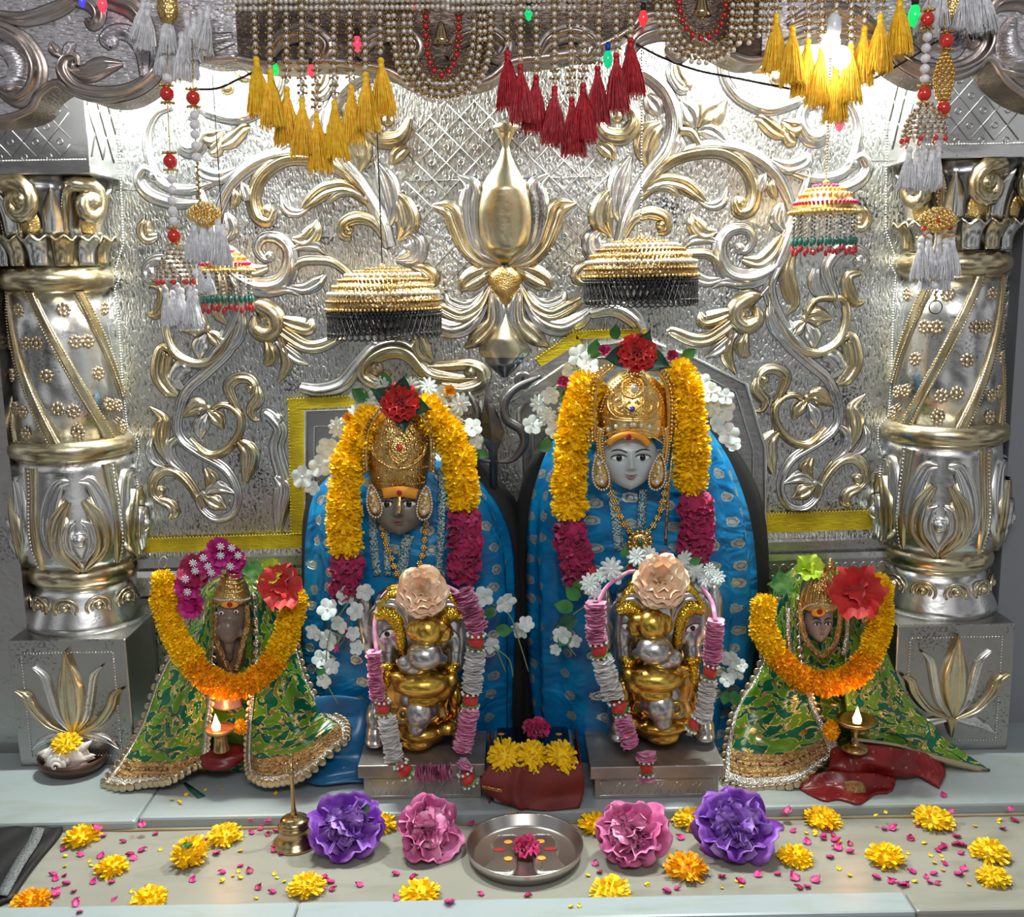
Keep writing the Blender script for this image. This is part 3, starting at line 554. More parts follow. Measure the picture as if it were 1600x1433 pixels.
# throne back plates behind the two big idols
def plate(outline, Y, label, name='throne_backplate', t=0.008):
    pts = [P(x, y, Y) for x, y in outline]; n = len(pts); c = sum(pts, Vector()) / n
    mb = MB(); mb.add([*pts, *[p + Vector((0, t, 0)) for p in pts]], [tuple(range(n))[::-1], tuple(range(n, 2 * n))] + [(i, (i + 1) % n, (i + 1) % n + n, i + n) for i in range(n)])
    tb = thing(name, label, 'backplate', (c.x, Y, 0.0))
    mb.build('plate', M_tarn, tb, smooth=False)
    mb = MB(); mb.tube([p + Vector((0, -0.002, 0)) for p in pts], 0.005, 6, closed=True); mb.build('rim', M_silver, tb)
    mb = MB(); ins = [c + (p - c) * 0.90 for p in pts]; mb.tube([p + Vector((0, -0.001, 0)) for p in ins], 0.003, 6, closed=True); mb.build('inner_beading', M_silver, tb)
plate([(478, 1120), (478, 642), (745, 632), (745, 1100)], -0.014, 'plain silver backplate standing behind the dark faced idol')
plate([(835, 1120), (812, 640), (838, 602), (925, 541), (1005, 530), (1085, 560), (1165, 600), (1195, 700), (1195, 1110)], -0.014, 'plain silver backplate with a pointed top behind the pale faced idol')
# ================================================================== PILLARS
AY = -0.03                                                    # depth of the column axis
def pillar(side):
    s = -1 if side == 'left' else 1
    mirr = lambda p: Vector((2 * XM - p[0], p[1], p[2])) if side == 'right' else Vector(p)
    def zc(y, Yp=AY - 0.12): return P(110, y, Yp).z
    def rad(hw, y): return hw * (AY - 0.0 - CAM.y) / F * 0.985
    ax = 0.5 * (P(88, 435, AY).x + P(116, 705, AY).x)
    base = mirr((ax, AY, 0.0))
    t = thing('ornate_pillar', 'embossed silver and gilt pillar on a square lotus block at the %s of the shrine' % side, 'pillar', base)
    def zl(y): return zc(y)
    cx0, cy0 = ax, AY
    def L(name, prof, m, fn=None, seg=48, **k):
        mb = MB(); mb.lathe([(rad(r, y), zl(y)) for r, y in prof][::-1], (0, 0, 0), seg, fn=fn, **k)
        mb.v = [tuple(mirr((v[0] + cx0, v[1] + cy0, v[2]))) for v in mb.v]
        if side == 'right': mb.f = [f[::-1] for f in mb.f]
        return mb.build(name, m, t)
    # capital block with lattice
    yb0, yb1 = -40, 272
    mb = MB(); x0 = P(-40, 200, -0.17).x; x1 = P(136, 200, -0.17).x; z0 = P(70, 272, -0.17).z; z1 = 1.88
    a = mirr((x0, 0, 0)).x; b = mirr((x1, 0, 0)).x
    mb.box((min(a, b), -0.17, z0), (max(a, b), 0.0, z1)); blk = mb.build('capital_block', M_silver, t, smooth=False, bevel=0.002)
    mb = MB(); d = 0.052; lx0, lx1, lz0 = x0 + 0.02, x1 - 0.035, z0 + 0.035
    for sg in (1, -1):
        for k in range(-12, 14):
            pts = []
            for q in range(0, 121):
                z = lz0 + q * 0.004; x = lx0 + k * d * 1.0 + sg * (z - lz0) * 0.86
                if lx0 <= x <= lx1 and z < 1.80: pts.append(mirr((x, -0.171, z)))
            if len(pts) > 2: mb.tube([pts[0], pts[-1]], 0.0013, 4)
    for i in range(8):
        for j in range(10):
            x = lx0 + d * (i * .5 + .5) + (0); z = lz0 + d / .86 * (j * .5 + (0.5 if i % 2 == 0 else 0)) + .0
            if (i + 1) * d * .5 < lx1 - lx0 and (i % 2) == (j % 2): 
                c = mirr((lx0 + (i + 1) * d * .5, -0.171, lz0 + d / .86 * .5 * j + (0.0 if i % 2 else 0)))
                mb.tube([c + Vector((0.006 * math.cos(a), 0, 0.006 * math.sin(a))) for a in [q * math.pi / 5 for q in range(10)]], 0.0012, 4, closed=True)
    # inner side lattice
    for sg in (1, -1):
        for k in range(-12, 14):
            pts = []
            for q in range(0, 121):
                z = lz0 + q * 0.004; y = -0.16 + k * d * 1.2 + sg * (z - lz0) * 0.6
                if -0.16 <= y <= -0.01: pts.append(mirr((x1 + 0.001, y, z)))
            if len(pts) > 2: mb.tube([pts[0], pts[-1]], 0.0013, 4)
    mb.build('lattice', M_tarn, blk)
    mb = MB(); zz = z0 + 0.028
    for q in range(36):
        c = mirr((x0 + 0.01 + (x1 - x0 - 0.02) * q / 35, -0.171, zz)); mb.sphere(c, 0.0024, 5, 3)
    mb.build('bead_border', M_silver, blk)
    # bell of the capital with volutes and leaves
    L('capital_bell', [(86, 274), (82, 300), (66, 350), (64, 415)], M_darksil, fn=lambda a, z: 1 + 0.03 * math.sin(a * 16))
    Rb = rad(80, 0)
    def onc(ang, r, z):                                       # ang 0 = toward the camera, positive = to the right
        return Vector((cx0 + r * math.sin(ang), cy0 - r * math.cos(ang), z))
    for ang in (-0.95, 0.0 - 0.05, 0.95):
        mb = MB(); pts = []; wd = []
        base_z, top_z = zl(368), zl(285)
        for k in range(26):
            u = k / 25
            if u < .5: q = u / .5; z = base_z + (top_z - base_z) * math.sin(q * math.pi / 2); r = rad(66, 0) + 0.05 * q * q; da = -0.30 + 0.12 * q * q; wd.append(0.011 + 0.006 * q)
            else:
                q = (u - .5) / .5; th = math.pi / 2 - q * 2.1 * math.pi; rr = 0.042 * (1 - .75 * q)
                z = top_z - 0.042 + rr * math.sin(th); r = rad(66, 0) + 0.05 + 0.0; da = -0.18 + (0.045 * 0 + rr * math.cos(th) * 0.9 + 0.036 * .9) / 0.17 * 1.0; wd.append(0.020 * (1 - .3 * q))
            pts.append(mirr(onc(ang + da, r, z)))
        mb.tube(pts, wd, 8); mb.sphere(mirr(onc(ang + 0.07, rad(66, 0) + 0.045, top_z - 0.036)), 0.026, 12, 8)
        mb.build('volute', G, t)
        mb = MB(); pts2 = [p + Vector((0, -0.014, 0)) for p in pts[:14]]
        for p in resample(pts2, 0.007): mb.sphere(p, 0.0026, 5, 3)
        mb.build('volute_beading', Sv, t)
        mb = MB()
        rows = []
        for i in range(9):
            v = i / 8; hw = 0.17 * math.sin(math.pi * min(1, .25 + v * .75)) ; z = zl(365) + (zl(318) - zl(365)) * v
            rows.append([mirr(onc(ang + 0.10 + hw * q / 4, rad(70, 0) + 0.028 - 0.012 * abs(q) / 4 + 0.012 * v, z)) for q in range(-4, 5)])
        mb.grid(rows); mb.build('capital_leaf', M_oldgold, t, solid=0.002)
        mb = MB(); rows = []
        for i in range(9):
            v = i / 8; hw = 0.2 * math.sin(math.pi * min(1, .35 + v * .65)); z = zl(368) + (zl(290) - zl(368)) * v
            rows.append([mirr(onc(ang + 0.48 + hw * q / 4, rad(68, 0) + 0.02 + 0.03 * v * v - 0.01 * abs(q) / 4, z)) for q in range(-4, 5)])
        mb.grid(rows); mb.build('capital_leaf', Sv, t, solid=0.002)
    # ring of cupped leaves
    for k in range(-3, 4):
        ang = k * 0.46 + 0.1; mb = MB(); rows = []
        for i in range(9):
            v = i / 8; z = zl(414) + (zl(370) - zl(414)) * v; fl = rad(62, 0) + 0.020 + 0.030 * v ** 3
            rows.append([mirr(onc(ang + 0.215 * (q / 5) * (0.80 + .2 * v), fl + 0.010 * (1 - (q / 5) ** 2) - 0.004 * v, z + (0.006 * math.cos(q * 1.25) if i == 8 else 0))) for q in range(-5, 6)])
        rows.append([p + (Vector((0, -0.006, -0.004))) for p in rows[-1]])
        mb.grid(rows); mb.build('cup_leaf', G if k % 2 else Sv, t, solid=0.003)
    # upper twisted ring
    L('neck_ring', [(72, 416), (78, 420), (84, 428), (86, 436), (84, 446), (76, 453), (72, 458)], G, fn=lambda a, z: 1 + 0.012 * math.sin(a * 20 + z * 160 * s))
    # shaft
    L('shaft', [(71, 455), (74, 520), (79, 600), (85, 694)], Sv)
    for k in range(-3, 5):                                       # spiral ribbons
        mb = MB(); rows = []
        for i in range(33):
            v = i / 32; y = 456 + (692 - 456) * v; ang = k * 0.98 - 1.25 + 1.25 * v + 0.1
            r = rad(71 + 14 * v, 0) ; w = 0.115
            if -1.75 < ang < 1.75:
                rows.append([mirr(onc(ang + w * q, r + (0.006 if abs(q) < 1 else -0.001), zl(y) + 0.02 * q * 0)) for q in (-1, -.8, -.3, .3, .8, 1)])
        if len(rows) > 2:
            mb.grid(rows); mb.build('spiral_band', G, t)
            mb = MB()
            for e in (1, 4):
                for p in resample([r_[e] for r_ in rows], 0.0068): mb.sphere(p, 0.0022, 5, 3)
            mb.build('band_beading', M_brass, t)
        if -1 <= k <= 3:
            for (v, off) in ((0.12, .5), (.34, .36), (.34, .66), (.56, .5), (.78, .36), (.8, .66), (.94, .5)):
                ang = k * 0.98 - 1.25 + 1.25 * v + 0.1 + .49 + (off - .5) * .8
                if abs(ang) > 1.5: continue
                r = rad(71 + 14 * v, 0); z = zl(456 + 236 * v); mb = MB(); c = onc(ang, r + 0.001, z)
                tx = Vector((math.cos(ang), math.sin(ang), 0)); nrm = Vector((math.sin(ang), -math.cos(ang), 0))
                for pt in range(8):
                    q = pt * math.pi / 4; cc = c + (tx * math.cos(q) + Vector((0, 0, 1)) * math.sin(q)) * 0.0115
                    mb.sphere(mirr(cc), (0.0052, 0.002, 0.0052), 6, 4)
                mb.sphere(mirr(c), (0.006, 0.003, 0.006), 8, 5)
                mb.build('rosette', M_scal, t)
    L('waist_ring', [(86, 690), (92, 694), (97, 700), (98, 708), (96, 717), (90, 722)], G, fn=lambda a, z: 1 + 0.004 * math.sin(a * 40))
    vase = [(87, 722), (88, 740), (91, 770), (96, 805), (98, 830), (96, 855), (89, 880), (82, 896)]
    def vr(y):
        for (r0, y0), (r1, y1) in zip(vase, vase[1:]):
            if y0 <= y <= y1: return rad(r0 + (r1 - r0) * (y - y0) / (y1 - y0), 0)
        return rad(87, 0)
    L('vase', vase, Sv)
    # leaves embossed on the vase
    def vleaf(name, m, pts, h):                                # pts: (ang, y, width)
        mb = MB(); rows = []
        c = crom(pts, 7)
        for i, (a, y, w) in enumerate(c):
            a2, y2, _ = c[min(i + 1, len(c) - 1)]; a1, y1, _ = c[max(i - 1, 0)]
            da, dy = (a2 - a1) * 95, (y2 - y1); l = math.hypot(da, dy) or 1; nx, ny = -dy / l, da / l
            row = []
            for k in range(9):
                q = -1 + k / 4; aa = a + nx * w * .5 * q / 95; yy = y + ny * w * .5 * q
                row.append(mirr(onc(aa, vr(min(895, max(723, yy))) + h * (1 - abs(q) ** 3) * (0.5 + .5 * min(1, abs(q) * 2)) - 0.0015, zl(yy))))
            rows.append(row)
        mb.grid(rows); return mb.build(name, m, t)
    for c0 in (-1.05, 0.38, 1.6):
        for q in (-1, 1):
            vleaf('vase_leaf', Sv, [(c0 + q * .06, 892, 8), (c0 + q * .42, 850, 26), (c0 + q * .42, 800, 34), (c0 + q * .26, 758, 26), (c0 + q * .08, 752, 8)], 0.012)
            vleaf('vase_leaf', G, [(c0 + q * .04, 893, 8), (c0 + q * .33, 860, 28), (c0 + q * .30, 815, 32), (c0 + q * .12, 782, 12)], 0.018)
            vleaf('vase_leaf', Sv, [(c0 + q * .02, 880, 6), (c0 + q * .17, 850, 18), (c0 + q * .14, 822, 16), (c0 + q * .04, 812, 4)], 0.022)
        mb = MB(); mb.sphere(mirr(onc(c0, vr(840) + 0.008, zl(842))), 0.017, 14, 9); mb.build('flower_boss', Sv, t)
    for c0 in (-0.36, 1.02):
        vleaf('vase_leaf', G, [(c0, 890, 10), (c0, 850, 22), (c0, 790, 24), (c0 - .02, 730, 30)], 0.010)
        mb = MB()
        for y in range(728, 886, 6): mb.sphere(mirr(onc(c0, vr(y) + 0.011, zl(y))), (0.004, 0.003, 0.0025), 5, 3)
        mb.build('leaf_vein', Sv, t)
    L('collar_ring', [(76, 893), (83, 897), (86, 906), (84, 918), (76, 924)], G, fn=lambda a, z: 1 + 0.006 * (1 if math.sin(a * 14) > 0 else -1))
    foot = [(74, 922), (78, 940), (84, 960), (93, 980), (97, 992)]
    L('foot', foot, Sv)
    for c0 in (-1.2, -.6, 0, .6, 1.2):
        mb = MB()
        for rr, m in ((0.030, 0), (0.017, 0)):
            pts = [mirr(onc(c0 + rr * math.cos(a) / 0.135, rad(82, 0) + 0.003 + 0.0, zl(952) + rr * math.sin(a) * .8)) for a in [-.6 + q * 4.34 / 14 for q in range(15)]]
            mb.tube(pts, 0.0035, 6)
        mb.sphere(mirr(onc(c0, rad(82, 0) + 0.004, zl(950))), 0.010, 10, 7)
        mb.build('foot_rosette', G, t)
    # square lotus block
    bx0, bx1 = P(20, 1090, -0.19).x, P(204, 1090, -0.19).x; zt = P(110, 1000, -0.19).z
    a, b = mirr((bx0, 0, 0)).x, mirr((bx1, 0, 0)).x
    mb = MB(); mb.box((min(a, b), -0.19, 0.0), (max(a, b), -0.002, zt)); bl = mb.build('lotus_block', M_tarn, t, smooth=False, bevel=0.004)
    bc = (bx0 + bx1) / 2; bw = (bx1 - bx0)
    mb = MB()
    fr = [(bx0 + .03, .025), (bx1 - .03, .025), (bx1 - .03, zt - .03), (bx0 + .03, zt - .03)]
    for p in resample([mirr((x, -0.192, z)) for x, z in fr + fr[:1]], 0.007): mb.sphere(p, 0.0022, 5, 3)
    mb.build('beaded_frame', Sv, bl)
    def brel(name, m, pts, h):
        mb = MB(); c = crom(pts, 8); rows = []
        for i, (x, z, w) in enumerate(c):
            a_, b_2 = c[max(i - 1, 0)], c[min(i + 1, len(c) - 1)]; d = Vector((b_2[0] - a_[0], 0, b_2[1] - a_[1])); d = d.normalized() if d.length > 0 else Vector((0, 0, 1)); n = Vector((-d.z, 0, d.x))
            rows.append([mirr(Vector((bc + x, -0.1895 - h * (1 - abs(q) ** 2.5) * (.55 + .45 * min(1, abs(q) * 2)), zt * z)) + n * (w * .5 * q)) for q in [-1 + k / 4 for k in range(9)]])
        mb.grid(rows); return mb.build(name, m, bl)
    brel('lotus_petal', G, [(0, .28, .01), (0, .42, .06), (0, .62, .066), (0, .8, .034), (0, .93, .003)], 0.022)
    for q in (-1, 1):
        brel('lotus_petal', Sv, [(q * .005, .28, .01), (q * .032, .40, .022), (q * .046, .58, .024), (q * .056, .72, .022), (q * .078, .80, .006)], 0.014)
        brel('lotus_petal', G, [(q * .008, .27, .01), (q * .055, .34, .024), (q * .088, .47, .03), (q * .1, .57, .026), (q * .12, .62, .008)], 0.018)
        brel('lotus_petal', Sv, [(q * .005, .26, .008), (q * .04, .24, .03), (q * .075, .20, .025), (q * .10, .14, .004)], 0.010)
    brel('lotus_petal', G, [(0, .30, .02), (0, .24, .036), (0, .12, .006)], 0.014)
    return t
pillar('left'); pillar('right')
# ================================================================== ARCH ABOVE
YA = -0.42
def arch_piece(name, outline, label, Y=YA, depth=0.10, pm=None):
    pts2 = crom(outline, 6); pts = [P(x, y, Y) for x, y in pts2]
    top = 1.98; n = len(pts)
    c = sum(pts, Vector()) / n; t = thing(name, label, 'arch', (c.x, Y, c.z))
    mb = MB(); rows = [[Vector((p.x, Y, top)) for p in pts], [Vector((p.x, Y, p.z)) for p in pts], [Vector((p.x, Y + depth, p.z)) for p in pts], [Vector((p.x, Y + depth, top)) for p in pts]]
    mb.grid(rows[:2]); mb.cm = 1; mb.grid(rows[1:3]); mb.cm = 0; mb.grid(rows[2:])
    
    for k in (0, -1): mb.add([r[k] for r in rows], [(0, 1, 2, 3)])
    mb.build('arch_panel', [pm or M_arch, M_archd], t, smooth=False)
    mb = MB(); mb.tube([p + Vector((0, -0.002, 0.004)) for p in pts], 0.008, 8)
    mb.build('arch_rim', M_archb, t)
    return t
M_archd = hammered('shaded_silver', (0.13, 0.10, 0.085), (0.06, 0.05, 0.045), 0.4, (60, 60, 240), 0.9)  # shade of the arch undersides and middle span, put into the colour
M_arch = hammered('lilac_silver', (0.74, 0.71, 0.75), (0.30, 0.28, 0.30), 0.42, (60, 60, 240), 0.9, 1.0, 0.4)
M_archb = mat('bronzed_silver', (0.40, 0.33, 0.29), 1.0, 0.33, ('noise', 40, 0.5), (0.60, 0.54, 0.52), 12)
al = arch_piece('scalloped_arch', [(-150, 120), (-60, 185), (0, 190), (45, 176), (62, 150), (90, 133), (112, 145), (150, 158), (190, 155), (225, 135), (248, 105), (270, 85), (320, 95), (372, 92)], 'left half of the scalloped silver arch with curling scrolls')
am = arch_piece('scalloped_arch', [(358, 92), (385, 98), (430, 104), (520, 100), (600, 112), (640, 130), (700, 136), (760, 128), (800, 100), (860, 92), (930, 78), (985, 50), (1005, 30), (1050, 28), (1100, 66), (1160, 96), (1200, 95)], 'dark middle span of the scalloped arch behind the pearl strings', Y=-.415, pm=M_archd)
ar = arch_piece('scalloped_arch', [(1190, 92), (1250, 60), (1320, 50), (1380, 72), (1410, 105), (1460, 128), (1510, 118), (1540, 96), (1555, 100), (1575, 130), (1620, 160), (1700, 180)], 'right half of the scalloped silver arch with curling scrolls')
def arel(par, m, pts, w, h=0.02, prof='round', nm='arch_scroll', ex=None):
    mb = MB(); relief(mb, pts, w, h, prof, Y=YA)
    for e in ex or []:
        c = P(e[0], e[1], YA); mb.sphere(c, (e[2] * S(YA), e[2] * S(YA) * .8, e[2] * S(YA)), 14, 9)
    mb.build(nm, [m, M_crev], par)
arel(al, M_archb, [(250, 95), (240, 120), (205, 142), (160, 148), (118, 138), (98, 112), (102, 92), (118, 88), (122, 102)], [8, 16, 18, 18, 16, 14, 10, 8, 5], 0.028, 'gut', ex=[(113, 102, 6)])
arel(al, M_arch, [(225, 120), (222, 80), (205, 55), (180, 50), (165, 62), (175, 75)], [8, 16, 18, 16, 14, 8], 0.026, 'gut', ex=[(178, 66, 9)])
arel(al, M_archb, [(110, 108), (135, 115), (160, 105), (192, 100)], [6, 20, 22, 4], 0.014, 'leaf')
arel(al, M_archb, [(100, 90), (85, 78), (80, 66)], [4, 12, 3], 0.012, 'leaf'); arel(al, M_arch, [(100, 88), (108, 76), (118, 68)], [4, 12, 3], 0.012, 'leaf')
arel(al, M_archb, [(0, 140), (30, 155), (52, 138), (58, 105), (40, 70), (5, 48), (-30, 40)], [12, 20, 22, 24, 22, 20, 14], 0.03, 'gut')
arel(al, M_arch, [(0, 130), (20, 130), (32, 105), (15, 80), (-5, 75)], [10, 22, 26, 22, 10], 0.02)
arel(al, M_archb, [(0, 25), (40, 30), (90, 15), (130, -10)], [10, 16, 18, 10], 0.022, 'gut')
arel(al, M_archb, [(90, -5), (140, 5), (155, 25), (145, 40), (135, 30)], [10, 18, 16, 12, 7], 0.022, 'gut', ex=[(147, 33, 6)])
arel(al, M_archb, [(165, 0), (205, 12), (228, 40), (240, 75)], [18, 24, 18, 8], 0.022, 'gut')
arel(al, M_arch, [(280, 60), (320, 68), (365, 60)], [10, 22, 12], 0.02, 'gut')
arel(ar, M_archb, [(1380, 68), (1405, 92), (1440, 110), (1490, 112), (1528, 95), (1545, 65), (1535, 40), (1512, 38), (1505, 58), (1515, 72)], [6, 14, 18, 20, 20, 18, 16, 14, 12, 8], 0.028, 'gut', ex=[(1520, 66, 12)])
arel(ar, M_arch, [(1430, 60), (1460, 75), (1490, 78), (1505, 60)], [10, 22, 20, 8], 0.02, 'gut')
arel(ar, M_archb, [(1560, 110), (1590, 120), (1625, 110)], [10, 22, 16], 0.026, 'gut'); arel(ar, M_arch, [(1582, 30), (1572, 60), (1580, 90), (1610, 100)], [10, 24, 28, 20], 0.026)
arel(ar, M_archb, [(1545, 20), (1565, 5), (1600, 5), (1640, 30)], [10, 18, 20, 20], 0.022, 'gut')
arel(ar, M_archb, [(1230, 40), (1280, 20), (1330, 25), (1370, 50)], [10, 22, 24, 14], 0.02, 'gut')
for q in range(5):
    x = 420 + q * 140
    arel(am, M_archb, [(x, 90), (x + 20, 60), (x + 60, 50), (x + 90, 70), (x + 80, 90), (x + 62, 82)], [8, 18, 20, 18, 14, 8], 0.02, 'gut', ex=[(x + 66, 78, 8)])
# ================================================================== HANGINGS
YP = -0.50
def pearl_path(mbp, mbg, pts, step=0.0125, r=0.0049, cluster=True):
    """pearls threaded with small clusters of gilt beads along a path"""
    for i, p in enumerate(resample(pts, step)):
        mbp.sphere(p, r, 7, 5)
        if cluster:
            for k in range(5):
                a = k * 2 * math.pi / 5 + i
                mbg.sphere(p + Vector((0.0072 * math.cos(a), 0.0060 * math.sin(a), step * .5)), 0.0029, 5, 3)
def tassel_mesh(m, L=0.105, w=0.020, seed=1, thin=150):
    rnd = random.Random(seed); mb = MB()
    mb.sphere((0, 0, -0.006), (0.006, 0.006, 0.007), 8, 6); mb.lathe([(0.0045, -0.010), (0.0058, -0.014), (0.0058, -0.020), (0.0046, -0.023)][::-1], (0, 0, 0), 8)
    mb.lathe([(0.0045, -0.020), (w * .42, -0.040), (w * .62, -L * .75), (w * .72, -L * .93)][::-1], (0, 0, 0), 12, fn=lambda a, z: 1 + .05 * math.sin(a * 5))
    for k in range(thin):
        a = rnd.random() * 6.283; rr = w * (.74 + .3 * rnd.random()); l = L * (.88 + .14 * rnd.random()); wob = rnd.uniform(-.25, .25)
        pts = [(0.0045 * math.cos(a), 0.0045 * math.sin(a), -0.020)]
        for u in (.35, .7, 1.0):
            q = 0.0045 + (rr - 0.0045) * (u ** .7); aa = a + wob * u
            pts.append((q * math.cos(aa) + rnd.uniform(-1, 1) * .0008, q * math.sin(aa), -0.02 - (l - 0.02) * u))
        mb.tube(pts, [0.0009, 0.0011, 0.0010, 0.0006], 3, cap=False)
    o = mb.build('tassel', m); return o
T_y = [tassel_mesh(M_ytas, 0.118, 0.023, k) for k in range(3)]; T_r = [tassel_mesh(M_rtas, 0.118, 0.024, k + 5) for k in range(3)]
T_w = [tassel_mesh(M_wtas, 0.075, 0.016, k + 9, 80) for k in range(2)]
PROTO = T_y + T_r + T_w
def valance(label, strands, tas, mul=1.0, grp=None, ytop=-14, band=None):
    """strands: (x_top, x_bottom, y_bottom)"""
    c = P(strands[len(strands) // 2][0], 0, YP)
    t = thing('pearl_valance', label, 'hanging', c, grp)
    for k, (x0, x1, y1) in enumerate(strands):
        mp, mg = MB(), MB(); dy = -0.012 * (k % 2)
        pts = [P(x0, ytop, YP + dy), P((x0 + x1) / 2, (ytop + y1) / 2, YP + dy), P(x1, y1, YP + dy)]
        pearl_path(mp, mg, pts); mp.v, n = mp.v, 0
        mp.cm = 1; mp.m = [0] * len(mp.f); mp.add(mg.v, mg.f); st = mp.build('bead_strand', [M_pearl, M_goldbead], t)
        rnd = random.Random(k); tl = (P(x1, y1, YP) - P(x1, y1 + 95 * mul, YP)).length
        inst(tas[k % 3], st, 'tassel', P(x1, y1 - 2, YP + dy), (0, R(rnd.uniform(-4, 4)), rnd.random() * 6), (1.02 * mul, 1.02 * mul, tl / 0.118 * 1.0))
    if band:
        mp = MB()
        for (a, b, yy) in band:
            for p in resample([P(a, yy, YP - 0.008), P(b, yy - (b - a) * .0105, YP - 0.008)], 0.0088): mp.sphere(p, 0.0046, 7, 5)
        mp.build('pearl_band', M_pearl, t)
    return t
YL = [(396, 400, 90), (422, 422, 110), (447, 448, 137), (471, 472, 154), (496, 494, 178), (521, 522, 158), (546, 548, 134), (569, 571, 114), (593, 595, 92)]
valance('pearl strings ending in yellow tassels at the left of the shrine top', YL, T_y, band=[(352, 700, 14), (352, 700, 3)])
RL = [(792, 793, 80), (814, 813, 102), (838, 838, 118), (866, 867, 136), (891, 893, 153), (914, 911, 131), (937, 934, 104), (963, 963, 84), (987, 985, 60)]
valance('pearl strings ending in red tassels right of the middle', RL, T_r, band=[(700, 905, 14), (700, 980, 2)])
YR = [(1213, 1213, 22), (1238, 1238, 42), (1263, 1263, 62), (1284, 1284, 76), (1308, 1306, 100), (1331, 1330, 70), (1352, 1351, 42), (1376, 1376, 22), (1404, 1406, -4)]
valance('pearl strings ending in yellow tassels at the right of the shrine top', YR, T_y, ytop=-40)
# U-shaped swags
def swag(label, cx, sets, bellp, ytop):
    t = thing('bead_swag', label, 'hanging', P(cx, 40, YP))
    for k, (hw, yb, red, off) in enumerate(sets):
        pts = []
        for q in range(33):
            a = math.pi * q / 32; x = cx + off - hw * math.cos(a); y = ytop + (yb - ytop) * math.sin(a) ** .55
            pts.append(P(x, y, YP + 0.004 * k))
        mp, mg = MB(), MB(); pearl_path(mp, mg, pts, 0.0132 if not red else 0.0155, 0.0052 if not red else 0.0064)
        mp.cm = 1; mp.m = [0] * len(mp.f); mp.add(mg.v, mg.f); mp.build('ruby_bead_loop' if red else 'pearl_loop', [M_redbead if red else M_pearl, M_goldbead], t)
    b = P(*bellp, YP); mb = MB(); k = 1.0
    mb.lathe([(0.002, 0.030), (0.006, 0.026), (0.010, 0.012), (0.013, 0.002), (0.018, -0.008)][::-1], b, 18); mb.sphere(b + Vector((0, 0, -0.010)), 0.005, 8, 6); mb.tube([b + Vector((0, 0, .03)), b + Vector((0, 0, .07))], 0.0015, 5)
    mb.build('bell', M_bell, t)
swag('nested pearl loops with a ruby red inner loop left of the red tassels', 691, [(76, 158, 0, 0), (60, 146, 0, 0), (50, 132, 0, 0), (26, 118, 1, 0), (72, 148, 0, 3)], (690, 62), 12)
swag('nested pearl loops with a ruby red inner loop right of the red tassels', 1098, [(72, 98, 0, 0), (60, 88, 0, 0), (54, 78, 0, 2), (38, 60, 1, 0)], (1096, 18), -40)
# loose pearl strands right of second swag
t = thing('pearl_curtain', 'dense gilt pearl strands between the red beaded loop and the right yellow tassels', 'hanging', P(1180, 20, YP))
for k in range(5):
    x = 1142 + k * 15; mp, mg = MB(), MB(); pearl_path(mp, mg, [P(x + 6, -40, YP), P(x - 2, 84 - k * 7, YP)]); mp.cm = 1; mp.m = [0] * len(mp.f); mp.add(mg.v, mg.f); mp.build('bead_strand', [M_pearl, M_goldbead], t)
t = thing('pearl_curtain', 'short pearl strands between the left yellow tassels and the first beaded loop', 'hanging', P(618, 20, YP))
for k in range(2):
    x = 606 + k * 150; mp, mg = MB(), MB(); pearl_path(mp, mg, [P(x, -10, YP), P(x + 2, 70, YP)]); mp.cm = 1; mp.m = [0] * len(mp.f); mp.add(mg.v, mg.f); mp.build('bead_strand', [M_pearl, M_goldbead], t)
# long bead hangings at the sides
YH = -0.50
def dome_beads(t, c, w, h, red=True):
    mp, mg, mr = MB(), MB(), MB()
    for i in range(7):
        v = i / 6; z = c.z + h * (1 - v); r = w * (0.3 + .7 * math.sin(v * math.pi / 2) ** .8); n = max(8, int(r * 2 * math.pi / 0.0062))
        for k in range(n):
            a = 2 * math.pi * k / n + i * .2; (mp if (i + k) % 2 else mg).sphere((c.x + r * math.cos(a), c.y + r * math.sin(a), z), 0.003, 5, 4)
    for k in range(9):
        a = 2 * math.pi * k / 9; r = w * 1.02; mr.sphere((c.x + r * math.cos(a), c.y + r * math.sin(a), c.z - 0.010), 0.0052, 7, 5)
        mp.sphere((c.x + r * math.cos(a), c.y + r * math.sin(a), c.z - 0.018), 0.0032, 5, 4)
    mp.cm = 1; mp.m = [0] * len(mp.f); mp.add(mg.v, mg.f); mp.build('bead_dome', [M_pearl, M_goldbead], t)
    if red: mr.build('red_bead_ring', M_coral, t)
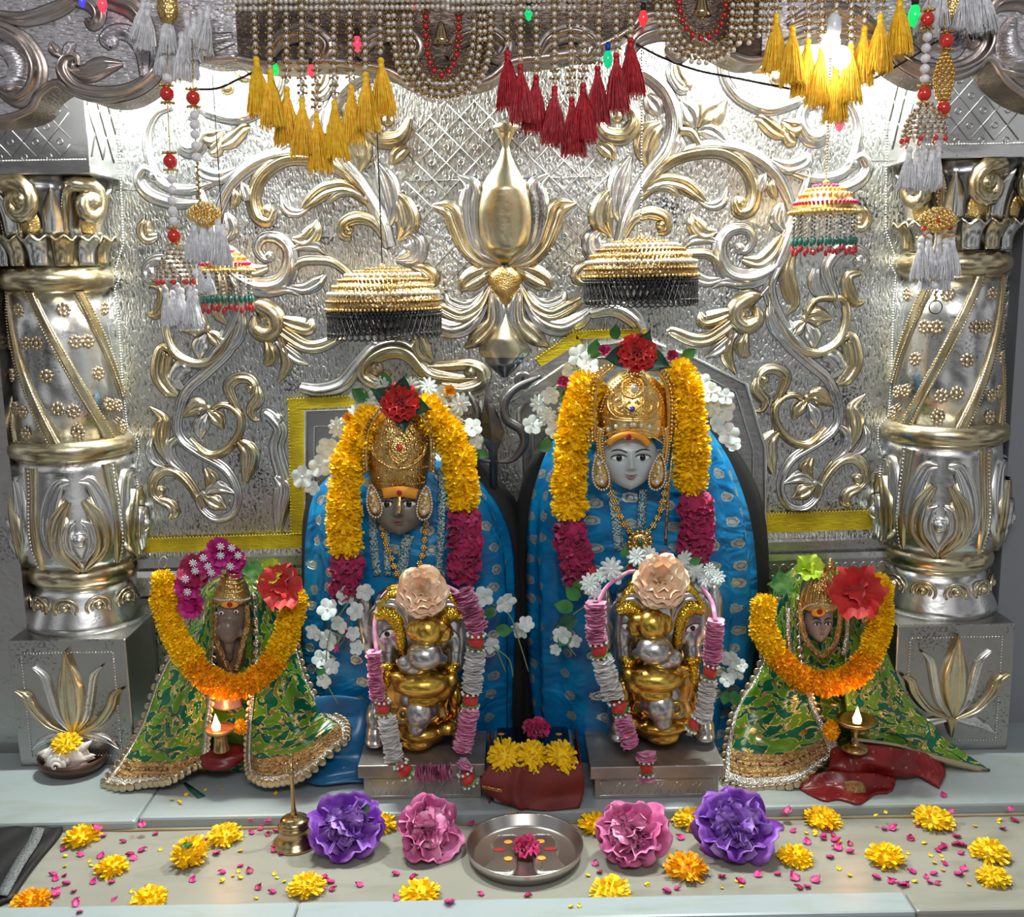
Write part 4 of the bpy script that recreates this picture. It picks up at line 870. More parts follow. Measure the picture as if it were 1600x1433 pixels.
def side_hanging(label, items, Y=YH):
    x0, y0 = items[0][1], items[0][2]
    t = thing('bead_hanging', label, 'hanging', P(x0, y0, Y))
    path = []
    for it in items:
        k, x, y = it[:3]; c = P(x, y, Y)
        if k in 'rwgc': path.append(c)
        if k == 'r':
            mb = MB(); mb.sphere(c, it[3] * S(Y) if len(it) > 3 else 0.0125, 16, 10); mb.build('red_bead', M_coral, t)
            for s_ in (1, -1):
                mb = MB(); mb.sphere(c + Vector((0, 0, s_ * 0.0125)), (.005, .005, .002), 8, 5)
                for q in range(8):
                    a = q * math.pi / 4; mb.tube([c + Vector((0, 0, s_ * 0.013)), c + Vector((0.013 * math.cos(a), 0.013 * math.sin(a), s_ * (0.0155)))], 0.0018, 4)
                mb.build('bead_cap', M_oldgold, t)
        elif k == 'w': mb = MB(); mb.sphere(c, (0.0085, 0.0085, 0.0080), 12, 8); mb.build('white_bead', M_whitebead, t)
        elif k == 'g':
            x2, y2 = it[3], it[4]; mb = MB()
            for i, p in enumerate(resample([c, P(x2, y2, Y)], 0.0052)): mb.sphere(p + Vector((0.0012 * (-1) ** i, 0, 0)), 0.0031, 6, 4)
            mb.build('gilt_chain', M_goldbead, t); path.append(P(x2, y2, Y))
        elif k == 'n':
            w, h = it[3] * S(Y), it[4] * S(Y); mb = MB()
            for i in range(13):
                v = i / 12; r = w * .5 * (0.25 + .75 * math.sin(math.pi * v) ** .8); n = 9
                for q in range(n):
                    a = 2 * math.pi * q / n + i * .35; mb.sphere((c.x + r * math.cos(a), c.y + r * math.sin(a), c.z - h * v), 0.0036, 5, 4)
            mb.build('gilt_net', M_gold, t)
        elif k == 'd': dome_beads(t, c, it[3] * S(Y), it[4] * S(Y))
        elif k == 't':
            for i, (dx, dy) in enumerate(it[3]):
                inst(T_w[i % 2], t, 'white_tassel', P(x + dx, y + dy, Y + 0.01 * (i % 3 - 1)), (R(random.uniform(-6, 6)), R(random.uniform(-8, 8)), i), (it[4],) * 3)
    if len(path) > 1: mb = MB(); mb.tube(path, 0.0011, 5); mb.build('cord', M_oldgold, t)
    return t
side_hanging('outer of the two left bead hangings, three red beads above a beaded dome', [('c', 262, 70), ('w', 261, 122), ('r', 261, 147), ('r', 266, 252), ('w', 268, 280), ('w', 269, 296), ('w', 269, 313), ('w', 270, 330), ('w', 271, 346), ('r', 272, 369), ('d', 275, 432, 26, 40), ('t', 275, 446, [(-18, 2), (-6, 8), (8, 4), (20, 0), (30, 6), (2, -4)], 1.0)])
side_hanging('inner of the two left bead hangings, red bead above white beads and chain', [('c', 300, 60), ('r', 302, 153), ('w', 304, 180), ('w', 304, 195), ('w', 305, 210), ('w', 306, 228), ('w', 307, 246), ('g', 308, 256, 312, 318), ('n', 318, 318, 46, 32), ('t', 318, 340, [(-14, 2), (-4, 0), (10, 4), (22, 2), (30, 10)], 1.05), ('w', 304, 408), ('w', 305, 426), ('t', 316, 418, [(-4, 0), (8, 4)], 0.6)])
side_hanging('outer left-hand string of the right bead hangings, white beads above a wide dome', [('c', 1452, -10), ('r', 1449, 30), ('w', 1449, 58), ('w', 1447, 75), ('w', 1446, 91), ('w', 1445, 107), ('w', 1445, 123), ('r', 1444, 147), ('d', 1444, 210, 30, 42), ('t', 1444, 226, [(-22, 4), (-12, 10), (2, 6), (14, 6), (24, 2), (-2, 0)], 1.0)])
side_hanging('outer right-hand string of the right bead hangings with a gilt net spindle', [('c', 1475, 20), ('r', 1479, 64), ('n', 1477, 84, 26, 68), ('r', 1474, 169), ('w', 1472, 194), ('w', 1471, 209), ('w', 1470, 225), ('c', 1470, 240), ('g', 1466, 302, 1467, 326), ('n', 1466, 326, 50, 32), ('r', 1443, 358, 4), ('r', 1485, 356, 4), ('r', 1467, 344, 4), ('t', 1466, 366, [(-26, 4), (-14, 0), (0, -4), (12, 6), (22, 0)], 1.05), ('w', 1458, 412), ('w', 1460, 430), ('w', 1461, 446), ('g', 1462, 456, 1462, 470), ('t', 1462, 410, [(14, 0), (-14, -2)], .7)])
c = P(1462, 480, YH); mb = MB(); mb.tube([c + Vector((0.012 * math.cos(a), 0, 0.012 * math.sin(a))) for a in [q * math.pi / 10 for q in range(20)]], 0.0012, 5, closed=True)
tag(mb.build('metal_ring', M_wire, loc=c), 'small dark metal ring at the lowest end of the right bead hangings', 'ring')
for lab, cx, pts in (('bunch of white tassels hanging at the top left of the arch', 270, [(-38, 4), (-44, -6), (-4, 46), (14, 50), (34, 26), (42, 14), (20, 20), (-8, 10), (-14, 44), (26, 46), (56, 8)]),
                     ('bunch of white tassels hanging at the top right of the arch', 1500, [(-40, -24), (-26, -30), (-10, -26), (6, -28), (18, -22), (30, -30), (-34, -18), (38, -26)])):
    t = thing('tassel_bunch', lab, 'tassel', P(cx, 0, YH + .03))
    for i, (dx, dy) in enumerate(pts):
        o_ = inst(T_w[i % 2], t, 'white_tassel', P(cx + dx, dy, YH + .03 + .01 * (i % 3)), (R(random.uniform(-5, 5)), R(-dx * .25), i), (1.15,) * 3)
    mb = MB(); mb.sphere(P(cx - 8, 12, YH + .035), (.02, .012, .03), 10, 8); mb.build('gilt_knot', M_oldgold, t)
for o in PROTO: bpy.data.objects.remove(o)
# fairy lights and wires
def bulb(px, py, col, label, Y=-0.46, s=1.0, e=2.0, up=None):
    c = P(px, py, Y); t = thing('fairy_bulb', label, 'light bulb', c); mb = MB(); k = 0.010 * s
    mb.lathe([(0.0005, -1.6 * k), (k * .55, -1.2 * k), (k * .85, -.4 * k), (k * .8, .4 * k), (k * .5, 1.1 * k), (k * .4, 1.3 * k)], c, 14)
    m = mat('lit_' + label.split()[1] + '_plastic', col, 0, .15, emit=col, estr=e, coat=1); mb.build('glass', m, t)
    mb = MB(); mb.lathe([(k * .45, 1.1 * k), (k * .5, 2.0 * k), (k * .3, 2.6 * k)], c, 10); mb.build('socket', up or M_wire, t); return t
bulb(430, 108, (0.0, 0.5, 0.08), 'small green fairy bulb among the left pearl strings', e=1.2, s=.8)
bulb(486, 110, (0.8, 0.05, 0.1), 'small pink fairy bulb glowing among the left pearl strings', e=1.0, s=.8)
bulb(558, 68, (0.8, 0.05, 0.12), 'small red fairy bulb near the fourth right yellow tassel of the left valance', e=1.0)
bulb(645, 8, (0.8, 0.05, 0.08), 'small red fairy bulb at the top above the first beaded loop', e=1.0, s=.7)
bulb(826, 20, (0.0, 0.5, 0.15), 'small green fairy bulb above the red tassels', e=1.2, s=.9)
bulb(950, 92, (0.0, 0.45, 0.2), 'small green fairy bulb with a blue cap beside the last red tassels', e=1.0, s=1.1, up=mat('blue_cap', (0.0, 0.08, 0.6), 0, .3))
bulb(1005, 28, (0.8, 0.03, 0.04), 'small red fairy bulb right of the red tassel valance', e=0.9)
bulb(1312, 192, (0.8, 0.15, 0.25), 'small pink fairy bulb below the right yellow tassels', e=0.8)
bulb(1429, 24, (0.0, 0.5, 0.1), 'large green fairy bulb beside the right bead hangings', e=1.2, s=1.4)
bulb(160, 6, (0.8, 0.05, 0.1), 'small red fairy bulb on the left scroll of the arch', e=0.8)
bulb(128, 2, (0.05, 0.05, 0.8), 'small blue fairy bulb on the left scroll of the arch', e=0.8, s=.7)
t = thing('light_bulb', 'bare white light bulb glaring in front of the right yellow tassels', 'light bulb', P(1305, 80, -0.56))
for q, (x, y, r) in enumerate(((1298, 68, .016), (1315, 90, .016))):
    c = P(x, y, -0.56); mb = MB(); mb.sphere(c, (r, r, r * 1.2), 16, 12); mb.build('lamp_glass', mat('lit_white_glass', (1, 1, 1), 0, .3, emit=(1, .98, .95), estr=14), t)
mb = MB(); c = P(1303, 50, -0.56); mb.lathe([(.008, -.01), (.012, 0), (.012, .02), (.006, .03)], c, 14); mb.build('lamp_holder', M_whitebead, t)
def wire(label, pts, r=0.0022, m=M_wire, name='wire'):
    w = [P(*p) for p in pts]; w = [Vector(q) for q in crom([tuple(p) for p in w], 6)]
    mb = MB(); mb.tube(w, r, 6); return tag(mb.build(name, m, loc=w[0]), label, 'wire')
wire('dark twisted wire drooping below the left end of the pearl valance', [(305, 140, -.40), (340, 138, -.42), (370, 125, -.43), (402, 110, -.44)])
wire('dark twisted wire sagging right of the red tassels across the bright wall', [(975, 55, -.44), (1000, 72, -.43), (1040, 92, -.42), (1090, 110, -.42), (1150, 122, -.42), (1250, 142, -.43)])
wire('dark twisted wire running from the right yellow tassels to the arch', [(1342, 132, -.44), (1375, 118, -.44), (1410, 98, -.44), (1440, 80, -.45), (1485, 50, -.46)])
# ================================================================== FLOWER AND CLOTH BUILDERS
def Q(px, py, Y, zmin=0.003):
    p = P(px, py, Y)
    if p.z < zmin: p = PZ(px, py, zmin)
    return p
def frame(axis, spin=0.0):
    A = Vector(axis).normalized(); X = A.orthogonal().normalized(); Yv = A.cross(X)
    c, s = math.cos(spin), math.sin(spin); return X * c + Yv * s, Yv * c - X * s, A
def petal(mb, c, fr, az, L, w, elev, curl=0.0, cup=0.0, ruf=0.0, n=4, m=4, seed=0, r0=0.0, tip=0.5):
    X, Y, A = fr; rd = X * math.cos(az) + Y * math.sin(az); T = A.cross(rd); rows = []
    p = Vector(c) + rd * r0; rnd = random.Random(seed)
    ph = rnd.random() * 6
    for i in range(n + 1):
        s = i / n; e = elev + curl * s; d = rd * math.cos(e) + A * math.sin(e); nn = A * math.cos(e) - rd * math.sin(e)
        if i: p = p + d * (L / n)
        ww = w * (math.sin(math.pi * (0.12 + (0.88 - (1 - tip) * 0.0) * s * 0.72 + 0.0)) if tip > .3 else math.sin(math.pi * min(1, 0.1 + .9 * s)))
        rows.append([p + T * (ww * q / m * 2) + nn * (cup * L * (q / m * 2) ** 2 + ruf * L * s * math.sin(ph + q * 2.2 + s * 2)) - d * (L * .12 * s * (q / m * 2) ** 2) for q in [k - m / 2 for k in range(m + 1)]])
    mb.grid(rows)
def bloom_mesh(m, seed=1, n=190, flat=0.8, hemi=False):
    """marigold head: dense ragged petals"""
    rnd = random.Random(seed); mb = MB(); mb.sphere((0, 0, 0), (0.72, 0.72, 0.72 * flat), 10, 7)
    for k in range(n):
        z = 1 - 2 * (k + .5) / n
        if hemi and z < -0.25: continue
        a = k * 2.39996; r = math.sqrt(1 - z * z); d = Vector((r * math.cos(a), r * math.sin(a), z)) + Vector([rnd.uniform(-.22, .22) for _ in range(3)]); d.normalize()
        side = d.orthogonal().normalized(); side = Quaternion(d, rnd.random() * 6.28) @ side; up = d.cross(side)
        L = rnd.uniform(.30, .50); w = rnd.uniform(.075, .13); b = d * .62; fl = lambda v: Vector((v.x, v.y, v.z * flat))
        cu = rnd.uniform(-.22, .22); p0 = b; p1 = b + d * L * .5 + up * cu * .4; p2 = b + d * L + up * cu
        mb.grid([[fl(p0 - side * w * .5), fl(p0 + side * w * .5)], [fl(p1 - side * w), fl(p1 + up * .03), fl(p1 + side * w)][::2], [fl(p2 - side * w * .75), fl(p2 + side * w * .75)]])
    return mb.build('marigold_bloom', m)
BY = [bloom_mesh(M_mari, k) for k in range(3)]; BO = [bloom_mesh(M_mario, k + 4) for k in range(2)]; BL = [bloom_mesh(M_maril, k + 7) for k in range(2)]
BH = [bloom_mesh(m_, 20 + k, 230, 0.62, True) for k, m_ in enumerate((M_mari, M_maril, M_mari, M_mario))]
def rosehead(mb, c, R_, axis=(0, -1, 0.3), layers=((6, 1.0, .35), (6, .85, .7), (5, .65, 1.0), (4, .42, 1.25)), ruf=.12, seed=1, wf=.55):
    fr = frame(axis, seed)
    for li, (n, sc, el) in enumerate(layers):
        for k in range(n):
            petal(mb, c, fr, 2 * math.pi * k / n + li * .7, R_ * sc, R_ * sc * wf, el, .35, -.12, ruf, 5, 6, seed * 31 + li * 7 + k)
def crumple_mesh(m, seed=3, n=34):
    rnd = random.Random(seed); mb = MB(); mb.sphere((0, 0, 0), .7, 12, 8)
    for k in range(n):
        z = 1 - 2 * (k + .5) / n; a = k * 2.39996; r = math.sqrt(1 - z * z)
        petal(mb, Vector((r * math.cos(a), r * math.sin(a), z)) * .45, frame((r * math.cos(a), r * math.sin(a), z), rnd.random() * 6), 0, .62, .42, rnd.uniform(.9, 1.5), rnd.uniform(-.9, .3), -.2, .16, 5, 5, k)
    return mb.build('crumpled_rose', m)
BC = [crumple_mesh(M_crim, k) for k in range(3)]
PROTO2 = BY + BO + BL + BH + BC
def garland(label, segs, r, name='marigold_garland', cat='garland', step=0.42):
    """segs: [(kind, [(px,py,Y)...])]"""
    c = P(*segs[0][1][0]); t = thing(name, label, cat, c); k = 0; allp = []
    for kind, pts in segs:
        w = [Vector(q) for q in crom([tuple(P(*p)) for p in pts], 8)]; allp += w
        protos, nm = {'y': (BY, 'marigold_bloom'), 'o': (BO, 'marigold_bloom'), 'l': (BL, 'marigold_bloom'), 'c': (BC, 'crimson_rose')}[kind]
        pr = resample(w, r * (step * (1.45 if kind == 'c' else 1.0)))
        for i, p in enumerate(pr):
            a, b = pr[max(i - 1, 0)], pr[min(i + 1, len(pr) - 1)]; d = (b - a) if (b - a).length > 1e-6 else Vector((0, 0, 1))
            q = d.to_track_quat('Z', 'Y').to_euler(); q.rotate_axis('Z', random.random() * 6.28)
            pp = p + Vector([random.uniform(-1, 1) * r * .08 for _ in range(3)])
            inst(protos[(i + k) % len(protos)], t, nm, pp, q, r * random.uniform(.92, 1.08) * (1.02 if kind == 'c' else 1.0)); k += 1
    run = [allp[0]]
    for q in allp[1:] + [None]:
        if q is None or (q - run[-1]).length > 0.07:
            if len(run) > 2: mb = MB(); mb.tube(run, 0.0018, 5); mb.build('thread', M_stem, t)
            run = []
        if q is not None: run.append(q)
    return t
def sheet(rows, nu=24, nv=24, wav=0.0, wk=6, zmin=0.003):
    """smooth cloth surface through rows of (px,py,Y); returns f(u,v)"""
    G_ = [[tuple(Q(*p, zmin)) for p in r] for r in rows]
    rr = [crom(r, 8) for r in G_]; n = min(len(r) for r in rr)
    cols = [crom([rr[i][j] for i in range(len(rr))], 8) for j in range(n)]
    A = np.array(cols)                                            # [u][v][3]
    def f(u, v, off=0.0):
        a = min(max(u, 0), 1) * (A.shape[0] - 1); b = min(max(v, 0), 1) * (A.shape[1] - 1); i, j = int(min(a, A.shape[0] - 1.001)), int(min(b, A.shape[1] - 1.001)); fa, fb = a - i, b - j
        p = A[i, j] * (1 - fa) * (1 - fb) + A[i + 1, j] * fa * (1 - fb) + A[i, j + 1] * (1 - fa) * fb + A[i + 1, j + 1] * fa * fb
        w = wav * math.sin(u * wk * 6.283 + math.sin(v * 5) * .8) * (0.25 + .75 * v)
        return Vector((p[0], p[1] - w - off, p[2] + 0.3 * off))
    return f
def gridf(mb, f, u0=0, u1=1, v0=0, v1=1, nu=28, nv=28, off=0.0):
    rows = [[f(u0 + (u1 - u0) * i / nu, v0 + (v1 - v0) * j / nv, off) for i in range(nu + 1)] for j in range(nv + 1)]
    w = (rows[nv // 2][0] - rows[nv // 2][-1]).length; h = (rows[0][nu // 2] - rows[-1][nu // 2]).length
    mb.grid(rows, uv=lambda j, i: (i / nu * w, j / nv * h))
def drape(rows, Yc, seg=72, fold=0.02, fk=14, top=True):
    """closed cloth body through silhouette rows (y, xl, xr, depth)"""
    c = crom(rows, 6); R3 = []
    for i, (y, xl, xr, d) in enumerate(c):
        a, b = P(xl, y, Yc), P(xr, y, Yc); cx = (a.x + b.x) / 2; w = (b.x - a.x) / 2; z = max(a.z * .5 + b.z * .5, 0.002); v = i / (len(c) - 1); row = []
        for k in range(seg):
            th = 2 * math.pi * k / seg; q = 1 + fold * (.25 + v) * (math.sin(fk * th + 1.5 * math.sin(3 * v)) + .5 * math.sin(fk * 1.7 * th + 4 * v))
            row.append((cx + w * q * math.cos(th), Yc + d * q * math.sin(th), z + (a.z - b.z) * -.5 * math.cos(th) * (0 if z <= .002 else 1)))
        R3.append((row, w, z))
    mb = MB(); mb.grid([r[0] for r in R3], True, True, uv=lambda i, j: (abs((j / seg) - .5) * 4.2 * 0.21, R3[i][2]))
    def front(px, py, eps=0.004):
        for a, b in zip(c, c[1:]):
            if a[0] <= py <= b[0] or b is c[-1] or py < c[0][0]:
                t = (py - a[0]) / ((b[0] - a[0]) or 1); xl = a[1] + (b[1] - a[1]) * t; xr = a[2] + (b[2] - a[2]) * t; d = a[3] + (b[3] - a[3]) * t; break
        u = (px - (xl + xr) / 2) / ((xr - xl) / 2); return P(px, py, Yc - d * math.sqrt(max(0.02, 1 - u * u)) - eps)
    return mb, front
def flower5(mb, c, r, axis=(0, -1, .2), spin=0, n=5, seed=0):
    fr = frame(axis, spin)
    for k in range(n): petal(mb, c, fr, 2 * math.pi * k / n, r, r * (.46 if n == 5 else .2), .25, -.15, -.08, .03, 3, 4, seed + k)
    mb.sphere(Vector(c) + fr[2] * r * .08, r * .12, 6, 4)
def leaf(mb, c, d, L, w, nrm=(0, -1, 0), bend=-.5):
    d = Vector(d).normalized(); n = Vector(nrm); n = (n - d * n.dot(d)).normalized()
    petal(mb, c, (d, n.cross(d), n), 0, L, w, .2, bend, .06, 0, 6, 4, 0, 0, tip=.1)
def spray(label, flowers, leaves=(), Y=-0.2, n=5, r=15, stems=(), m=None, name='white_flower_spray', grp=None, pm=None):
    c = P(flowers[0][0], flowers[0][1], Y); t = thing(name, label, 'flowers', c, grp)
    for i, f in enumerate(flowers):
        x, y = f[0], f[1]; rr = (f[2] if len(f) > 2 else r) * S(Y) * random.uniform(.9, 1.1); mb = MB(); k = f[3] if len(f) > 3 else n
        p = P(x, y, Y + random.uniform(-.012, .012)); ax = (random.uniform(-.6, .6), -1, random.uniform(-.3, .6))
        if k >= 9: flower5(mb, p, rr, ax, random.random() * 6, k, i); flower5(mb, p + Vector((0, -.004, 0)), rr * .75, ax, random.random() * 6, k, i + 50)
        else: flower5(mb, p, rr, ax, random.random() * 6, k, i)
        mb.build('flower', m or M_cream, t)
    for x, y, dx, dz, L in leaves:
        mb = MB(); leaf(mb, P(x, y, Y), (dx, -.15, dz), L * S(Y), L * S(Y) * .34); mb.build('leaf', M_leaf if L < 40 else M_leafd, t)
    mb = MB()
    for s_ in stems: mb.tube([Vector(q) for q in crom([tuple(P(x, y, Y + .004)) for x, y in s_], 5)], .0013, 4)
    if not stems: mb.tube([Vector(q) for q in crom([tuple(P(f[0], f[1], Y + .012)) for f in flowers[:]], 4)], .0013, 4)
    mb.build('stem', M_stem, t); return t
# ================================================================== IDOLS
def face(t, cx, cy, w, h, Yc, D, m, lipm, nose=1.0, eyes=True, jaw=.25, eyey=.16, es=1.0, smile=.06):
    c = P(cx, cy, Yc); W2 = w * S(Yc) / 2; H2 = h * S(Yc) / 2; g = lambda u, v, a, b, su, sv: math.exp(-((u - a) / su) ** 2 - ((v - b) / sv) ** 2)
    def surf(u, v):
        hw = (max(0, 1 - abs(v) ** 2.6)) ** .5 * (1 - jaw * max(0, -v) ** 1.3)
        y = math.sqrt(max(0, 1 - abs(u) ** 2.4)) * (1 - .25 * v * v) * D
        b = 0
        b += nose * (.34 * g(u, v, 0, -.14, .13, .13) + .22 * g(u, v, 0, .05, .085, .22) + .10 * (g(u, v, .14, -.20, .08, .07) + g(u, v, -.14, -.20, .08, .07)))
        b += -.12 * (g(u, v, .4, eyey, .24, .13) + g(u, v, -.4, eyey, .24, .13)) + .05 * (g(u, v, .4, eyey + .22, .3, .08) + g(u, v, -.4, eyey + .22, .3, .08))
        b += .09 * g(u, v, 0, -.44, .24, .055) + .10 * g(u, v, 0, -.56, .20, .055) - .07 * g(u, v, 0, -.50, .30, .028) + .10 * g(u, v, 0, -.80, .25, .14)
        b += .06 * (g(u, v, .5, -.28, .3, .25) + g(u, v, -.5, -.28, .3, .25))
        return Vector((c.x + u * W2 * hw, c.y - y - b * W2 * .75 * (1 if hw > .2 else hw * 5), c.z + v * H2))
    mb = MB(); N = 44; rows = [[surf(-1 + 2 * i / N, -1 + 2 * j / N) for i in range(N + 1)] for j in range(N + 1)]
    mb.grid(rows); rows2 = [[Vector((p.x, 2 * c.y - p.y if False else c.y + (c.y - p.y) * .35 + .004, p.z)) for p in r] for r in rows]; mb.grid([r[::-1] for r in rows2]); hd = mb.build('face', m, t)
    for s_ in (-1, 1):
        if eyes:
            e = surf(s_ * .40, eyey) + Vector((0, -.0018, 0)); mb = MB(); mb.sphere(e + Vector((0, .001, 0)), (W2 * .20 * es, .005, H2 * .085 * es), 16, 10); ew = mb.build('eye', M_eye, t)
            mb = MB(); mb.sphere(e + Vector((0, -.003, 0)), (W2 * .085 * es, .0028, W2 * .085 * es), 12, 8); mb.build('pupil', M_pupil, ew)
            mb = MB(); mb.tube([e + Vector((W2 * .23 * es * math.cos(a), -.004 - 0 * a, H2 * .095 * es * math.sin(a))) for a in [math.pi * q / 10 for q in range(11)]], [.0006] + [.0013] * 9 + [.0006], 5); mb.build('eyelid', M_brow, ew)
            mb = MB(); mb.tube([surf(s_ * (.14 + .56 * q / 8), eyey + .20 + .09 * math.sin(math.pi * q / 8 * .9)) + Vector((0, -.001, 0)) for q in range(9)], [.0009] + [.0017] * 6 + [.0012, .0006], 5); mb.build('eyebrow', M_brow, t)
    mb = MB()
    for v0, amp, wd in ((-.455, .03, .024), (-.545, -.02, .028)):
        pts = [surf(.24 * (q / 6), v0 + smile * (q / 6) ** 2 + amp * math.cos(q / 6 * math.pi / 2) * .5) + Vector((0, -.001, 0)) for q in range(-6, 7)]
        mb.tube(pts, [max(.0006, H2 * wd * math.cos(q / 6.4 * math.pi / 2)) for q in range(-6, 7)], 6)
    mb.build('lips', lipm, t)
    return surf
def crown(t, cx, rows, Yc, m, decor, dome=True, name='crown'):
    """rows (y, halfwidth px, depth m) top to bottom"""
    c = crom(rows, 5); seg = 48; g = []
    for y, hw, d in c:
        p = P(cx, y, Yc); w = hw * S(Yc); g.append([(p.x + w * math.cos(2 * math.pi * k / seg), Yc + d * math.sin(2 * math.pi * k / seg), p.z) for k in range(seg)])
    mb = MB(); mb.grid(g, True, True); cr = mb.build(name, m, t)
    def on(px, py, eps=0.0025):
        for a, b in zip(c, c[1:]):
            if py <= b[0]: break
        k = min(1, max(0, (py - a[0]) / ((b[0] - a[0]) or 1))); hw = a[1] + (b[1] - a[1]) * k; d = a[2] + (b[2] - a[2]) * k; u = (px - cx) / hw
        return P(px, py, Yc - d * math.sqrt(max(0.03, 1 - u * u)) - eps)
    for kind, pts, r, *mm in decor:
        for sg in ((1, -1) if kind[-1] == '2' else (1,)):
            q = [(cx + sg * (x - cx), y) for x, y in pts]
            mb = MB()
            if kind[0] == 't': mb.tube([on(*p) for p in crom(q, 6)], r * 1.15, 6)
            elif kind[0] == 'b':
                for p in resample([on(*p) for p in crom(q, 6)], r * 2.3): mb.sphere(p, r, 7, 5)
            elif kind[0] == 'g': mb.sphere(on(*q[0]), (r, r * .7, r * 1.15), 12, 8)
            mb.build({'t': 'crown_scroll', 'b': 'crown_beading', 'g': 'gem'}[kind[0]], mm[0] if mm else m, cr)
    return cr, on
def paisley(t, cx, cy, w, h, Y, flip=1, lean=.15):
    c = P(cx, cy, Y); s = S(Y); mb = MB(); out = []
    for k in range(28):
        a = 2 * math.pi * k / 28; x = math.cos(a) * (1 - .38 * math.sin(a)) ; z = math.sin(a)
        out.append(Vector((c.x + flip * (x * w * .5 + z * lean * w) * s, Y, c.z + z * h * .5 * s)))
    mb.add([c + Vector((0, -.006, 0))] + out + [o + Vector((0, .004, 0)) for o in out], [(0, 1 + (k + 1) % 28, 1 + k) for k in range(28)] + [(1 + k, 1 + (k + 1) % 28, 29 + (k + 1) % 28, 29 + k) for k in range(28)])
    e = mb.build('earring', M_gold, t); mb = MB()
    for p in resample(out + out[:1], .0058): mb.sphere(p + Vector((0, -.002, 0)), .0027, 6, 4)
    for k, (dx, dz, r) in enumerate(((0, -.26, .0065), (.05, .26, .0055), (0, .02, .004), (-.2, -.08, .003), (.22, -.1, .003), (-.18, .3, .003))): mb.sphere(c + Vector((flip * (dx * w + dz * lean * w * 2) * s, -.006, dz * h * s)), r, 8, 6)
    mb.build('earring_pearls', M_pearl, e)
def chainlinks(t, pts, size, m=M_gold, name='necklace', Y=None):
    w = [Vector(q) for q in crom([tuple(p) for p in pts], 6)]; mb = MB(); pr = resample(w, size * 2.1)
    for i, p in enumerate(pr):
        for a in range(6): 
            q = a * math.pi / 3; mb.sphere(p + Vector((math.cos(q) * size * .62, 0, math.sin(q) * size * .62)), size * .36, 6, 4)
        mb.sphere(p + Vector((0, -.002, 0)), size * .4, 6, 4)
    mb.tube(w, size * .22, 5); return mb.build(name, m, t)
def ribbonpx(pts, w, m, t, name, Y=None, fr=None, off=.004):
    """flat band following the cloth: pts px; fr = front() surface or None"""
    c = crom(pts, 8); ps = [(fr(*p[:2], off) if fr else P(*p)) for p in c]; rows = []
    for i, p in enumerate(ps):
        d = ps[min(i + 1, len(ps) - 1)] - ps[max(i - 1, 0)]; n = Vector((-d.z, 0, d.x)).normalized() * (w * S(-.2) * .5)
        rows.append([p - n, p + Vector((0, -.0015, 0)), p + n])
    mb = MB(); mb.grid(rows); return mb.build(name, m, t, solid=.0015)
# ---- left big idol
t = thing('deity_idol', 'dark faced idol in a blue silk saree and tall antique gold crown', 'idol', (P(640, 1165, -.1).x, -.1, 0))
mb, _ = drape([(655, 590, 700, .02), (700, 560, 735, .04), (745, 500, 775, .05), (800, 476, 812, .055), (900, 473, 822, .06), (1050, 474, 828, .06), (1166, 476, 824, .06)], -.085, fold=.012, fk=16); mb.build('black_shawl', M_black, t)
mb, fL = drape([(670, 590, 662, .03), (695, 572, 680, .06), (728, 535, 722, .08), (765, 496, 757, .09), (830, 483, 790, .10), (900, 481, 798, .105), (1000, 479, 799, .11), (1080, 481, 797, .11), (1166, 484, 795, .11)], -.125, fold=.04, fk=13); mb.build('saree', M_blue, t)
sf = face(t, 625, 788, 86, 86, -.232, .045, M_dark, M_lip, es=1.3, jaw=.12)
ribbonpx([(598, 771, -.279), (625, 768, -.287), (652, 772, -.279)], 16, M_tilak, t, 'forehead_paste')
mb = MB(); c_ = P(624, 770, -.291); mb.sphere(c_, (.0055, .003, .006), 10, 8); mb.build('forehead_mark', M_kumkum, t)
mb = MB(); mb.tube([P(624, 776, -.293), P(624, 790, -.298), P(624, 802, -.303)], [.0035, .0045, .004], 8); mb.build('nose_strip', M_gold, t)
dec = [('b2', [(625, 758), (600, 757), (580, 753)], .0024), ('b2', [(625, 735), (600, 734), (575, 728)], .0026), ('t2', [(625, 733), (605, 728), (585, 712), (578, 690)], .003),
       ('t2', [(625, 725), (612, 716), (609, 700), (615, 682), (625, 676)], .0032), ('b2', [(625, 728), (608, 720), (603, 700), (609, 680), (625, 668)], .002), ('g', [(624, 700)], .0062, M_coral),
       ('t2', [(600, 722), (586, 710), (582, 695), (592, 688), (597, 700), (590, 705)], .0024), ('t2', [(598, 680), (586, 672), (594, 662), (604, 668), (600, 678)], .0024), ('b2', [(577, 690), (585, 672), (600, 655), (615, 645)], .0024),
       ('t2', [(612, 668), (606, 656), (616, 648), (624, 655)], .0024), ('g2', [(604, 690)], .003), ('g2', [(592, 716)], .003), ('g2', [(610, 660)], .003)] + [('t2', [(x, 745), (x + 2, 752)], .0028) for x in (630, 638, 646, 654, 662)] + [('g2', [(x, y)], .0022) for x, y in ((588, 700), (596, 712), (602, 670), (582, 682), (572, 735), (590, 742), (618, 662), (615, 738), (600, 744))]
crown(t, 623, [(636, 8, .012), (648, 26, .03), (668, 42, .045), (695, 49, .052), (725, 49, .052), (748, 44, .048), (760, 43, .047)], -.225, M_oldgold, dec)
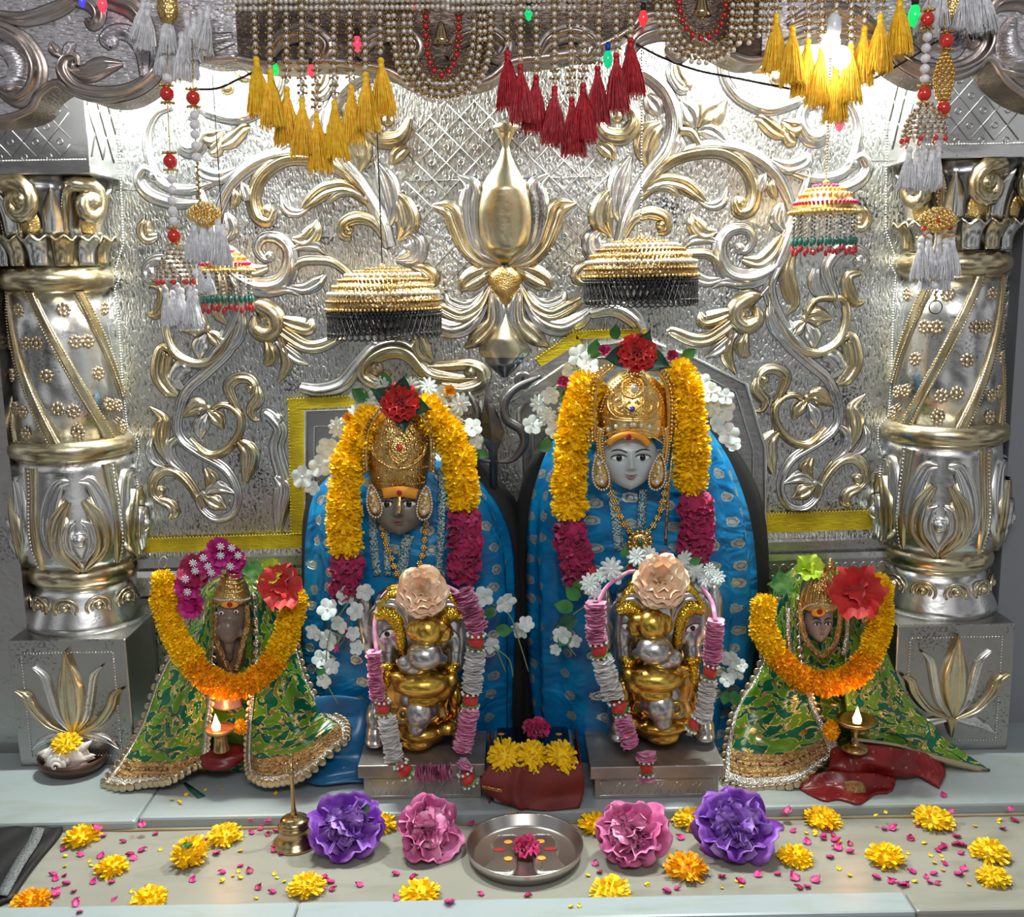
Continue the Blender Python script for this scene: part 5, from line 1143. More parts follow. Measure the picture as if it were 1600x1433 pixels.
for sg in (-1, 1):
    mb = MB(); pts = [P(623 + sg * dx, y, -.262) for dx, y in crom([(50, 738), (51, 700), (46, 670), (32, 647), (15, 634)], 6)]; mb.tube(pts, .0035, 6)
    for p in resample(pts, .0085): mb.sphere(p + Vector((sg * .006, -.002, .002)), .0042, 7, 5)
    mb.build('crown_arch', M_oldgold, t)
paisley(t, 584, 783, 21, 52, -.275, -1); paisley(t, 664, 786, 22, 54, -.275, 1)
ribbonpx([(584, 762), (583, 800), (584, 850), (590, 900)], 13, M_teal, t, 'saree_border', fr=fL); ribbonpx([(690, 730), (690, 780), (688, 850), (684, 905)], 12, M_teal, t, 'saree_border', fr=fL)
ribbonpx([(640, 835), (632, 860), (628, 900)], 17, M_teal, t, 'saree_border', fr=fL); ribbonpx([(604, 832), (604, 860), (606, 900)], 10, M_teal, t, 'saree_border', fr=fL)
chainlinks(t, [fL(x, y, .006) for x, y in ((594, 812), (600, 840), (608, 862), (616, 885), (624, 905))], .0085); chainlinks(t, [fL(x, y, .006) for x, y in ((667, 806), (665, 830), (662, 855), (656, 880), (640, 905))], .0085)
mb = MB(); mb.tube([fL(600, 822, .012), fL(625, 832, .03), fL(650, 822, .012)], .004, 6); mb.build('gold_collar', M_gold, t)
# ---- right big idol
t = thing('deity_idol', 'pale grey faced idol in a blue silk saree and jewelled gold crown', 'idol', (P(1000, 1160, -.1).x, -.1, 0))
mb, _ = drape([(600, 930, 1050, .02), (650, 880, 1110, .04), (690, 845, 1140, .05), (740, 820, 1172, .06), (800, 806, 1192, .065), (900, 800, 1199, .065), (1050, 806, 1192, .06), (1160, 812, 1185, .06)], -.085, fold=.012, fk=17); mb.build('black_shawl', M_black, t)
mb, fR = drape([(590, 955, 1030, .03), (630, 915, 1070, .05), (680, 872, 1112, .075), (730, 848, 1140, .09), (800, 833, 1163, .10), (870, 831, 1173, .105), (950, 832, 1176, .11), (1050, 834, 1168, .11), (1120, 838, 1150, .11), (1160, 840, 1146, .11)], -.125, fold=.04, fk=14); mb.build('saree', M_blue, t)
sf = face(t, 982, 717, 90, 88, -.238, .048, M_skin, M_lip, es=1.25, jaw=.24, nose=.8)
ribbonpx([(950, 694, -.290), (962, 684, -.299), (982, 679, -.305), (1002, 684, -.299), (1014, 695, -.290)], 9, M_tilak, t, 'forehead_paste')
mb = MB(); mb.sphere(P(982, 683, -.309), (.006, .003, .007), 10, 8); mb.build('forehead_mark', M_kumkum, t)
dec = [('b2', [(990, 676), (972, 678), (955, 684), (940, 694)], .0024), ('g', [(988, 640)], .0062, mat('blue_gem', (.04, .03, .35), 0, .1, coat=1)), ('g', [(991, 607)], .0085, M_pearl),
       ('b2', [(991, 618), (980, 612), (979, 600), (991, 594)], .0024), ('t2', [(991, 622), (974, 615), (975, 596), (991, 589)], .0024), ('b2', [(991, 583), (975, 588), (958, 600), (945, 620), (937, 645)], .0028), ('t2', [(991, 655), (965, 652), (952, 640), (950, 625), (960, 612)], .003),
       ('t2', [(975, 648), (962, 642), (960, 628), (970, 624), (973, 634), (966, 637)], .0024), ('t2', [(991, 652), (985, 640), (978, 634), (983, 625)], .0022), ('t2', [(991, 658), (960, 656), (940, 650)], .003), ('b2', [(991, 672), (965, 674), (942, 682)], .0022),
       ] + [('g2', [(x, y)], .0048, M_pearl) for x, y in ((991, 664), (976, 665), (963, 667), (950, 671))] + [('g2', [(x, y)], .0026) for x, y in ((970, 605), (962, 618), (955, 632), (950, 645), (972, 642), (982, 648), (984, 628), (968, 652), (944, 660), (938, 672), (980, 585), (955, 606), (945, 635))]
cr, on = crown(t, 989, [(576, 8, .012), (586, 28, .03), (606, 46, .045), (630, 55, .055), (655, 57, .058), (680, 55, .057)], -.235, M_gold, dec)
for sg in (-1, 1):
    mb = MB(); c_ = [P(989 + sg * dx, y, yy) for dx, y, yy in crom([(50, 668, -.275), (53, 690, -.27), (50, 715, -.265), (44, 745, -.262)], 6)]; mb.tube(c_, [.008 * (1 - .4 * i / len(c_)) for i in range(len(c_))], 8)
    for p in resample(c_, .006): mb.sphere(p + Vector((-sg * .007, -.004, 0)), .0024, 6, 4); mb.sphere(p + Vector((sg * .005, -.006, 0)), .0024, 6, 4)
    mb.build('crown_side', M_gold, t)
for sg in (-1, 1):
    mb = MB(); pts = [P(987 + sg * dx, y, -.268) for dx, y in crom([(56, 690), (58, 650), (56, 612), (46, 588), (26, 570)], 6)]; mb.tube(pts, .0045, 6)
    for q in (0, 1):
        for p in resample(pts, .0085): mb.sphere(p + Vector((sg * (.007 + .009 * q), -.002, .002)), .0042, 7, 5)
    mb.build('crown_arch', M_gold, t)
paisley(t, 938, 738, 24, 56, -.285, -1); paisley(t, 1028, 738, 24, 56, -.285, 1)
for xs, w in (([(957, 770), (962, 800), (968, 860)], 16), ([(1005, 765), (1003, 800), (1000, 860)], 13), ([(1060, 640), (1052, 700), (1045, 760), (1040, 850)], 4)): ribbonpx(xs, w, M_teal if w > 5 else M_zari, t, 'saree_border', fr=fR)
chainlinks(t, [fR(x, y, .006) for x, y in ((952, 758), (962, 790), (972, 812), (984, 830), (996, 840))], .0088); chainlinks(t, [fR(x, y, .006) for x, y in ((1040, 758), (1034, 790), (1026, 812), (1014, 830), (1002, 840))], .0088)
c_ = fR(1000, 848, .012); mb = MB()
for k in range(14): a = k * math.pi / 7; mb.sphere(c_ + Vector((.024 * math.cos(a), 0, .024 * math.sin(a))), (.0055, .003, .0055), 7, 5)
for k in range(8): a = k * math.pi / 4; mb.sphere(c_ + Vector((.012 * math.cos(a), -.003, .012 * math.sin(a))), .0045, 7, 5)
mb.sphere(c_, (.02, .004, .02), 16, 8); pd = mb.build('pendant', M_gold, t); mb = MB(); mb.sphere(c_ + Vector((0, -.005, 0)), (.006, .004, .007), 10, 8); mb.build('gem', M_green, pd)
# satin spilling left of the first box
f = sheet([[(482, 1090, -.22), (520, 1085, -.24), (560, 1090, -.25), (590, 1100, -.24)], [(478, 1140, -.24), (515, 1150, -.27), (560, 1150, -.27), (590, 1150, -.24)], [(472, 1190, -.26), (510, 1195, -.30), (560, 1200, -.30), (588, 1190, -.24)], [(470, 1222, -.30), (510, 1227, -.33), (562, 1224, -.32), (588, 1215, -.24)]], wav=.006, wk=1.5)
def fs(u, v, off=0): p = f(u, v, off); p.y -= .007 * math.sin(v * 16 + u * 4) * math.sin(math.pi * u); return p
mb = MB(); gridf(mb, fs, nu=30, nv=40); tag(mb.build('satin_cloth', M_bluep, solid=.003, loc=P(520, 1222, -.3)), 'plain blue satin cloth spilling onto the marble left of the first silver box', 'cloth')
# ================================================================== GARLANDS AND FLOWERS ON THE IDOLS
YG = -.262
garland('yellow marigold garland with crimson ends on the dark faced idol', [('y', [(578, 655, -.23), (556, 690, -.24), (543, 735, -.25), (538, 790, YG), (541, 858, YG)]), ('c', [(541, 885, YG), (538, 925, YG)]), ('y', [(664, 640, -.23), (694, 675, -.24), (714, 710, -.25), (722, 750, YG), (724, 790, YG)]), ('c', [(724, 815, YG), (726, 855, YG), (724, 905, YG)])], .037)
garland('yellow marigold garland with crimson ends on the pale faced idol', [('y', [(918, 605, -.24), (902, 650, -.25), (894, 700, -.26), (890, 750, YG), (892, 800, YG)]), ('c', [(890, 828, YG), (897, 865, YG), (905, 905, YG)]), ('y', [(1058, 580, -.24), (1072, 615, -.25), (1078, 665, -.26), (1080, 715, YG), (1078, 765, YG)]), ('c', [(1086, 792, YG), (1090, 830, YG), (1086, 865, YG)])], .0385)
def headflower(label, cx, cy, r, Y, m, axis, leaves, name='red_carnation', lm=None, seed=1, layers=None, wf=.6):
    c = P(cx, cy, Y); R_ = r * S(Y); t = thing(name, label, 'flower', c); mb = MB()
    rosehead(mb, c, R_, axis, layers or ((7, 1.0, .15), (7, .9, .45), (6, .72, .75), (5, .5, 1.1)), .16, seed, wf); mb.build('petals', m, t)
    for dx, dz, L in leaves: mb = MB(); leaf(mb, c + Vector((0, .006, 0)), (dx, -.35, dz), L * S(Y), L * S(Y) * .3); mb.build('leaf', lm or M_leafd, t)
    return t
headflower('red carnation with dark leaves on the crown of the dark faced idol', 626, 629, 32, -.285, M_red, (0, -1, .25), [(.1, -1, 52), (1, -.2, 55), (-1, .5, 55), (.2, 1, 50)])
headflower('red carnation with dark leaves on the crown of the pale faced idol', 995, 553, 32, -.285, M_red, (0, -1, .3), [(1, -.4, 62), (-1, -.1, 60), (.5, .9, 46)])
spray('white artificial blossom spray behind the crown of the dark faced idol', [(598, 602, 17, 10), (572, 628, 19, 10), (555, 645, 16, 10), (528, 668, 18, 10), (512, 700, 17), (500, 728, 17), (472, 745, 18), (488, 762, 14), (640, 602, 16, 10), (668, 604, 17, 10), (690, 618, 17), (718, 632, 21, 10), (706, 655, 20, 10), (738, 668, 15), (744, 690, 13), (560, 618, 14), (612, 612, 15, 10)], [(575, 625, -.8, .6, 34), (735, 700, .5, -.8, 26), (745, 705, .9, -.5, 22), (606, 606, -.2, 1, 28)], Y=-.20)
spray('white artificial blossom spray behind the crown of the pale faced idol', [(905, 556, 19), (922, 572, 16), (890, 580, 17), (860, 618, 16), (842, 632, 18, 10), (855, 650, 17, 10), (832, 664, 18), (866, 672, 15), (886, 640, 15, 10), (1046, 552, 14, 10), (1078, 588, 17, 10), (1098, 600, 17), (1112, 614, 17), (1128, 640, 20), (1112, 636, 16), (1138, 678, 18), (1120, 662, 16), (1146, 694, 13), (1134, 620, 14)], [(926, 560, .2, 1, 34), (888, 608, -.2, -1, 30), (862, 690, -.8, -.5, 30), (1066, 560, .7, .5, 28), (960, 530, .1, 1, 26)], Y=-.20)
for lab, x, y, m_ in (('small orange flower left of the dark faced idol crown', 545, 655, M_tilak), ('small orange flower right of the red carnation on the dark faced idol', 703, 612, M_tilak), ('dark red rosebud left of the pale faced idol crown', 880, 598, M_crim), ('dark red rosebud beside the left of the upper red carnation', 944, 549, M_crim), ('dark red rosebud beside the right of the upper red carnation', 1050, 558, M_crim)):
    c = P(x, y, -.225); mb = MB(); rosehead(mb, c, 12 * S(-.22), (0, -1, .4), ((4, 1, .6), (3, .7, 1.1)), .1, x); tag(mb.build('rosebud', m_, loc=c), lab, 'flower')
# lower sprays
spray('white blossom spray hanging left of the first elephant', [(540, 930, 18), (570, 925, 16), (512, 952, 18), (556, 955, 15), (490, 988, 14), (512, 1000, 18), (530, 975, 16), (502, 1030, 15), (518, 1042, 14), (506, 1064, 13), (552, 990, 14), (558, 1012, 12)], [(505, 1040, -.2, -1, 26)], Y=-.285, stems=[[(545, 940), (515, 990), (510, 1060), (528, 1100)], [(520, 990), (560, 1000)]])
spray('white blossom spray with round leaves right of the first elephant', [(755, 932, 18), (790, 942, 20), (812, 985, 15), (822, 975, 13), (768, 1008, 15)], [(775, 985, 1, .1, 32), (760, 965, .4, .8, 26)], Y=-.285, stems=[[(760, 940), (795, 960), (812, 1005), (826, 1050)], [(770, 1010), (795, 1030), (802, 1058)], [(775, 1012), (790, 1050)]])
spray('white daisies over the head of the second elephant', [(922, 912, 19, 10), (930, 925, 14, 10), (955, 888, 20, 10), (962, 900, 14), (995, 870, 17, 10), (1015, 866, 16, 10), (1068, 875, 16, 10), (1086, 892, 18, 10), (1102, 905, 16, 10), (1120, 902, 15, 10), (1108, 890, 13, 10), (940, 900, 12, 10)], [(976, 872, 0, 1, 22), (1078, 880, .8, .4, 22)], Y=-.33)
spray('small crimson buds among the white daisies over the second elephant', [(985, 886, 8, 6), (1040, 865, 10, 6), (925, 893, 8, 6), (1060, 883, 7, 6)], Y=-.315, m=M_red, name='crimson_buds')
spray('leafy twig left of the second elephant head', [(878, 992, 16), (898, 1002, 13), (868, 1015, 11)], [(905, 935, -.9, .8, 34), (895, 950, -1, .3, 36), (900, 965, -1, -.4, 40), (888, 985, -.5, -.9, 34), (902, 925, .1, .9, 28)], Y=-.29, stems=[[(925, 940), (890, 965), (860, 1000)], [(880, 1000), (900, 1025)]])
spray('white blossoms hanging right of the second elephant', [(1142, 1030, 16), (1150, 1050, 15), (1136, 1062, 13), (1158, 1040, 11)], [(1135, 1080, -.2, -1, 26), (1145, 1080, .3, -1, 30)], Y=-.27)
spray('crimson blossoms in the white spray left of the first elephant', [(536, 980, 13, 6), (545, 990, 12, 6), (525, 1012, 9, 6), (552, 960, 10, 6)], Y=-.27, m=M_crim, name='crimson_blossoms')
# trident and clamp bar between the idols
t = thing('trident', 'dark metal trident standing between the two big idols', 'trident', P(785, 760, -.12))
mb = MB(); Y = -.12
def blade(mb, pts, th):                                           # pts: (cx,y,w)
    for i in range(len(pts) - 1):
        pass
    rows = []
    for x, y, w in pts:
        c = P(x, y, Y); r = w * S(Y) * .5; rows.append([c + Vector((-r, 0, 0)), c + Vector((0, -th, 0)), c + Vector((r, 0, 0)), c + Vector((0, th, 0))])
    mb.grid(rows, True, True)
blade(mb, [(760, 598, 1), (763, 630, 14), (766, 660, 34), (768, 676, 42), (769, 690, 30), (770, 704, 14), (772, 760, 12)], .012); mb.build('centre_blade', M_iron, t, smooth=False)
for pts in ([(730, 612), (745, 640), (740, 670), (735, 695), (750, 715), (772, 722)], [(845, 588), (808, 605), (788, 630), (792, 655), (815, 672), (818, 695), (800, 718), (775, 722)]):
    mb = MB(); w = [P(x, y, Y) for x, y in crom(pts, 6)]; n_ = len(w); mb.tube(w, [.0025 + .0095 * math.sin(math.pi * min(1, .08 + .9 * i / n_)) for i in range(n_)], 8); mb.build('side_prong', M_iron, t)
t = thing('silver_bar', 'dark silver bar with a round knob slanting up to the right idol', 'bar', P(815, 593, -.10))
mb = MB()
for a, b in (((795, 612), (905, 545)), ((800, 634), (905, 566))): strip(mb, a, b, 15, -.085, .01)
mb.build('bar', M_tarn, t, smooth=False)
c = P(817, 594, -.10); mb = MB(); mb.v = []; mb.tube([c + Vector((0, .01, 0)), c + Vector((0, -.012, 0)), c + Vector((0, -.0125, 0))], [.020, .020, .016], 20); mb.build('knob', M_iron, t)
mb = MB(); mb.box((c.x - .003, c.y - .015, c.z - .009), (c.x + .003, c.y - .012, c.z + .009)); mb.build('slot', M_black, t, smooth=False)
# ================================================================== PARASOLS
def parasol(label, cx, ytop, yrim, ybot, hw, Y, small=False):
    c = P(cx, yrim, Y); s = S(Y); R_ = hw * s; H = (P(cx, ytop, Y).z - c.z)
    t = thing('hanging_parasol', label, 'parasol', c); prof = []
    for k in range(13):
        v = k / 12; prof.append((R_ * (math.sin(v * math.pi / 2) ** .8 if not small else v ** .75), H * math.cos(v * math.pi / 2) ** (1 if not small else .9)))
    mb = MB(); mb.lathe([(max(r, .001), z) for r, z in prof][::-1], c, 40); mb.build('canopy', M_gold if small else M_canopy, t)
    n = 8 if not small else 5
    for i in range(1, n + 1):
        v = i / n; r = R_ * (math.sin(v * math.pi / 2) ** .8 if not small else v ** .75); z = H * math.cos(v * math.pi / 2) ** (1 if not small else .9); mb = MB(); step = .0085 if i % 3 else .012; q = max(6, int(r * 6.283 / step)); rr = step * .42
        for k in range(q):
            a = 6.2832 * k / q; mb.sphere((c.x + (r + .002) * math.cos(a), c.y + (r + .002) * math.sin(a), c.z + z + .001), rr, 6, 4)
        mb.build('bead_ring', (M_pearl, M_goldbead, M_oldgold)[i % 3] if not small else (M_gold, mat('magenta_bead', (.4, .01, .12), 0, .3), M_gold)[i % 3], t)
    mb = MB(); mb.sphere((c.x, c.y, c.z + H + .004), .008, 8, 6); mb.build('finial', M_gold, t)
    h = (P(cx, yrim, Y) - P(cx, ybot, Y)).length
    if not small:
        mb = MB(); n = 54
        for k in range(n):
            a0 = 6.2832 * k / n
            for sg in (1, -1):
                pts = [(c.x + R_ * .99 * math.cos(a0 + sg * 6.2832 / n * 1.6 * u), c.y + R_ * .99 * math.sin(a0 + sg * 6.2832 / n * 1.6 * u), c.z - h * (u if u < .92 else .92 + (u - .92) * .2)) for u in [q / 8 for q in range(9)]]
                mb.tube(pts, .0026, 4, cap=False)
        for k in range(n):
            a0 = 6.2832 * (k + .1) / n; cc = Vector((c.x + R_ * math.cos(a0), c.y + R_ * math.sin(a0), c.z - h * .96)); mb.tube([cc + Vector((.0075 * math.cos(q) * -math.sin(a0), .0075 * math.cos(q) * math.cos(a0), .0075 * math.sin(q))) for q in [j * .9 for j in range(7)]], .0018, 4, closed=True)
        for zz in (0, .006, .012):
            for k in range(100): a = 6.2832 * (k + zz * 80) / 100; mb.sphere((c.x + R_ * 1.0 * math.cos(a), c.y + R_ * 1.0 * math.sin(a), c.z - zz), .0032, 5, 3)
        mb.build('net_fringe', M_blackbead, t)
        mb = MB(); mb.lathe([(R_ * .97, -h * .32), (R_ * .98, 0)], c, 40, cap=False); mb.build('fringe_lining', M_black, t)
    else:
        n = 26
        for k in range(n):
            a = 6.2832 * k / n; x, y = c.x + R_ * .88 * math.cos(a), c.y + R_ * .88 * math.sin(a); mb = MB()
            for j in range(6): mb.sphere((x, y, c.z - h * .60 * (j + .5) / 6), .0027, 5, 4)
            mb.cm = 1; mb.sphere((x, y, c.z - h * .70), (.0048, .0048, .009), 7, 5)
            mb.cm = 2; mb.sphere((x, y, c.z - h * .88 - .004 * (k % 3)), (.0048, .0048, .0075), 7, 5)
            mb.build('bead_drop', [M_iron if k % 2 else M_pearl, M_green, M_redbead], t)
    return t, c, H
p1, c1, H1 = parasol('large beaded parasol with black net fringe above the dark faced idol', 600, 420, 483, 524, 86, -.20)
p2, c2, H2 = parasol('large beaded parasol with black net fringe above the pale faced idol', 1001, 375, 432, 474, 85, -.20)
p3, c3, H3 = parasol('small gold parasol with green and red bead drops at the right', 1289, 290, 333, 396, 52, -.20, True)
p4, c4, H4 = parasol('small gold parasol with green and red bead drops at the left behind white tassels', 352, 392, 424, 486, 42, -.20, True)
def cord(par, c, H, ytop, m, r=.0016, beads=False):
    a = c + Vector((0, 0, H + .012)); b = Vector((a.x, a.y, 1.80)); mb = MB()
    if beads:
        for p in resample([a, b], .006): mb.sphere(p, .0024, 5, 4)
    else: mb.tube([a, b], r, 6)
    mb.build('hanging_cord', m, par)
cord(p1, c1, H1, 190, M_wire)
cord(p2, c2, H2, 60, M_iron, beads=True)
cord(p3, c3, H3, 190, M_goldbead, beads=True)
cord(p4, c4, H4, 90, M_wire, .0011)
# ================================================================== SMALL SEATED IDOLS
def scallops(mb, f, u0, u1, v, n, r, off, du=0, dv=1, ed=None):
    for k in range(n):
        u = u0 + (u1 - u0) * (k + .5) / n; p = f(u, v, off) if ed is None else f(ed, u0 + (u1 - u0) * (k + .5) / n, off)
        mb.sphere(p, (r, .0018, r), 10, 5)
def flap(t, rows, name='green_shawl', edge_u=None, wav=.008, wk=2.0, bot=True, m=None):
    f = sheet(rows, wav=wav, wk=wk); mb = MB(); gridf(mb, f, nu=34, nv=34); s_ = mb.build(name, m or M_gsilk, t, solid=.003)
    if bot:
        for v0, v1, mm, o_ in ((.80, .845, M_zari, .003), (.845, .865, M_band, .0035), (.865, .91, M_zari, .003), (.91, .93, M_band, .0035), (.93, .98, M_lace, .0035)):
            mb = MB(); gridf(mb, f, 0, 1, v0, v1, 34, 2, o_); mb.build('zari_border', mm, s_, solid=.001)
        mb = MB(); scallops(mb, f, 0, 1, 1.0, 16, .0105, .002); mb.build('scalloped_edge', M_scal, s_)
    for eu in (edge_u or []):
        a, b = (0, .055) if eu == 0 else (.945, 1)
        mb = MB(); gridf(mb, f, a, b, 0.0, 1, 2, 34, .004); mb.build('silver_border', M_lace, s_, solid=.001)
        mb = MB(); scallops(mb, f, 0, 1, 0, 24, .0095, .001, ed=eu); mb.build('scalloped_edge', M_scal, s_)
    return f
# left seated idol
t = thing('seated_idol', 'elephant headed idol in brown stone wrapped in a green brocade shawl', 'idol', (P(360, 1180, -.2).x, -.2, 0))
mb, fb = drape([(905, 335, 405, .02), (930, 308, 440, .05), (980, 290, 460, .06), (1060, 262, 480, .08), (1140, 240, 500, .09), (1178, 236, 505, .09)], -.155, fold=.03, fk=9); mb.build('green_wrap', M_gsilk, t)
def blob(t, name, m, els, vox=.0032, smooth=6):
    """smoothly fused ellipsoids: (px, py, Y, rx, ry, rz in px)"""
    mb = MB()
    for e in els:
        s = S(e[2]); rx, ry, rz = e[3:6]; rot = Matrix.Rotation(R(e[6]), 3, 'Y') if len(e) > 6 else None
        mb.sphere(P(e[0], e[1], e[2]), (rx * s, ry * s, rz * s), 20, 14, rot)
    o = mb.build(name, m, t); md = o.modifiers.new('r', 'REMESH'); md.mode = 'VOXEL'; md.voxel_size = vox; md.use_smooth_shade = True
    if smooth: sm = o.modifiers.new('s', 'SMOOTH'); sm.iterations = smooth; sm.factor = .6
    return o
blob(t, 'face', M_brown, [(362, 960, -.245, 23, 26, 34), (357, 985, -.275, 16, 16, 22), (347, 985, -.27, 12, 12, 10), (358, 1005, -.27, 8, 9, 22), (359, 1022, -.262, 6, 7, 12), (376, 990, -.262, 7, 8, 7), (360, 1020, -.23, 25, 16, 38)])
for x, y in ((346, 958), (369, 956)):
    mb = MB(); c_ = P(x, y, -.282); mb.sphere(c_, (.0055, .003, .0042), 10, 7); e_ = mb.build('eye', M_eye, t); mb = MB(); mb.sphere(c_ + Vector((0, -.002, 0)), (.003, .002, .003), 8, 6); mb.build('pupil', M_pupil, e_)
mb = MB(); mb.sphere(P(359, 945, -.283), (.019, .004, .008), 14, 8); mb.build('forehead_paste', M_tilak, t); mb = MB(); mb.sphere(P(359, 945, -.287), (.006, .003, .006), 10, 8); mb.build('forehead_mark', M_kumkum, t)
crown(t, 362, [(888, 5, .008), (895, 13, .018), (905, 19, .028), (920, 26, .034), (938, 31, .038)], -.245, M_oldgold, [('b2', [(362, 938), (345, 938), (334, 935)], .0024, M_pearl)] + [('t2', [(362, y), (350, y - 1), (344, y - 5)], .002) for y in (898, 905, 912, 919, 926)])
for pts in ([(385, 945, -.25), (386, 975, -.262), (378, 1010, -.268), (368, 1050, -.268)], [(338, 960, -.25), (338, 1000, -.262), (348, 1025, -.268), (360, 1055, -.268)]): ribbonpx(pts, 9, M_zari, t, 'gold_trim_band')
flap(t, [[(318, 920, -.17), (328, 925, -.20), (338, 935, -.21)], [(285, 990, -.17), (310, 1000, -.22), (334, 1020, -.24)], [(248, 1060, -.18), (295, 1070, -.25), (332, 1078, -.27)], [(222, 1130, -.20), (270, 1140, -.27), (326, 1130, -.28)], [(192, 1182, -.24), (250, 1192, -.29), (322, 1178, -.29)], [(158, 1228, -.30), (240, 1226, -.33), (315, 1196, -.30)]], edge_u=[0, 1])
flap(t, [[(395, 925, -.21), (415, 925, -.20), (440, 930, -.16)], [(400, 1010, -.24), (430, 1000, -.22), (462, 1000, -.17)], [(395, 1075, -.27), (440, 1060, -.26), (480, 1060, -.20)], [(388, 1130, -.28), (450, 1130, -.29), (510, 1110, -.24)], [(385, 1180, -.29), (450, 1180, -.32), (540, 1130, -.27)], [(388, 1215, -.32), (455, 1222, -.36), (542, 1158, -.30)]], edge_u=[0, 1])
blob(t, 'red_skirt', M_redsk, [(350, 1178, -.27, 42, 30, 14), (345, 1188, -.28, 34, 30, 12)])
f = sheet([[(330, 1085, -.27), (352, 1090, -.285), (378, 1085, -.27)], [(330, 1105, -.275), (352, 1110, -.29), (380, 1105, -.275)]], wav=0); mb = MB(); gridf(mb, f, nu=10, nv=6); mb.build('pink_frill', mat('copper_pink_frill', (.55, .30, .24), .6, .35, ('noise', 200, .6)), t, solid=.002)
garland('orange marigold garland around the left seated idol', [('y', [(256, 906, -.25), (258, 950, -.26), (272, 990, -.275), (300, 1035, -.29)]), ('o', [(300, 1035, -.29), (322, 1058, -.30), (352, 1072, -.305), (385, 1070, -.305), (412, 1050, -.30), (432, 1025, -.29)]), ('y', [(432, 1025, -.29), (450, 985, -.275), (461, 930, -.26)])], .0285)
# right seated idol
t = thing('seated_idol', 'pale mauve faced idol wrapped in a green brocade shawl above a red skirt', 'idol', (P(1290, 1170, -.2).x, -.2, 0))
mb, fb = drape([(888, 1238, 1330, .02), (915, 1215, 1352, .05), (970, 1200, 1372, .06), (1050, 1190, 1376, .08), (1130, 1180, 1378, .09), (1170, 1180, 1380, .09)], -.155, fold=.03, fk=9); mb.build('green_wrap', M_gsilk, t)
face(t, 1279, 970, 44, 62, -.25, .028, M_flesh, M_flesh, es=1.15, jaw=.3, eyey=.05)
mb = MB(); mb.sphere(P(1279, 957, -.285), (.016, .004, .010), 14, 8); mb.build('forehead_paste', M_tilak, t); mb = MB(); mb.sphere(P(1281, 956, -.289), (.0065, .003, .0065), 10, 8); mb.build('forehead_mark', M_kumkum, t)
crown(t, 1279, [(893, 8, .012), (900, 20, .025), (915, 27, .033), (935, 30, .036), (948, 31, .036)], -.25, M_oldgold, [('b2', [(1279, 943), (1262, 946), (1252, 954)], .0024, M_pearl)] + [('t', [(1250 + k * 8, 940), (1256 + k * 7, 920), (1268 + k * 4, 902)], .002) for k in range(7)])
mb = MB(); fr_ = [P(x, y, -.255) for x, y in crom([(1293, 912), (1287, 900), (1289, 885), (1298, 872), (1305, 885), (1305, 905)], 4)]; cc = sum(fr_, Vector()) / len(fr_); mb.add([cc + Vector((0, -.004, 0))] + fr_, [(0, k + 1, k) for k in range(1, len(fr_))]); mb.build('crown_plume', M_oldgold, t, solid=.003)
for pts in ([(1252, 935, -.255), (1252, 970, -.265), (1262, 1005, -.272), (1284, 1028, -.275)], [(1312, 945, -.255), (1312, 975, -.265), (1305, 1005, -.272), (1286, 1028, -.275)]): ribbonpx(pts, 9, M_zari, t, 'gold_trim_band')
for pts in ([(1232, 950, -.25), (1232, 990, -.26), (1236, 1025, -.262)], [(1325, 955, -.25), (1324, 990, -.26), (1318, 1025, -.262)]): ribbonpx(pts, 8, M_lace, t, 'silver_trim_band')
flap(t, [[(1222, 915, -.17), (1235, 920, -.20), (1248, 930, -.22)], [(1200, 990, -.18), (1225, 1000, -.23), (1250, 1020, -.25)], [(1182, 1050, -.20), (1225, 1060, -.26), (1262, 1065, -.28)], [(1148, 1105, -.24), (1210, 1110, -.29), (1270, 1100, -.29)], [(1135, 1165, -.29), (1200, 1180, -.32), (1300, 1155, -.30)], [(1130, 1226, -.33), (1215, 1234, -.36), (1310, 1185, -.31)]], edge_u=[0, 1])
flap(t, [[(1318, 930, -.22), (1335, 920, -.20), (1350, 915, -.16)], [(1320, 1010, -.25), (1350, 1000, -.23), (1376, 990, -.17)], [(1318, 1065, -.27), (1360, 1060, -.25), (1398, 1050, -.19)], [(1322, 1110, -.28), (1370, 1105, -.27), (1425, 1100, -.21)], [(1330, 1145, -.29), (1390, 1140, -.28), (1470, 1150, -.23)], [(1335, 1160, -.29), (1400, 1172, -.28), (1485, 1190, -.24), (1548, 1206, -.25)][:3]], edge_u=[], bot=False)
f = sheet([[(1440, 1125, -.215), (1455, 1130, -.22), (1470, 1150, -.22)], [(1440, 1170, -.27), (1475, 1170, -.27), (1500, 1172, -.26)], [(1445, 1182, -.28), (1495, 1200, -.29), (1548, 1205, -.29)]], wav=.002); mb = MB(); gridf(mb, f, nu=16, nv=16); mb.build('shawl_corner', M_gsilk, t, solid=.003)
for pts in ([(1330, 1157, -.305), (1400, 1167, -.30), (1450, 1182, -.295), (1545, 1206, -.295)],): ribbonpx(pts, 11, M_scal, t, 'shawl_hem')
f = sheet([[(1298, 1170, -.30), (1350, 1165, -.32), (1420, 1172, -.31), (1468, 1185, -.28)], [(1295, 1195, -.33), (1350, 1190, -.345), (1420, 1195, -.33), (1475, 1205, -.30)], [(1292, 1215, -.33), (1350, 1210, -.345), (1420, 1212, -.33), (1465, 1228, -.32)]], wav=.010, wk=2.3); mb = MB(); gridf(mb, f, nu=34, nv=16); mb.build('red_skirt', M_redsk, t, solid=.006)
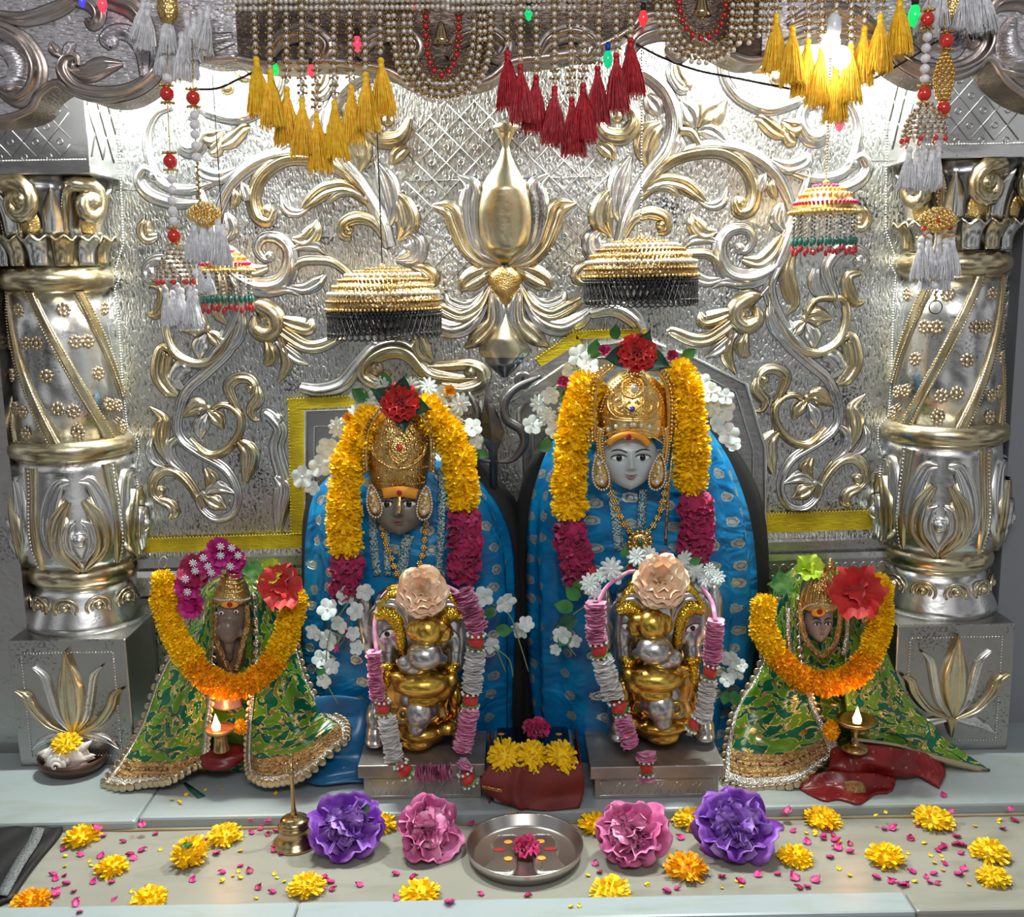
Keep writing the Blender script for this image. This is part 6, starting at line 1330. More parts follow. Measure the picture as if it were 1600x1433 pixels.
f = sheet([[(1255, 1215, -.34), (1300, 1205, -.35), (1360, 1208, -.345), (1400, 1215, -.335)], [(1250, 1232, -.36), (1300, 1230, -.37), (1360, 1235, -.365), (1395, 1230, -.35)], [(1262, 1242, -.37), (1305, 1252, -.385), (1345, 1252, -.38), (1385, 1238, -.36)]], wav=.009, wk=2.2); mb = MB(); gridf(mb, f, nu=30, nv=14); mb.build('red_skirt', M_redsk, t, solid=.005)
f = sheet([[(1318, 1222, -.375), (1335, 1220, -.38), (1352, 1224, -.375)], [(1325, 1240, -.385), (1338, 1242, -.39), (1352, 1240, -.385)], [(1332, 1252, -.39), (1342, 1256, -.395), (1350, 1250, -.39)]], wav=0); mb = MB(); gridf(mb, f, nu=8, nv=8); mb.build('gold_tassel_end', M_zari, t, solid=.002)
garland('orange marigold garland around the right seated idol', [('y', [(1192, 945, -.25), (1195, 990, -.27), (1215, 1025, -.285)]), ('o', [(1215, 1025, -.285), (1240, 1050, -.30), (1270, 1066, -.305), (1305, 1066, -.305), (1340, 1050, -.30), (1362, 1020, -.285)]), ('y', [(1362, 1020, -.285), (1374, 980, -.27), (1376, 935, -.26), (1368, 905, -.25)])], .0285)
# flowers on the small idols
def silkflower(label, cx, cy, r, Y, m, axis, name='red_silk_flower', seed=1, extra=None):
    c = P(cx, cy, Y); R_ = r * S(Y); t = thing(name, label, 'flower', c); fr = frame(axis, seed)
    for k in range(6): mb = MB(); petal(mb, c, fr, 2 * math.pi * k / 6, R_ * (1 + .15 * (k % 2)), R_ * .6, .35 + .2 * (k % 2), .3, -.15, .10, 6, 6, k + seed); mb.build('petal', m, t)
    for k in range(3): mb = MB(); petal(mb, c, fr, 2 * math.pi * k / 3 + .4, R_ * .6, R_ * .42, .9, .4, -.15, .1, 5, 5, k + 9); mb.build('petal', m, t)
    return t
silkflower('red silk flower at the upper right of the left seated idol', 447, 918, 40, -.285, M_red, (-.3, -1, .4), seed=2)
silkflower('large red silk flower at the upper right of the right seated idol', 1340, 925, 46, -.30, M_red, (-.4, -1, .3), seed=4)
t = silkflower('magenta blossoms with white stamens along the left of the left seated idol', 310, 890, 30, -.25, M_crim, (-.2, -1, .2), 'magenta_blossoms', 5)
for x, y, r in ((345, 862, 26), (365, 872, 22), (295, 915, 24), (300, 945, 24), (330, 880, 26), (372, 885, 20)):
    mb = MB(); rosehead(mb, P(x, y, -.255), r * S(-.25), (0, -1, .2), ((5, 1, .3), (4, .7, .8)), .12, x); mb.build('petals', mat('magenta_petal', (.45, .01, .16), 0, .5, None, (.62, .04, .30), 30), t)
for x, y in ((318, 872), (345, 854), (362, 856), (345, 868), (372, 868), (305, 892), (290, 905), (293, 925), (325, 885), (360, 885), (330, 895), (302, 880)):
    mb = MB(); c_ = P(x, y, -.288)
    for k in range(8): a = k * math.pi / 4; mb.tube([c_, c_ + Vector((.0085 * math.cos(a), -.002, .0085 * math.sin(a)))], [.0012, .0016], 4)
    mb.build('white_stamen', M_whitebead, t)
def leafcluster(label, cx, cy, L, Y, m, n, name, seed=0, w=.38):
    c = P(cx, cy, Y); t = thing(name, label, 'leaves', c); rnd = random.Random(seed)
    for k in range(n):
        a = 6.2832 * k / n + rnd.uniform(-.3, .3); mb = MB(); leaf(mb, c, (math.cos(a), -.3, math.sin(a)), L * S(Y) * rnd.uniform(.8, 1.1), L * S(Y) * w); mb.build('leaf', m, t)
    return t
M_leafy = mat('bright_leaf', (.02, .22, .04), 0, .4, None, (.22, .48, .12), 45)
leafcluster('bright green leaves over the crown of the left seated idol', 398, 890, 24, -.285, M_leafy, 6, 'green_leaves', 1)
leafcluster('bright green leaf rosette left of the right seated idol crown', 1220, 910, 26, -.275, M_leafy, 8, 'green_leaves', 2)
silkflower('lime yellow flower between the green leaves and red flower of the left seated idol', 425, 895, 22, -.272, M_lime, (0, -1, .5), 'lime_flower', 3)
silkflower('lime yellow flower above the crown of the right seated idol', 1262, 890, 24, -.265, M_lime, (0, -1, .7), 'lime_flower', 6)
t = thing('wire_hook', 'thin bent wire hook at the top left of the left marigold garland', 'hook', P(250, 885, -.25)); mb = MB(); mb.tube([P(x, y, -.25) for x, y in crom([(250, 900), (248, 880), (255, 870), (262, 876), (256, 888)], 5)], .0013, 5); mb.build('wire', M_silver, t)
# ================================================================== BOXES AND ELEPHANTS
def silverbox(label, x0, x1, yb, yt, yback):
    Y0 = PZ((x0 + x1) / 2, yb, 0).y; a, b = PZ(x0, yb, 0), PZ(x1, yb, 0); zt = P((x0 + x1) / 2, yt, Y0 - .008).z; Y1 = PZ((x0 + x1) / 2, yback, zt).y
    t = thing('silver_box', label, 'box', ((a.x + b.x) / 2, (Y0 + Y1) / 2, 0)); lid = zt - .028
    mb = MB(); mb.box((a.x, Y0, 0.0005), (b.x, Y1 - .004, lid + .001)); mb.build('box_body', M_boxm, t, smooth=False, bevel=.0015)
    mb = MB(); mb.box((a.x - .010, Y0 - .009, lid), (b.x + .010, Y1, zt)); mb.build('lid', M_boxm, t, smooth=False, bevel=.002)
    mb = MB(); fr = [Vector((a.x + .012, Y0 - .0005, .008)), Vector((b.x - .012, Y0 - .0005, .008)), Vector((b.x - .012, Y0 - .0005, lid - .008)), Vector((a.x + .012, Y0 - .0005, lid - .008))]; mb.tube(fr, .0008, 4, closed=True)
    for k in range(16):
        x = a.x + .02 + (b.x - a.x - .06) * k / 15; mb.tube([Vector((x, Y0 - .0003, .012)), Vector((x + .02 * (1 if k % 3 else -.4), Y0 - .0003, lid - .012))], .0006, 4)
    mb.build('engraving', M_silver, t)
    return zt, (Y0 + Y1) / 2, (a.x + b.x) / 2
z1, y1, _ = silverbox('plain dull silver box under the first elephant', 570, 752, 1248, 1195, 1143)
z2, y2, _ = silverbox('plain dull silver box with cross engraving under the second elephant', 929, 1123, 1247, 1197, 1138)
M_elS = mat('silver_leaf', (.66, .65, .64), .95, .28, ('noise', 60, .3), (.45, .44, .43), 18); M_elG = mat('amber_gilt', (.50, .27, .04), 1.0, .27, ('noise', 50, .3), (.80, .52, .10), 12); M_elY = mat('yellow_gilt', (.82, .54, .06), 1.0, .24, ('voronoi', 220, .8), (.65, .40, .03), 30); M_elC = mat('coppery_gilt', (.42, .20, .05), 1.0, .2, ('noise', 40, .3), (.62, .36, .10), 12)
def elephant(label, cx, dy, mir):
    """all px measured on the left elephant (centre 655)"""
    X = lambda x: cx + (x - 655) * (-1 if mir else 1)
    t = thing('elephant_statue', label, 'statue', (P(cx, 1160, -.30).x, -.30, z1))
    def E(*l): return [(X(e[0]), e[1] + dy, e[2], *e[3:6], *([e[6] * (-1 if mir else 1)] if len(e) > 6 else [])) for e in l]
    blob(t, 'head', M_elS, E((655, 972, -.285, 84, 45, 58), (655, 938, -.28, 72, 42, 34), (602, 985, -.30, 24, 26, 40), (708, 985, -.30, 24, 26, 40), (608, 1000, -.305, 20, 24, 34), (606, 1028, -.315, 16, 18, 26), (714, 1000, -.305, 18, 24, 34), (712, 1028, -.315, 15, 18, 26), (628, 935, -.29, 30, 30, 24), (686, 935, -.29, 30, 30, 24)))
    blob(t, 'body', M_elC, E((655, 1070, -.27, 66, 40, 70), (655, 1120, -.275, 62, 42, 50), (600, 1100, -.28, 18, 25, 45), (712, 1100, -.28, 20, 25, 45)))
    for sx in (588, 722):
        blob(t, 'leg', M_elS, E((sx, 1120, -.285, 17, 24, 30), (sx, 1145, -.29, 18, 26, 20), (sx, 1156, -.295, 20, 28, 9)), .004)
    for sx, w in ((572, 15), (740, 13)): blob(t, 'ear', M_elS, E((sx, 965, -.26, w, 14, 45), (sx + (4 if sx < 600 else -4), 1000, -.26, w * .8, 12, 30)))
    for s_ in (-1, 1):
        x = lambda q: 655 + s_ * q
        # headdress
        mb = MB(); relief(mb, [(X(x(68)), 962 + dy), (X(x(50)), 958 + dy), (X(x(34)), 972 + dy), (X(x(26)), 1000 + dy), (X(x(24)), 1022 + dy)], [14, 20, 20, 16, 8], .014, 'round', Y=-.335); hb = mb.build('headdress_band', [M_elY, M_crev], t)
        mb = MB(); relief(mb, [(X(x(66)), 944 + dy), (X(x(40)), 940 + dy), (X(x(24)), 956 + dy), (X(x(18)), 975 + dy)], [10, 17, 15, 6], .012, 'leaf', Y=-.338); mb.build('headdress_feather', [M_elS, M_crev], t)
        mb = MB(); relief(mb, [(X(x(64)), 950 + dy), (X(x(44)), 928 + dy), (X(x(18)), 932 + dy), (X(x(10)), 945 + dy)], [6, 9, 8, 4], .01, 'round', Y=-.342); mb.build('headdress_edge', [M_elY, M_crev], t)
        mb = MB(); mb.sphere(P(X(x(36)), 922 + dy, -.322), (.024, .014, .013), 14, 9); mb.build('headdress_boss', M_elY, t)
        # eye
        e = P(X(x(50)), 990 + dy, -.345); rot = Matrix.Rotation(R(28 * s_), 3, 'Y'); mb = MB(); mb.sphere(e, (.015, .004, .007), 12, 8, rot); ew = mb.build('eye', M_eye, t); mb = MB(); mb.sphere(e + Vector((0, -.003, 0)), (.006, .003, .006), 10, 7); mb.build('pupil', M_pupil, ew)
        mb = MB(); mb.tube([e + rot @ Vector((.017 * math.cos(a), -.003, .0085 * math.sin(a))) for a in [math.pi * k / 8 for k in range(9)]], .0012, 5); mb.build('eyelid', M_brow, ew)
        # tusk
        a = P(X(x(50)), 1040 + dy, -.335); b = P(X(x(53)), 1078 + dy, -.352); mb = MB(); mb.tube([a, a.lerp(b, .5), a.lerp(b, .85), b], [.014, .0125, .009, .003], 14); tk = mb.build('tusk', M_elY, t)
        mb = MB(); mb.lathe([(.0155, -.005), (.019, -.002), (.019, .003), (.0155, .006)], a, 18); mb.build('tusk_ring', M_elY, tk)
    blob(t, 'trunk', M_elG, E((668, 985, -.365, 26, 24, 26), (650, 985, -.36, 16, 16, 18), (688, 978, -.36, 15, 14, 11), (692, 995, -.355, 15, 13, 9), (700, 985, -.355, 8, 11, 12)))
    blob(t, 'rider_torso', M_elS, E((664, 1024, -.375, 30, 26, 24), (636, 1036, -.365, 17, 17, 13), (650, 1044, -.36, 28, 18, 10), (690, 1030, -.355, 10, 12, 10)))
    mb = MB()
    for k in range(3): mb.tube([P(X(650 + q * 4), 1015 + k * 9 + dy - abs(q) * .0, -.375 - .001 * 26 * math.sqrt(max(0, 1 - (q / 7) ** 2)) ) for q in range(-3, 9)], .0011, 4)
    mb.build('torso_grooves', M_elC, t)
    blob(t, 'rider_body', M_elG, E((660, 1068, -.365, 44, 30, 22), (625, 1058, -.35, 22, 18, 12), (690, 1075, -.355, 22, 20, 20), (662, 1092, -.355, 30, 24, 14), (706, 1062, -.35, 12, 12, 14)))
    blob(t, 'lower_figure', M_elS, E((655, 1112, -.36, 26, 24, 28), (640, 1095, -.35, 18, 16, 18, 25), (652, 1135, -.358, 16, 20, 16), (672, 1108, -.35, 16, 18, 20), (628, 1118, -.35, 15, 14, 15)))
    mb = MB(); cc = P(X(630), 1116 + dy, -.375); mb.tube([cc + Vector((.011 * math.cos(a), 0, .013 * math.sin(a))) for a in [k * math.pi / 8 for k in range(16)]], .005, 8, closed=True); mb.build('curl', M_elG, t)
    blob(t, 'figure_base', M_elG, E((655, 1142, -.33, 42, 30, 16), (652, 1158, -.33, 28, 26, 12), (700, 1136, -.335, 17, 18, 13), (620, 1140, -.33, 16, 18, 10), (712, 1090, -.325, 12, 14, 20)))
    return t
elephant('gilt and silver elephant head statue on the left silver box', 655, 0, False)
elephant('gilt and silver elephant head statue on the right silver box', 1032, -9, True)
def bigcarn(label, cx, cy, r, Y, seed):
    c = P(cx, cy, Y); R_ = r * S(Y); t = thing('peach_carnation', label, 'flower', c); mb = MB(); rosehead(mb, c, R_, (.05, -1, .25), ((6, 1.0, .1), (6, .92, .3), (5, .8, .55), (4, .62, .85), (3, .4, 1.1)), .14, seed, .85); mb.build('petals', M_peach, t)
    mb = MB(); leaf(mb, c + Vector((0, .01, 0)), (.4, -.2, -1), R_ * .95, R_ * .22); mb.build('leaf', M_leafd, t)
bigcarn('pale peach carnation on the head of the first elephant', 660, 925, 40, -.36, 2); bigcarn('pale peach carnation on the head of the second elephant', 1033, 908, 42, -.36, 5)
def ribbon_garland(label, secs, ribbons):
    t = thing('ribbon_garland', label, 'garland', P(*secs[0][1], -.37))
    for k, (kind, a, b, r, *yy) in enumerate(secs):
        Y = yy[0] if yy else -.372; A, B = P(*a, Y), P(*b, Y); d = B - A; L = d.length; X, Yv, Z = frame(d, k); rr = r * S(Y); mb = MB()
        if kind in 'ps':
            n = max(6, int(L / .0026)); rnd = random.Random(k)
            for i in range(n + 1):
                c = A + d * (i / n); m_ = 11; ph = rnd.random() * 6; pts = []
                ring = []; inner = []
                for q in range(m_):
                    a_ = ph + 6.2832 * q / m_; w = rr * (1 + .22 * rnd.uniform(-1, 1)); v = X * math.cos(a_) + Yv * math.sin(a_); ring.append(c + v * w + Z * .0030 * rnd.uniform(-1, 1)); inner.append(c + v * w * .3 + Z * .001)
                mb.grid([inner, ring], True)
            mb.build('pink_ruffle' if kind == 'p' else 'silver_ruffle', M_pinkr if kind == 'p' else M_silvr, t)
        else:
            c = (A + B) / 2; mb.lathe([(rr * .7, -.012), (rr * .8, 0), (rr * .7, .012)], c, 12, fn=lambda a, z: 1 + .1 * math.sin(5 * a)); bd = mb.build('red_rosebud_band', M_red, t)
            mb = MB()
            for e in (-1, 1):
                for q in range(9):
                    a_ = q * 6.2832 / 9; v = X * math.cos(a_) + Yv * math.sin(a_); leaf(mb, c + Z * e * .008 + v * rr * .4, v + Z * e * .35, rr * .75, rr * .3, Z)
            mb.build('green_leaf_ring', M_leafy, bd)
            for e in (-1, 1):
                mb = MB()
                for q in range(9): a_ = q * 6.2832 / 9; v = X * math.cos(a_) + Yv * math.sin(a_); mb.sphere(c + Z * e * .015 + v * rr * .85, .0033, 7, 5)
                mb.build('pearl_ring', M_whitebead, bd)
    for pts in ribbons: ribbonpx([(x, y, Y) for x, y, Y in pts], 6, M_pinkr, t, 'satin_ribbon')
    return t
ribbon_garland('pink and silver ruffled ribbon garland on the first elephant', [('p', (583, 1018), (590, 1092), 12), ('b', (598, 1100), (598, 1112), 14), ('s', (604, 1122), (616, 1185), 15, -.385), ('b', (630, 1200), (634, 1206), 15, -.392), ('p', (650, 1209), (706, 1207), 15, -.392), ('b', (730, 1214), (732, 1218), 15, -.392), ('p', (728, 1190), (722, 1199), 11, -.392),
    ('p', (722, 922), (748, 984), 17, -.35), ('b', (744, 1000), (744, 1004), 17), ('s', (743, 1016), (737, 1078), 16), ('b', (735, 1091), (735, 1095), 16), ('p', (735, 1106), (722, 1172), 15, -.38)], [[(588, 1018, -.37), (586, 970, -.345), (600, 930, -.33), (630, 912, -.325)], [(716, 925, -.34), (690, 912, -.33)]])
ribbon_garland('pink and silver ruffled ribbon garland on the second elephant', [('p', (930, 941), (932, 1000), 16), ('b', (936, 1012), (937, 1018), 17), ('s', (941, 1030), (958, 1088), 17), ('b', (966, 1102), (968, 1106), 16), ('p', (974, 1122), (985, 1165), 14, -.385), ('p', (1010, 1178), (1010, 1186), 15, -.392), ('b', (1010, 1197), (1010, 1201), 14, -.392), ('p', (1010, 1212), (1010, 1218), 15, -.392),
    ('p', (1118, 970), (1112, 1034), 15), ('b', (1110, 1048), (1109, 1052), 14), ('s', (1107, 1066), (1098, 1125), 14), ('b', (1085, 1130), (1083, 1134), 10)], [[(935, 940, -.37), (950, 915, -.345), (980, 895, -.33), (1000, 893, -.34)], [(1118, 970, -.37), (1112, 940, -.345), (1095, 915, -.33)]])
# ================================================================== CENTRE BOX
zt = P(830, 1195, -.405).z
a, b = P(765, 1200, -.405), P(905, 1200, -.405)
t = thing('cloth_wrapped_box', 'glass topped silver box wrapped in maroon cloth between the elephants', 'box', ((a.x + b.x) / 2, -.32, 0))
mb = MB(); mb.box((a.x + .004, -.405, .001), (b.x - .004, -.225, zt)); mb.build('box_body', M_boxm, t, smooth=False, bevel=.012)
mb = MB(); mb.box((a.x + .014, -.392, zt - .001), (b.x - .014, -.230, zt + .003)); mb.build('glass_top', M_mirror, t, smooth=False)
f = sheet([[(765, 1196, -.408), (800, 1196, -.412), (840, 1196, -.412), (908, 1192, -.408)], [(752, 1215, -.415), (790, 1222, -.425), (840, 1220, -.422), (913, 1215, -.415)], [(752, 1232, -.416), (790, 1242, -.424), (840, 1245, -.42), (912, 1240, -.415)], [(760, 1242, -.412), (800, 1256, -.421), (842, 1268, -.422), (905, 1262, -.418)]], wav=.003, wk=1.0); mb = MB()
def fc(u, v, off=0):
    p = f(u, v, off); p.y -= .008 * math.exp(-((u - .45) / .06) ** 2) - .004 * math.sin(9 * (u + v)) * v; return p
gridf(mb, fc, nu=40, nv=30); cl = mb.build('maroon_cloth', M_redcl, t, solid=.003)
mb = MB(); gridf(mb, fc, 0.02, .30, .5, .62, 20, 6, .004); mb.build('gold_sequins', mat('sequins', (.65, .32, .10), 1, .25, ('voronoi', 300, 1)), cl, solid=.001)
for sx, Yx in ((-1, a.x - .004), (1, b.x + .002)): mb = MB(); mb.box((min(Yx, Yx + .004), -.40, .003), (max(Yx, Yx + .004), -.23, zt - .002)); mb.build('maroon_cloth_side', M_redcl, t, smooth=False, bevel=.001)
for k, (x, y) in enumerate(((783, 1147), (873, 1147))): mb = MB(); mb.sphere(PZ(x, y, zt + .004), (.008, .006, .0012), 12, 6); mb.build('sandal_paste_dot', M_tilak, t)
for k, (x, y, s_, w_) in enumerate(((789, 1182, .037, 'left'), (833, 1182, .035, 'middle'), (878, 1183, .038, 'right'))):
    c = P(x, y, -.395); tt = tag(inst(BL[k % 2], None, 'marigold', c, (R(60), 0, k), s_), 'lemon yellow marigold on the maroon cloth box, %s of the three' % w_, 'flower', None)
c = P(838, 1143, -.30); mb = MB(); rosehead(mb, c, .034, (0, -.4, 1), ((5, 1, .3), (4, .8, .6), (3, .6, 1.0)), .2, 3); tag(mb.build('crimson_rose', M_crim, loc=c), 'crushed crimson rose lying on the glass top of the maroon box', 'flower')
# ================================================================== THINGS ON THE MARBLE
ZF = -0.022
# plate with footprints
pc = PZ(820, 1337, ZF); RP = .112
t = thing('steel_plate', 'round steel plate with a rim in front of the maroon cloth box', 'plate', pc)
mb = MB(); mb.lathe([(.001, .0025), (.098, .0025), (.104, .006), (RP, .026), (RP + .0025, .0275), (RP + .003, .026), (.108, .004), (.100, .0005), (.001, .0005)][::-1], pc, 72, cap=False); mb.build('plate_body', M_steel, t)
fp = thing('footprint_plaque', 'small embossed silver plaque of two footprints lying in the steel plate', 'plaque', pc + Vector((0, 0, .003)))
mb = MB()
for s_ in (-1, 1):
    def ol(sc, z): return [(pc.x + s_ * (.034 + x * 1.5 * sc), pc.y + .004 + y * 1.35 * sc, pc.z + z) for x, y in ((0, .044), (.014, .040), (.021, .022), (.018, .0), (.020, -.025), (.030, -.052), (.0, -.060), (-.010, -.050), (-.012, -.02), (-.017, .01), (-.018, .030), (-.010, .042))]
    o1, o2 = crom(ol(1, .003), 4, True), crom(ol(1, .008), 4, True); o3 = crom(ol(.9, .009), 4, True); n = len(o1)
    mb2 = MB(); mb2.grid([o1, o2, o3], True); mb2.add(o3, [tuple(range(n))]); mb2.build('footprint', M_steel, fp)
    mb2 = MB(); mb2.tube(o2, .0011, 5, closed=True); mb2.build('footprint_rim', M_silver, fp)
    for yy in (.030, -.024): mb2 = MB(); mb2.sphere((pc.x + s_ * .032, pc.y + yy * 1.1, pc.z + .0105), (.0088, .0075, .0012), 14, 6); mb2.build('sandal_paste_dot', M_tilak, fp)
    mb2 = MB(); q = (pc.x + s_ * .032, pc.y - .055, pc.z + .0105); mb2.box((q[0] - .001, q[1] - .01, q[2] - .001), (q[0] + .001, q[1] + .02, q[2])); mb2.build('white_line', M_silver, fp, smooth=False)
    mb2 = MB(); mb2.sphere((pc.x + s_ * .050, pc.y + .006, pc.z + .0098), (.014, .006, .0008), 10, 5); mb2.build('red_powder_smear', M_kumkum, fp)
c = pc + Vector((.003, .002, .014)); mb = MB(); rosehead(mb, c, .029, (0, -.3, 1), ((5, 1, .25), (5, .8, .5), (3, .55, 1.0)), .2, 8); tag(mb.build('crimson_rose', M_crim, loc=c), 'crushed crimson rose between the two footprints in the steel plate', 'flower')
# brass bell
bc_ = PZ(462, 1318, ZF); t = thing('hand_bell', 'brass hand bell with a long handle and trident finial', 'bell', bc_)
mb = MB(); mb.lathe([(.002, .060), (.014, .059), (.021, .054), (.025, .046), (.024, .043), (.026, .042), (.026, .038), (.024, .036), (.026, .022), (.031, .010), (.035, .006), (.036, .001), (.034, .0005), (.002, .0005)][::-1], bc_, 40, sx=1.3, sy=1.3); mb.build('bell_body', M_bell, t)
mb = MB(); mb.lathe([(.0065, .058), (.0075, .064), (.006, .072), (.0045, .080), (.0038, .12), (.0040, .145), (.006, .150), (.003, .156), (.003, .178)][::-1], bc_, 16); mb.build('handle', M_bell, t)
mb = MB(); fz = bc_ + Vector((0, 0, .158))
for s_ in (-1, 1):
    mb.tube([fz + Vector((s_ * x, 0, z)) for x, z in crom([(0, -.002), (.010, -.004), (.015, .004), (.012, .014), (.006, .010)], 5)], .0022, 6)
    mb.tube([fz + Vector((s_ * x, 0, z)) for x, z in crom([(.003, -.012), (.009, -.016), (.012, -.010)], 5)], .0018, 6)
mb.sphere(fz + Vector((0, 0, .026)), (.0045, .0035, .010), 10, 8); mb.sphere(fz, (.006, .006, .006), 10, 8); mb.build('finial', M_bell, t)
# conch in bowl
bw = PZ(116, 1205, 0); t = thing('copper_bowl', 'shallow dark copper bowl in front of the left pillar block', 'bowl', bw)
mb = MB(); mb.lathe([(.001, .006), (.050, .008), (.066, .022), (.074, .040), (.077, .041), (.070, .018), (.050, .001), (.001, .001)][::-1], bw, 48, sy=.85, cap=False); mb.build('bowl_body', M_copper, t)
t = thing('conch_shell', 'spiky white conch shell lying in the copper bowl', 'shell', bw + Vector((-.005, 0, .01)))
mb = MB(); cc = bw + Vector((-.008, -.012, .043)); seg = 40; rows = []
for i in range(25):
    v = i / 24; th = math.pi * v; row = []
    for k in range(seg):
        a = 6.2832 * k / seg; r = math.sin(th) ** .8; sp = 1 + (.30 * max(0, math.cos(6 * a + 1.2)) ** 5 * math.sin(th) ** 2) + .05 * math.sin(9 * th)
        row.append((cc.x + .050 * r * math.cos(a) * sp, cc.y - .030 * math.cos(th) * (1.0), cc.z + .032 * r * math.sin(a) * sp + .006 * math.cos(th)))
    rows.append(row)
mb.grid(rows, True, True); sh = mb.build('shell_body', M_white, t)
mb = MB(); c0 = cc + Vector((-.006, -.030, -.002))
for i in range(5): mb.lathe([(.024 * .72 ** i, 0), (.020 * .72 ** i, .006)], (0, 0, 0), 20)
mb = MB(); pts = []; rr = []
for k in range(46):
    a = k * .42; q = .021 * (1 - k / 50); pts.append(c0 + Vector((q * math.cos(a), -.0005 * k, q * math.sin(a)))); rr.append(.0085 * (1 - k / 56))
mb.tube(pts, rr, 8); mb.build('shell_spiral', M_white, t)
for k, (dx, dz, ex, ez) in enumerate(((.045, .025, .062, .038), (.050, 0, .066, .004), (.04, -.02, .052, -.026), (-.045, .012, -.062, .010), (-.042, -.018, -.056, -.026), (.012, .028, .018, .044))): mb = MB(); mb.tube([cc + Vector((dx * .7, -.005, dz * .7)), cc + Vector((dx, -.005, dz)), cc + Vector((ex, -.006, ez))], [.014, .009, .002], 8); mb.build('spike', M_white, t)
tag(inst(BH[1], None, 'marigold', P(104, 1163, bw.y - .02), (R(20), R(-8), 1), .033), 'yellow marigold resting on the white conch shell', 'flower')
# lamps
def flame(t, c, s=1.0):
    mb = MB(); mb.lathe([(.0008, .030 * s), (.0035 * s, .020 * s), (.0075 * s, .009 * s), (.0065 * s, .002 * s), (.001, 0)][::-1], c, 14); f_ = mb.build('flame', mat('lit_flame', (1, .55, .2), 0, .5, emit=(1, .52, .16), estr=14), t)
    l = bpy.data.lights.new('flame_light', 'POINT'); l.energy = .3; l.color = (1, .5, .2); l.shadow_soft_size = .008; o = bpy.data.objects.new('flame_light', l); COL.objects.link(o); o.location = c + Vector((0, -.01, .035))
M_bronze = mat('bronze_lamp', (.50, .34, .15), 1.0, .25); M_copl = mat('warm_copper_lamp', (.75, .35, .16), .8, .35)
c = P(346, 1172, -.325); t = thing('oil_lamp', 'lit brass oil lamp on a cylindrical foot before the left seated idol', 'lamp', c)
mb = MB(); mb.lathe([(.014, .038), (.0135, .030), (.0165, .002), (.018, 0)][::-1], c, 24); mb.build('foot', M_bronze, t)
mb = MB(); mb.lathe([(.002, .046), (.022, .047), (.030, .052), (.031, .051), (.026, .042), (.012, .037), (.002, .036)][::-1], c, 28, cap=False); mb.build('lamp_cup', M_copl, t); flame(t, c + Vector((-.004, -.012, .050)), 1.25)
c = P(1336, 1171, -.345); t = thing('oil_lamp', 'lit brass oil lamp on a flared pedestal before the right seated idol', 'lamp', c)
mb = MB(); mb.lathe([(.004, .045), (.0055, .040), (.004, .034), (.004, .022), (.007, .017), (.006, .014), (.013, .010), (.026, .005), (.028, 0), (.001, 0)][::-1], c, 28); mb.build('pedestal', M_bronze, t)
mb = MB(); mb.lathe([(.002, .060), (.026, .062), (.041, .070), (.043, .069), (.032, .056), (.018, .048), (.002, .044)][::-1], c, 32, cap=False); mb.build('lamp_cup', M_bronze, t); flame(t, c + Vector((-.004, -.016, .066)), 1.25)
tag(inst(BO[0], None, 'marigold', P(1299, 1141, -.33), (R(80), 0, 1), .022), 'small orange marigold hanging left of the pedestal lamp', 'flower')
tag(inst(BO[1], None, 'marigold', P(377, 1136, -.315), (R(80), 0, 2), .017), 'small orange marigold right of the left oil lamp', 'flower')
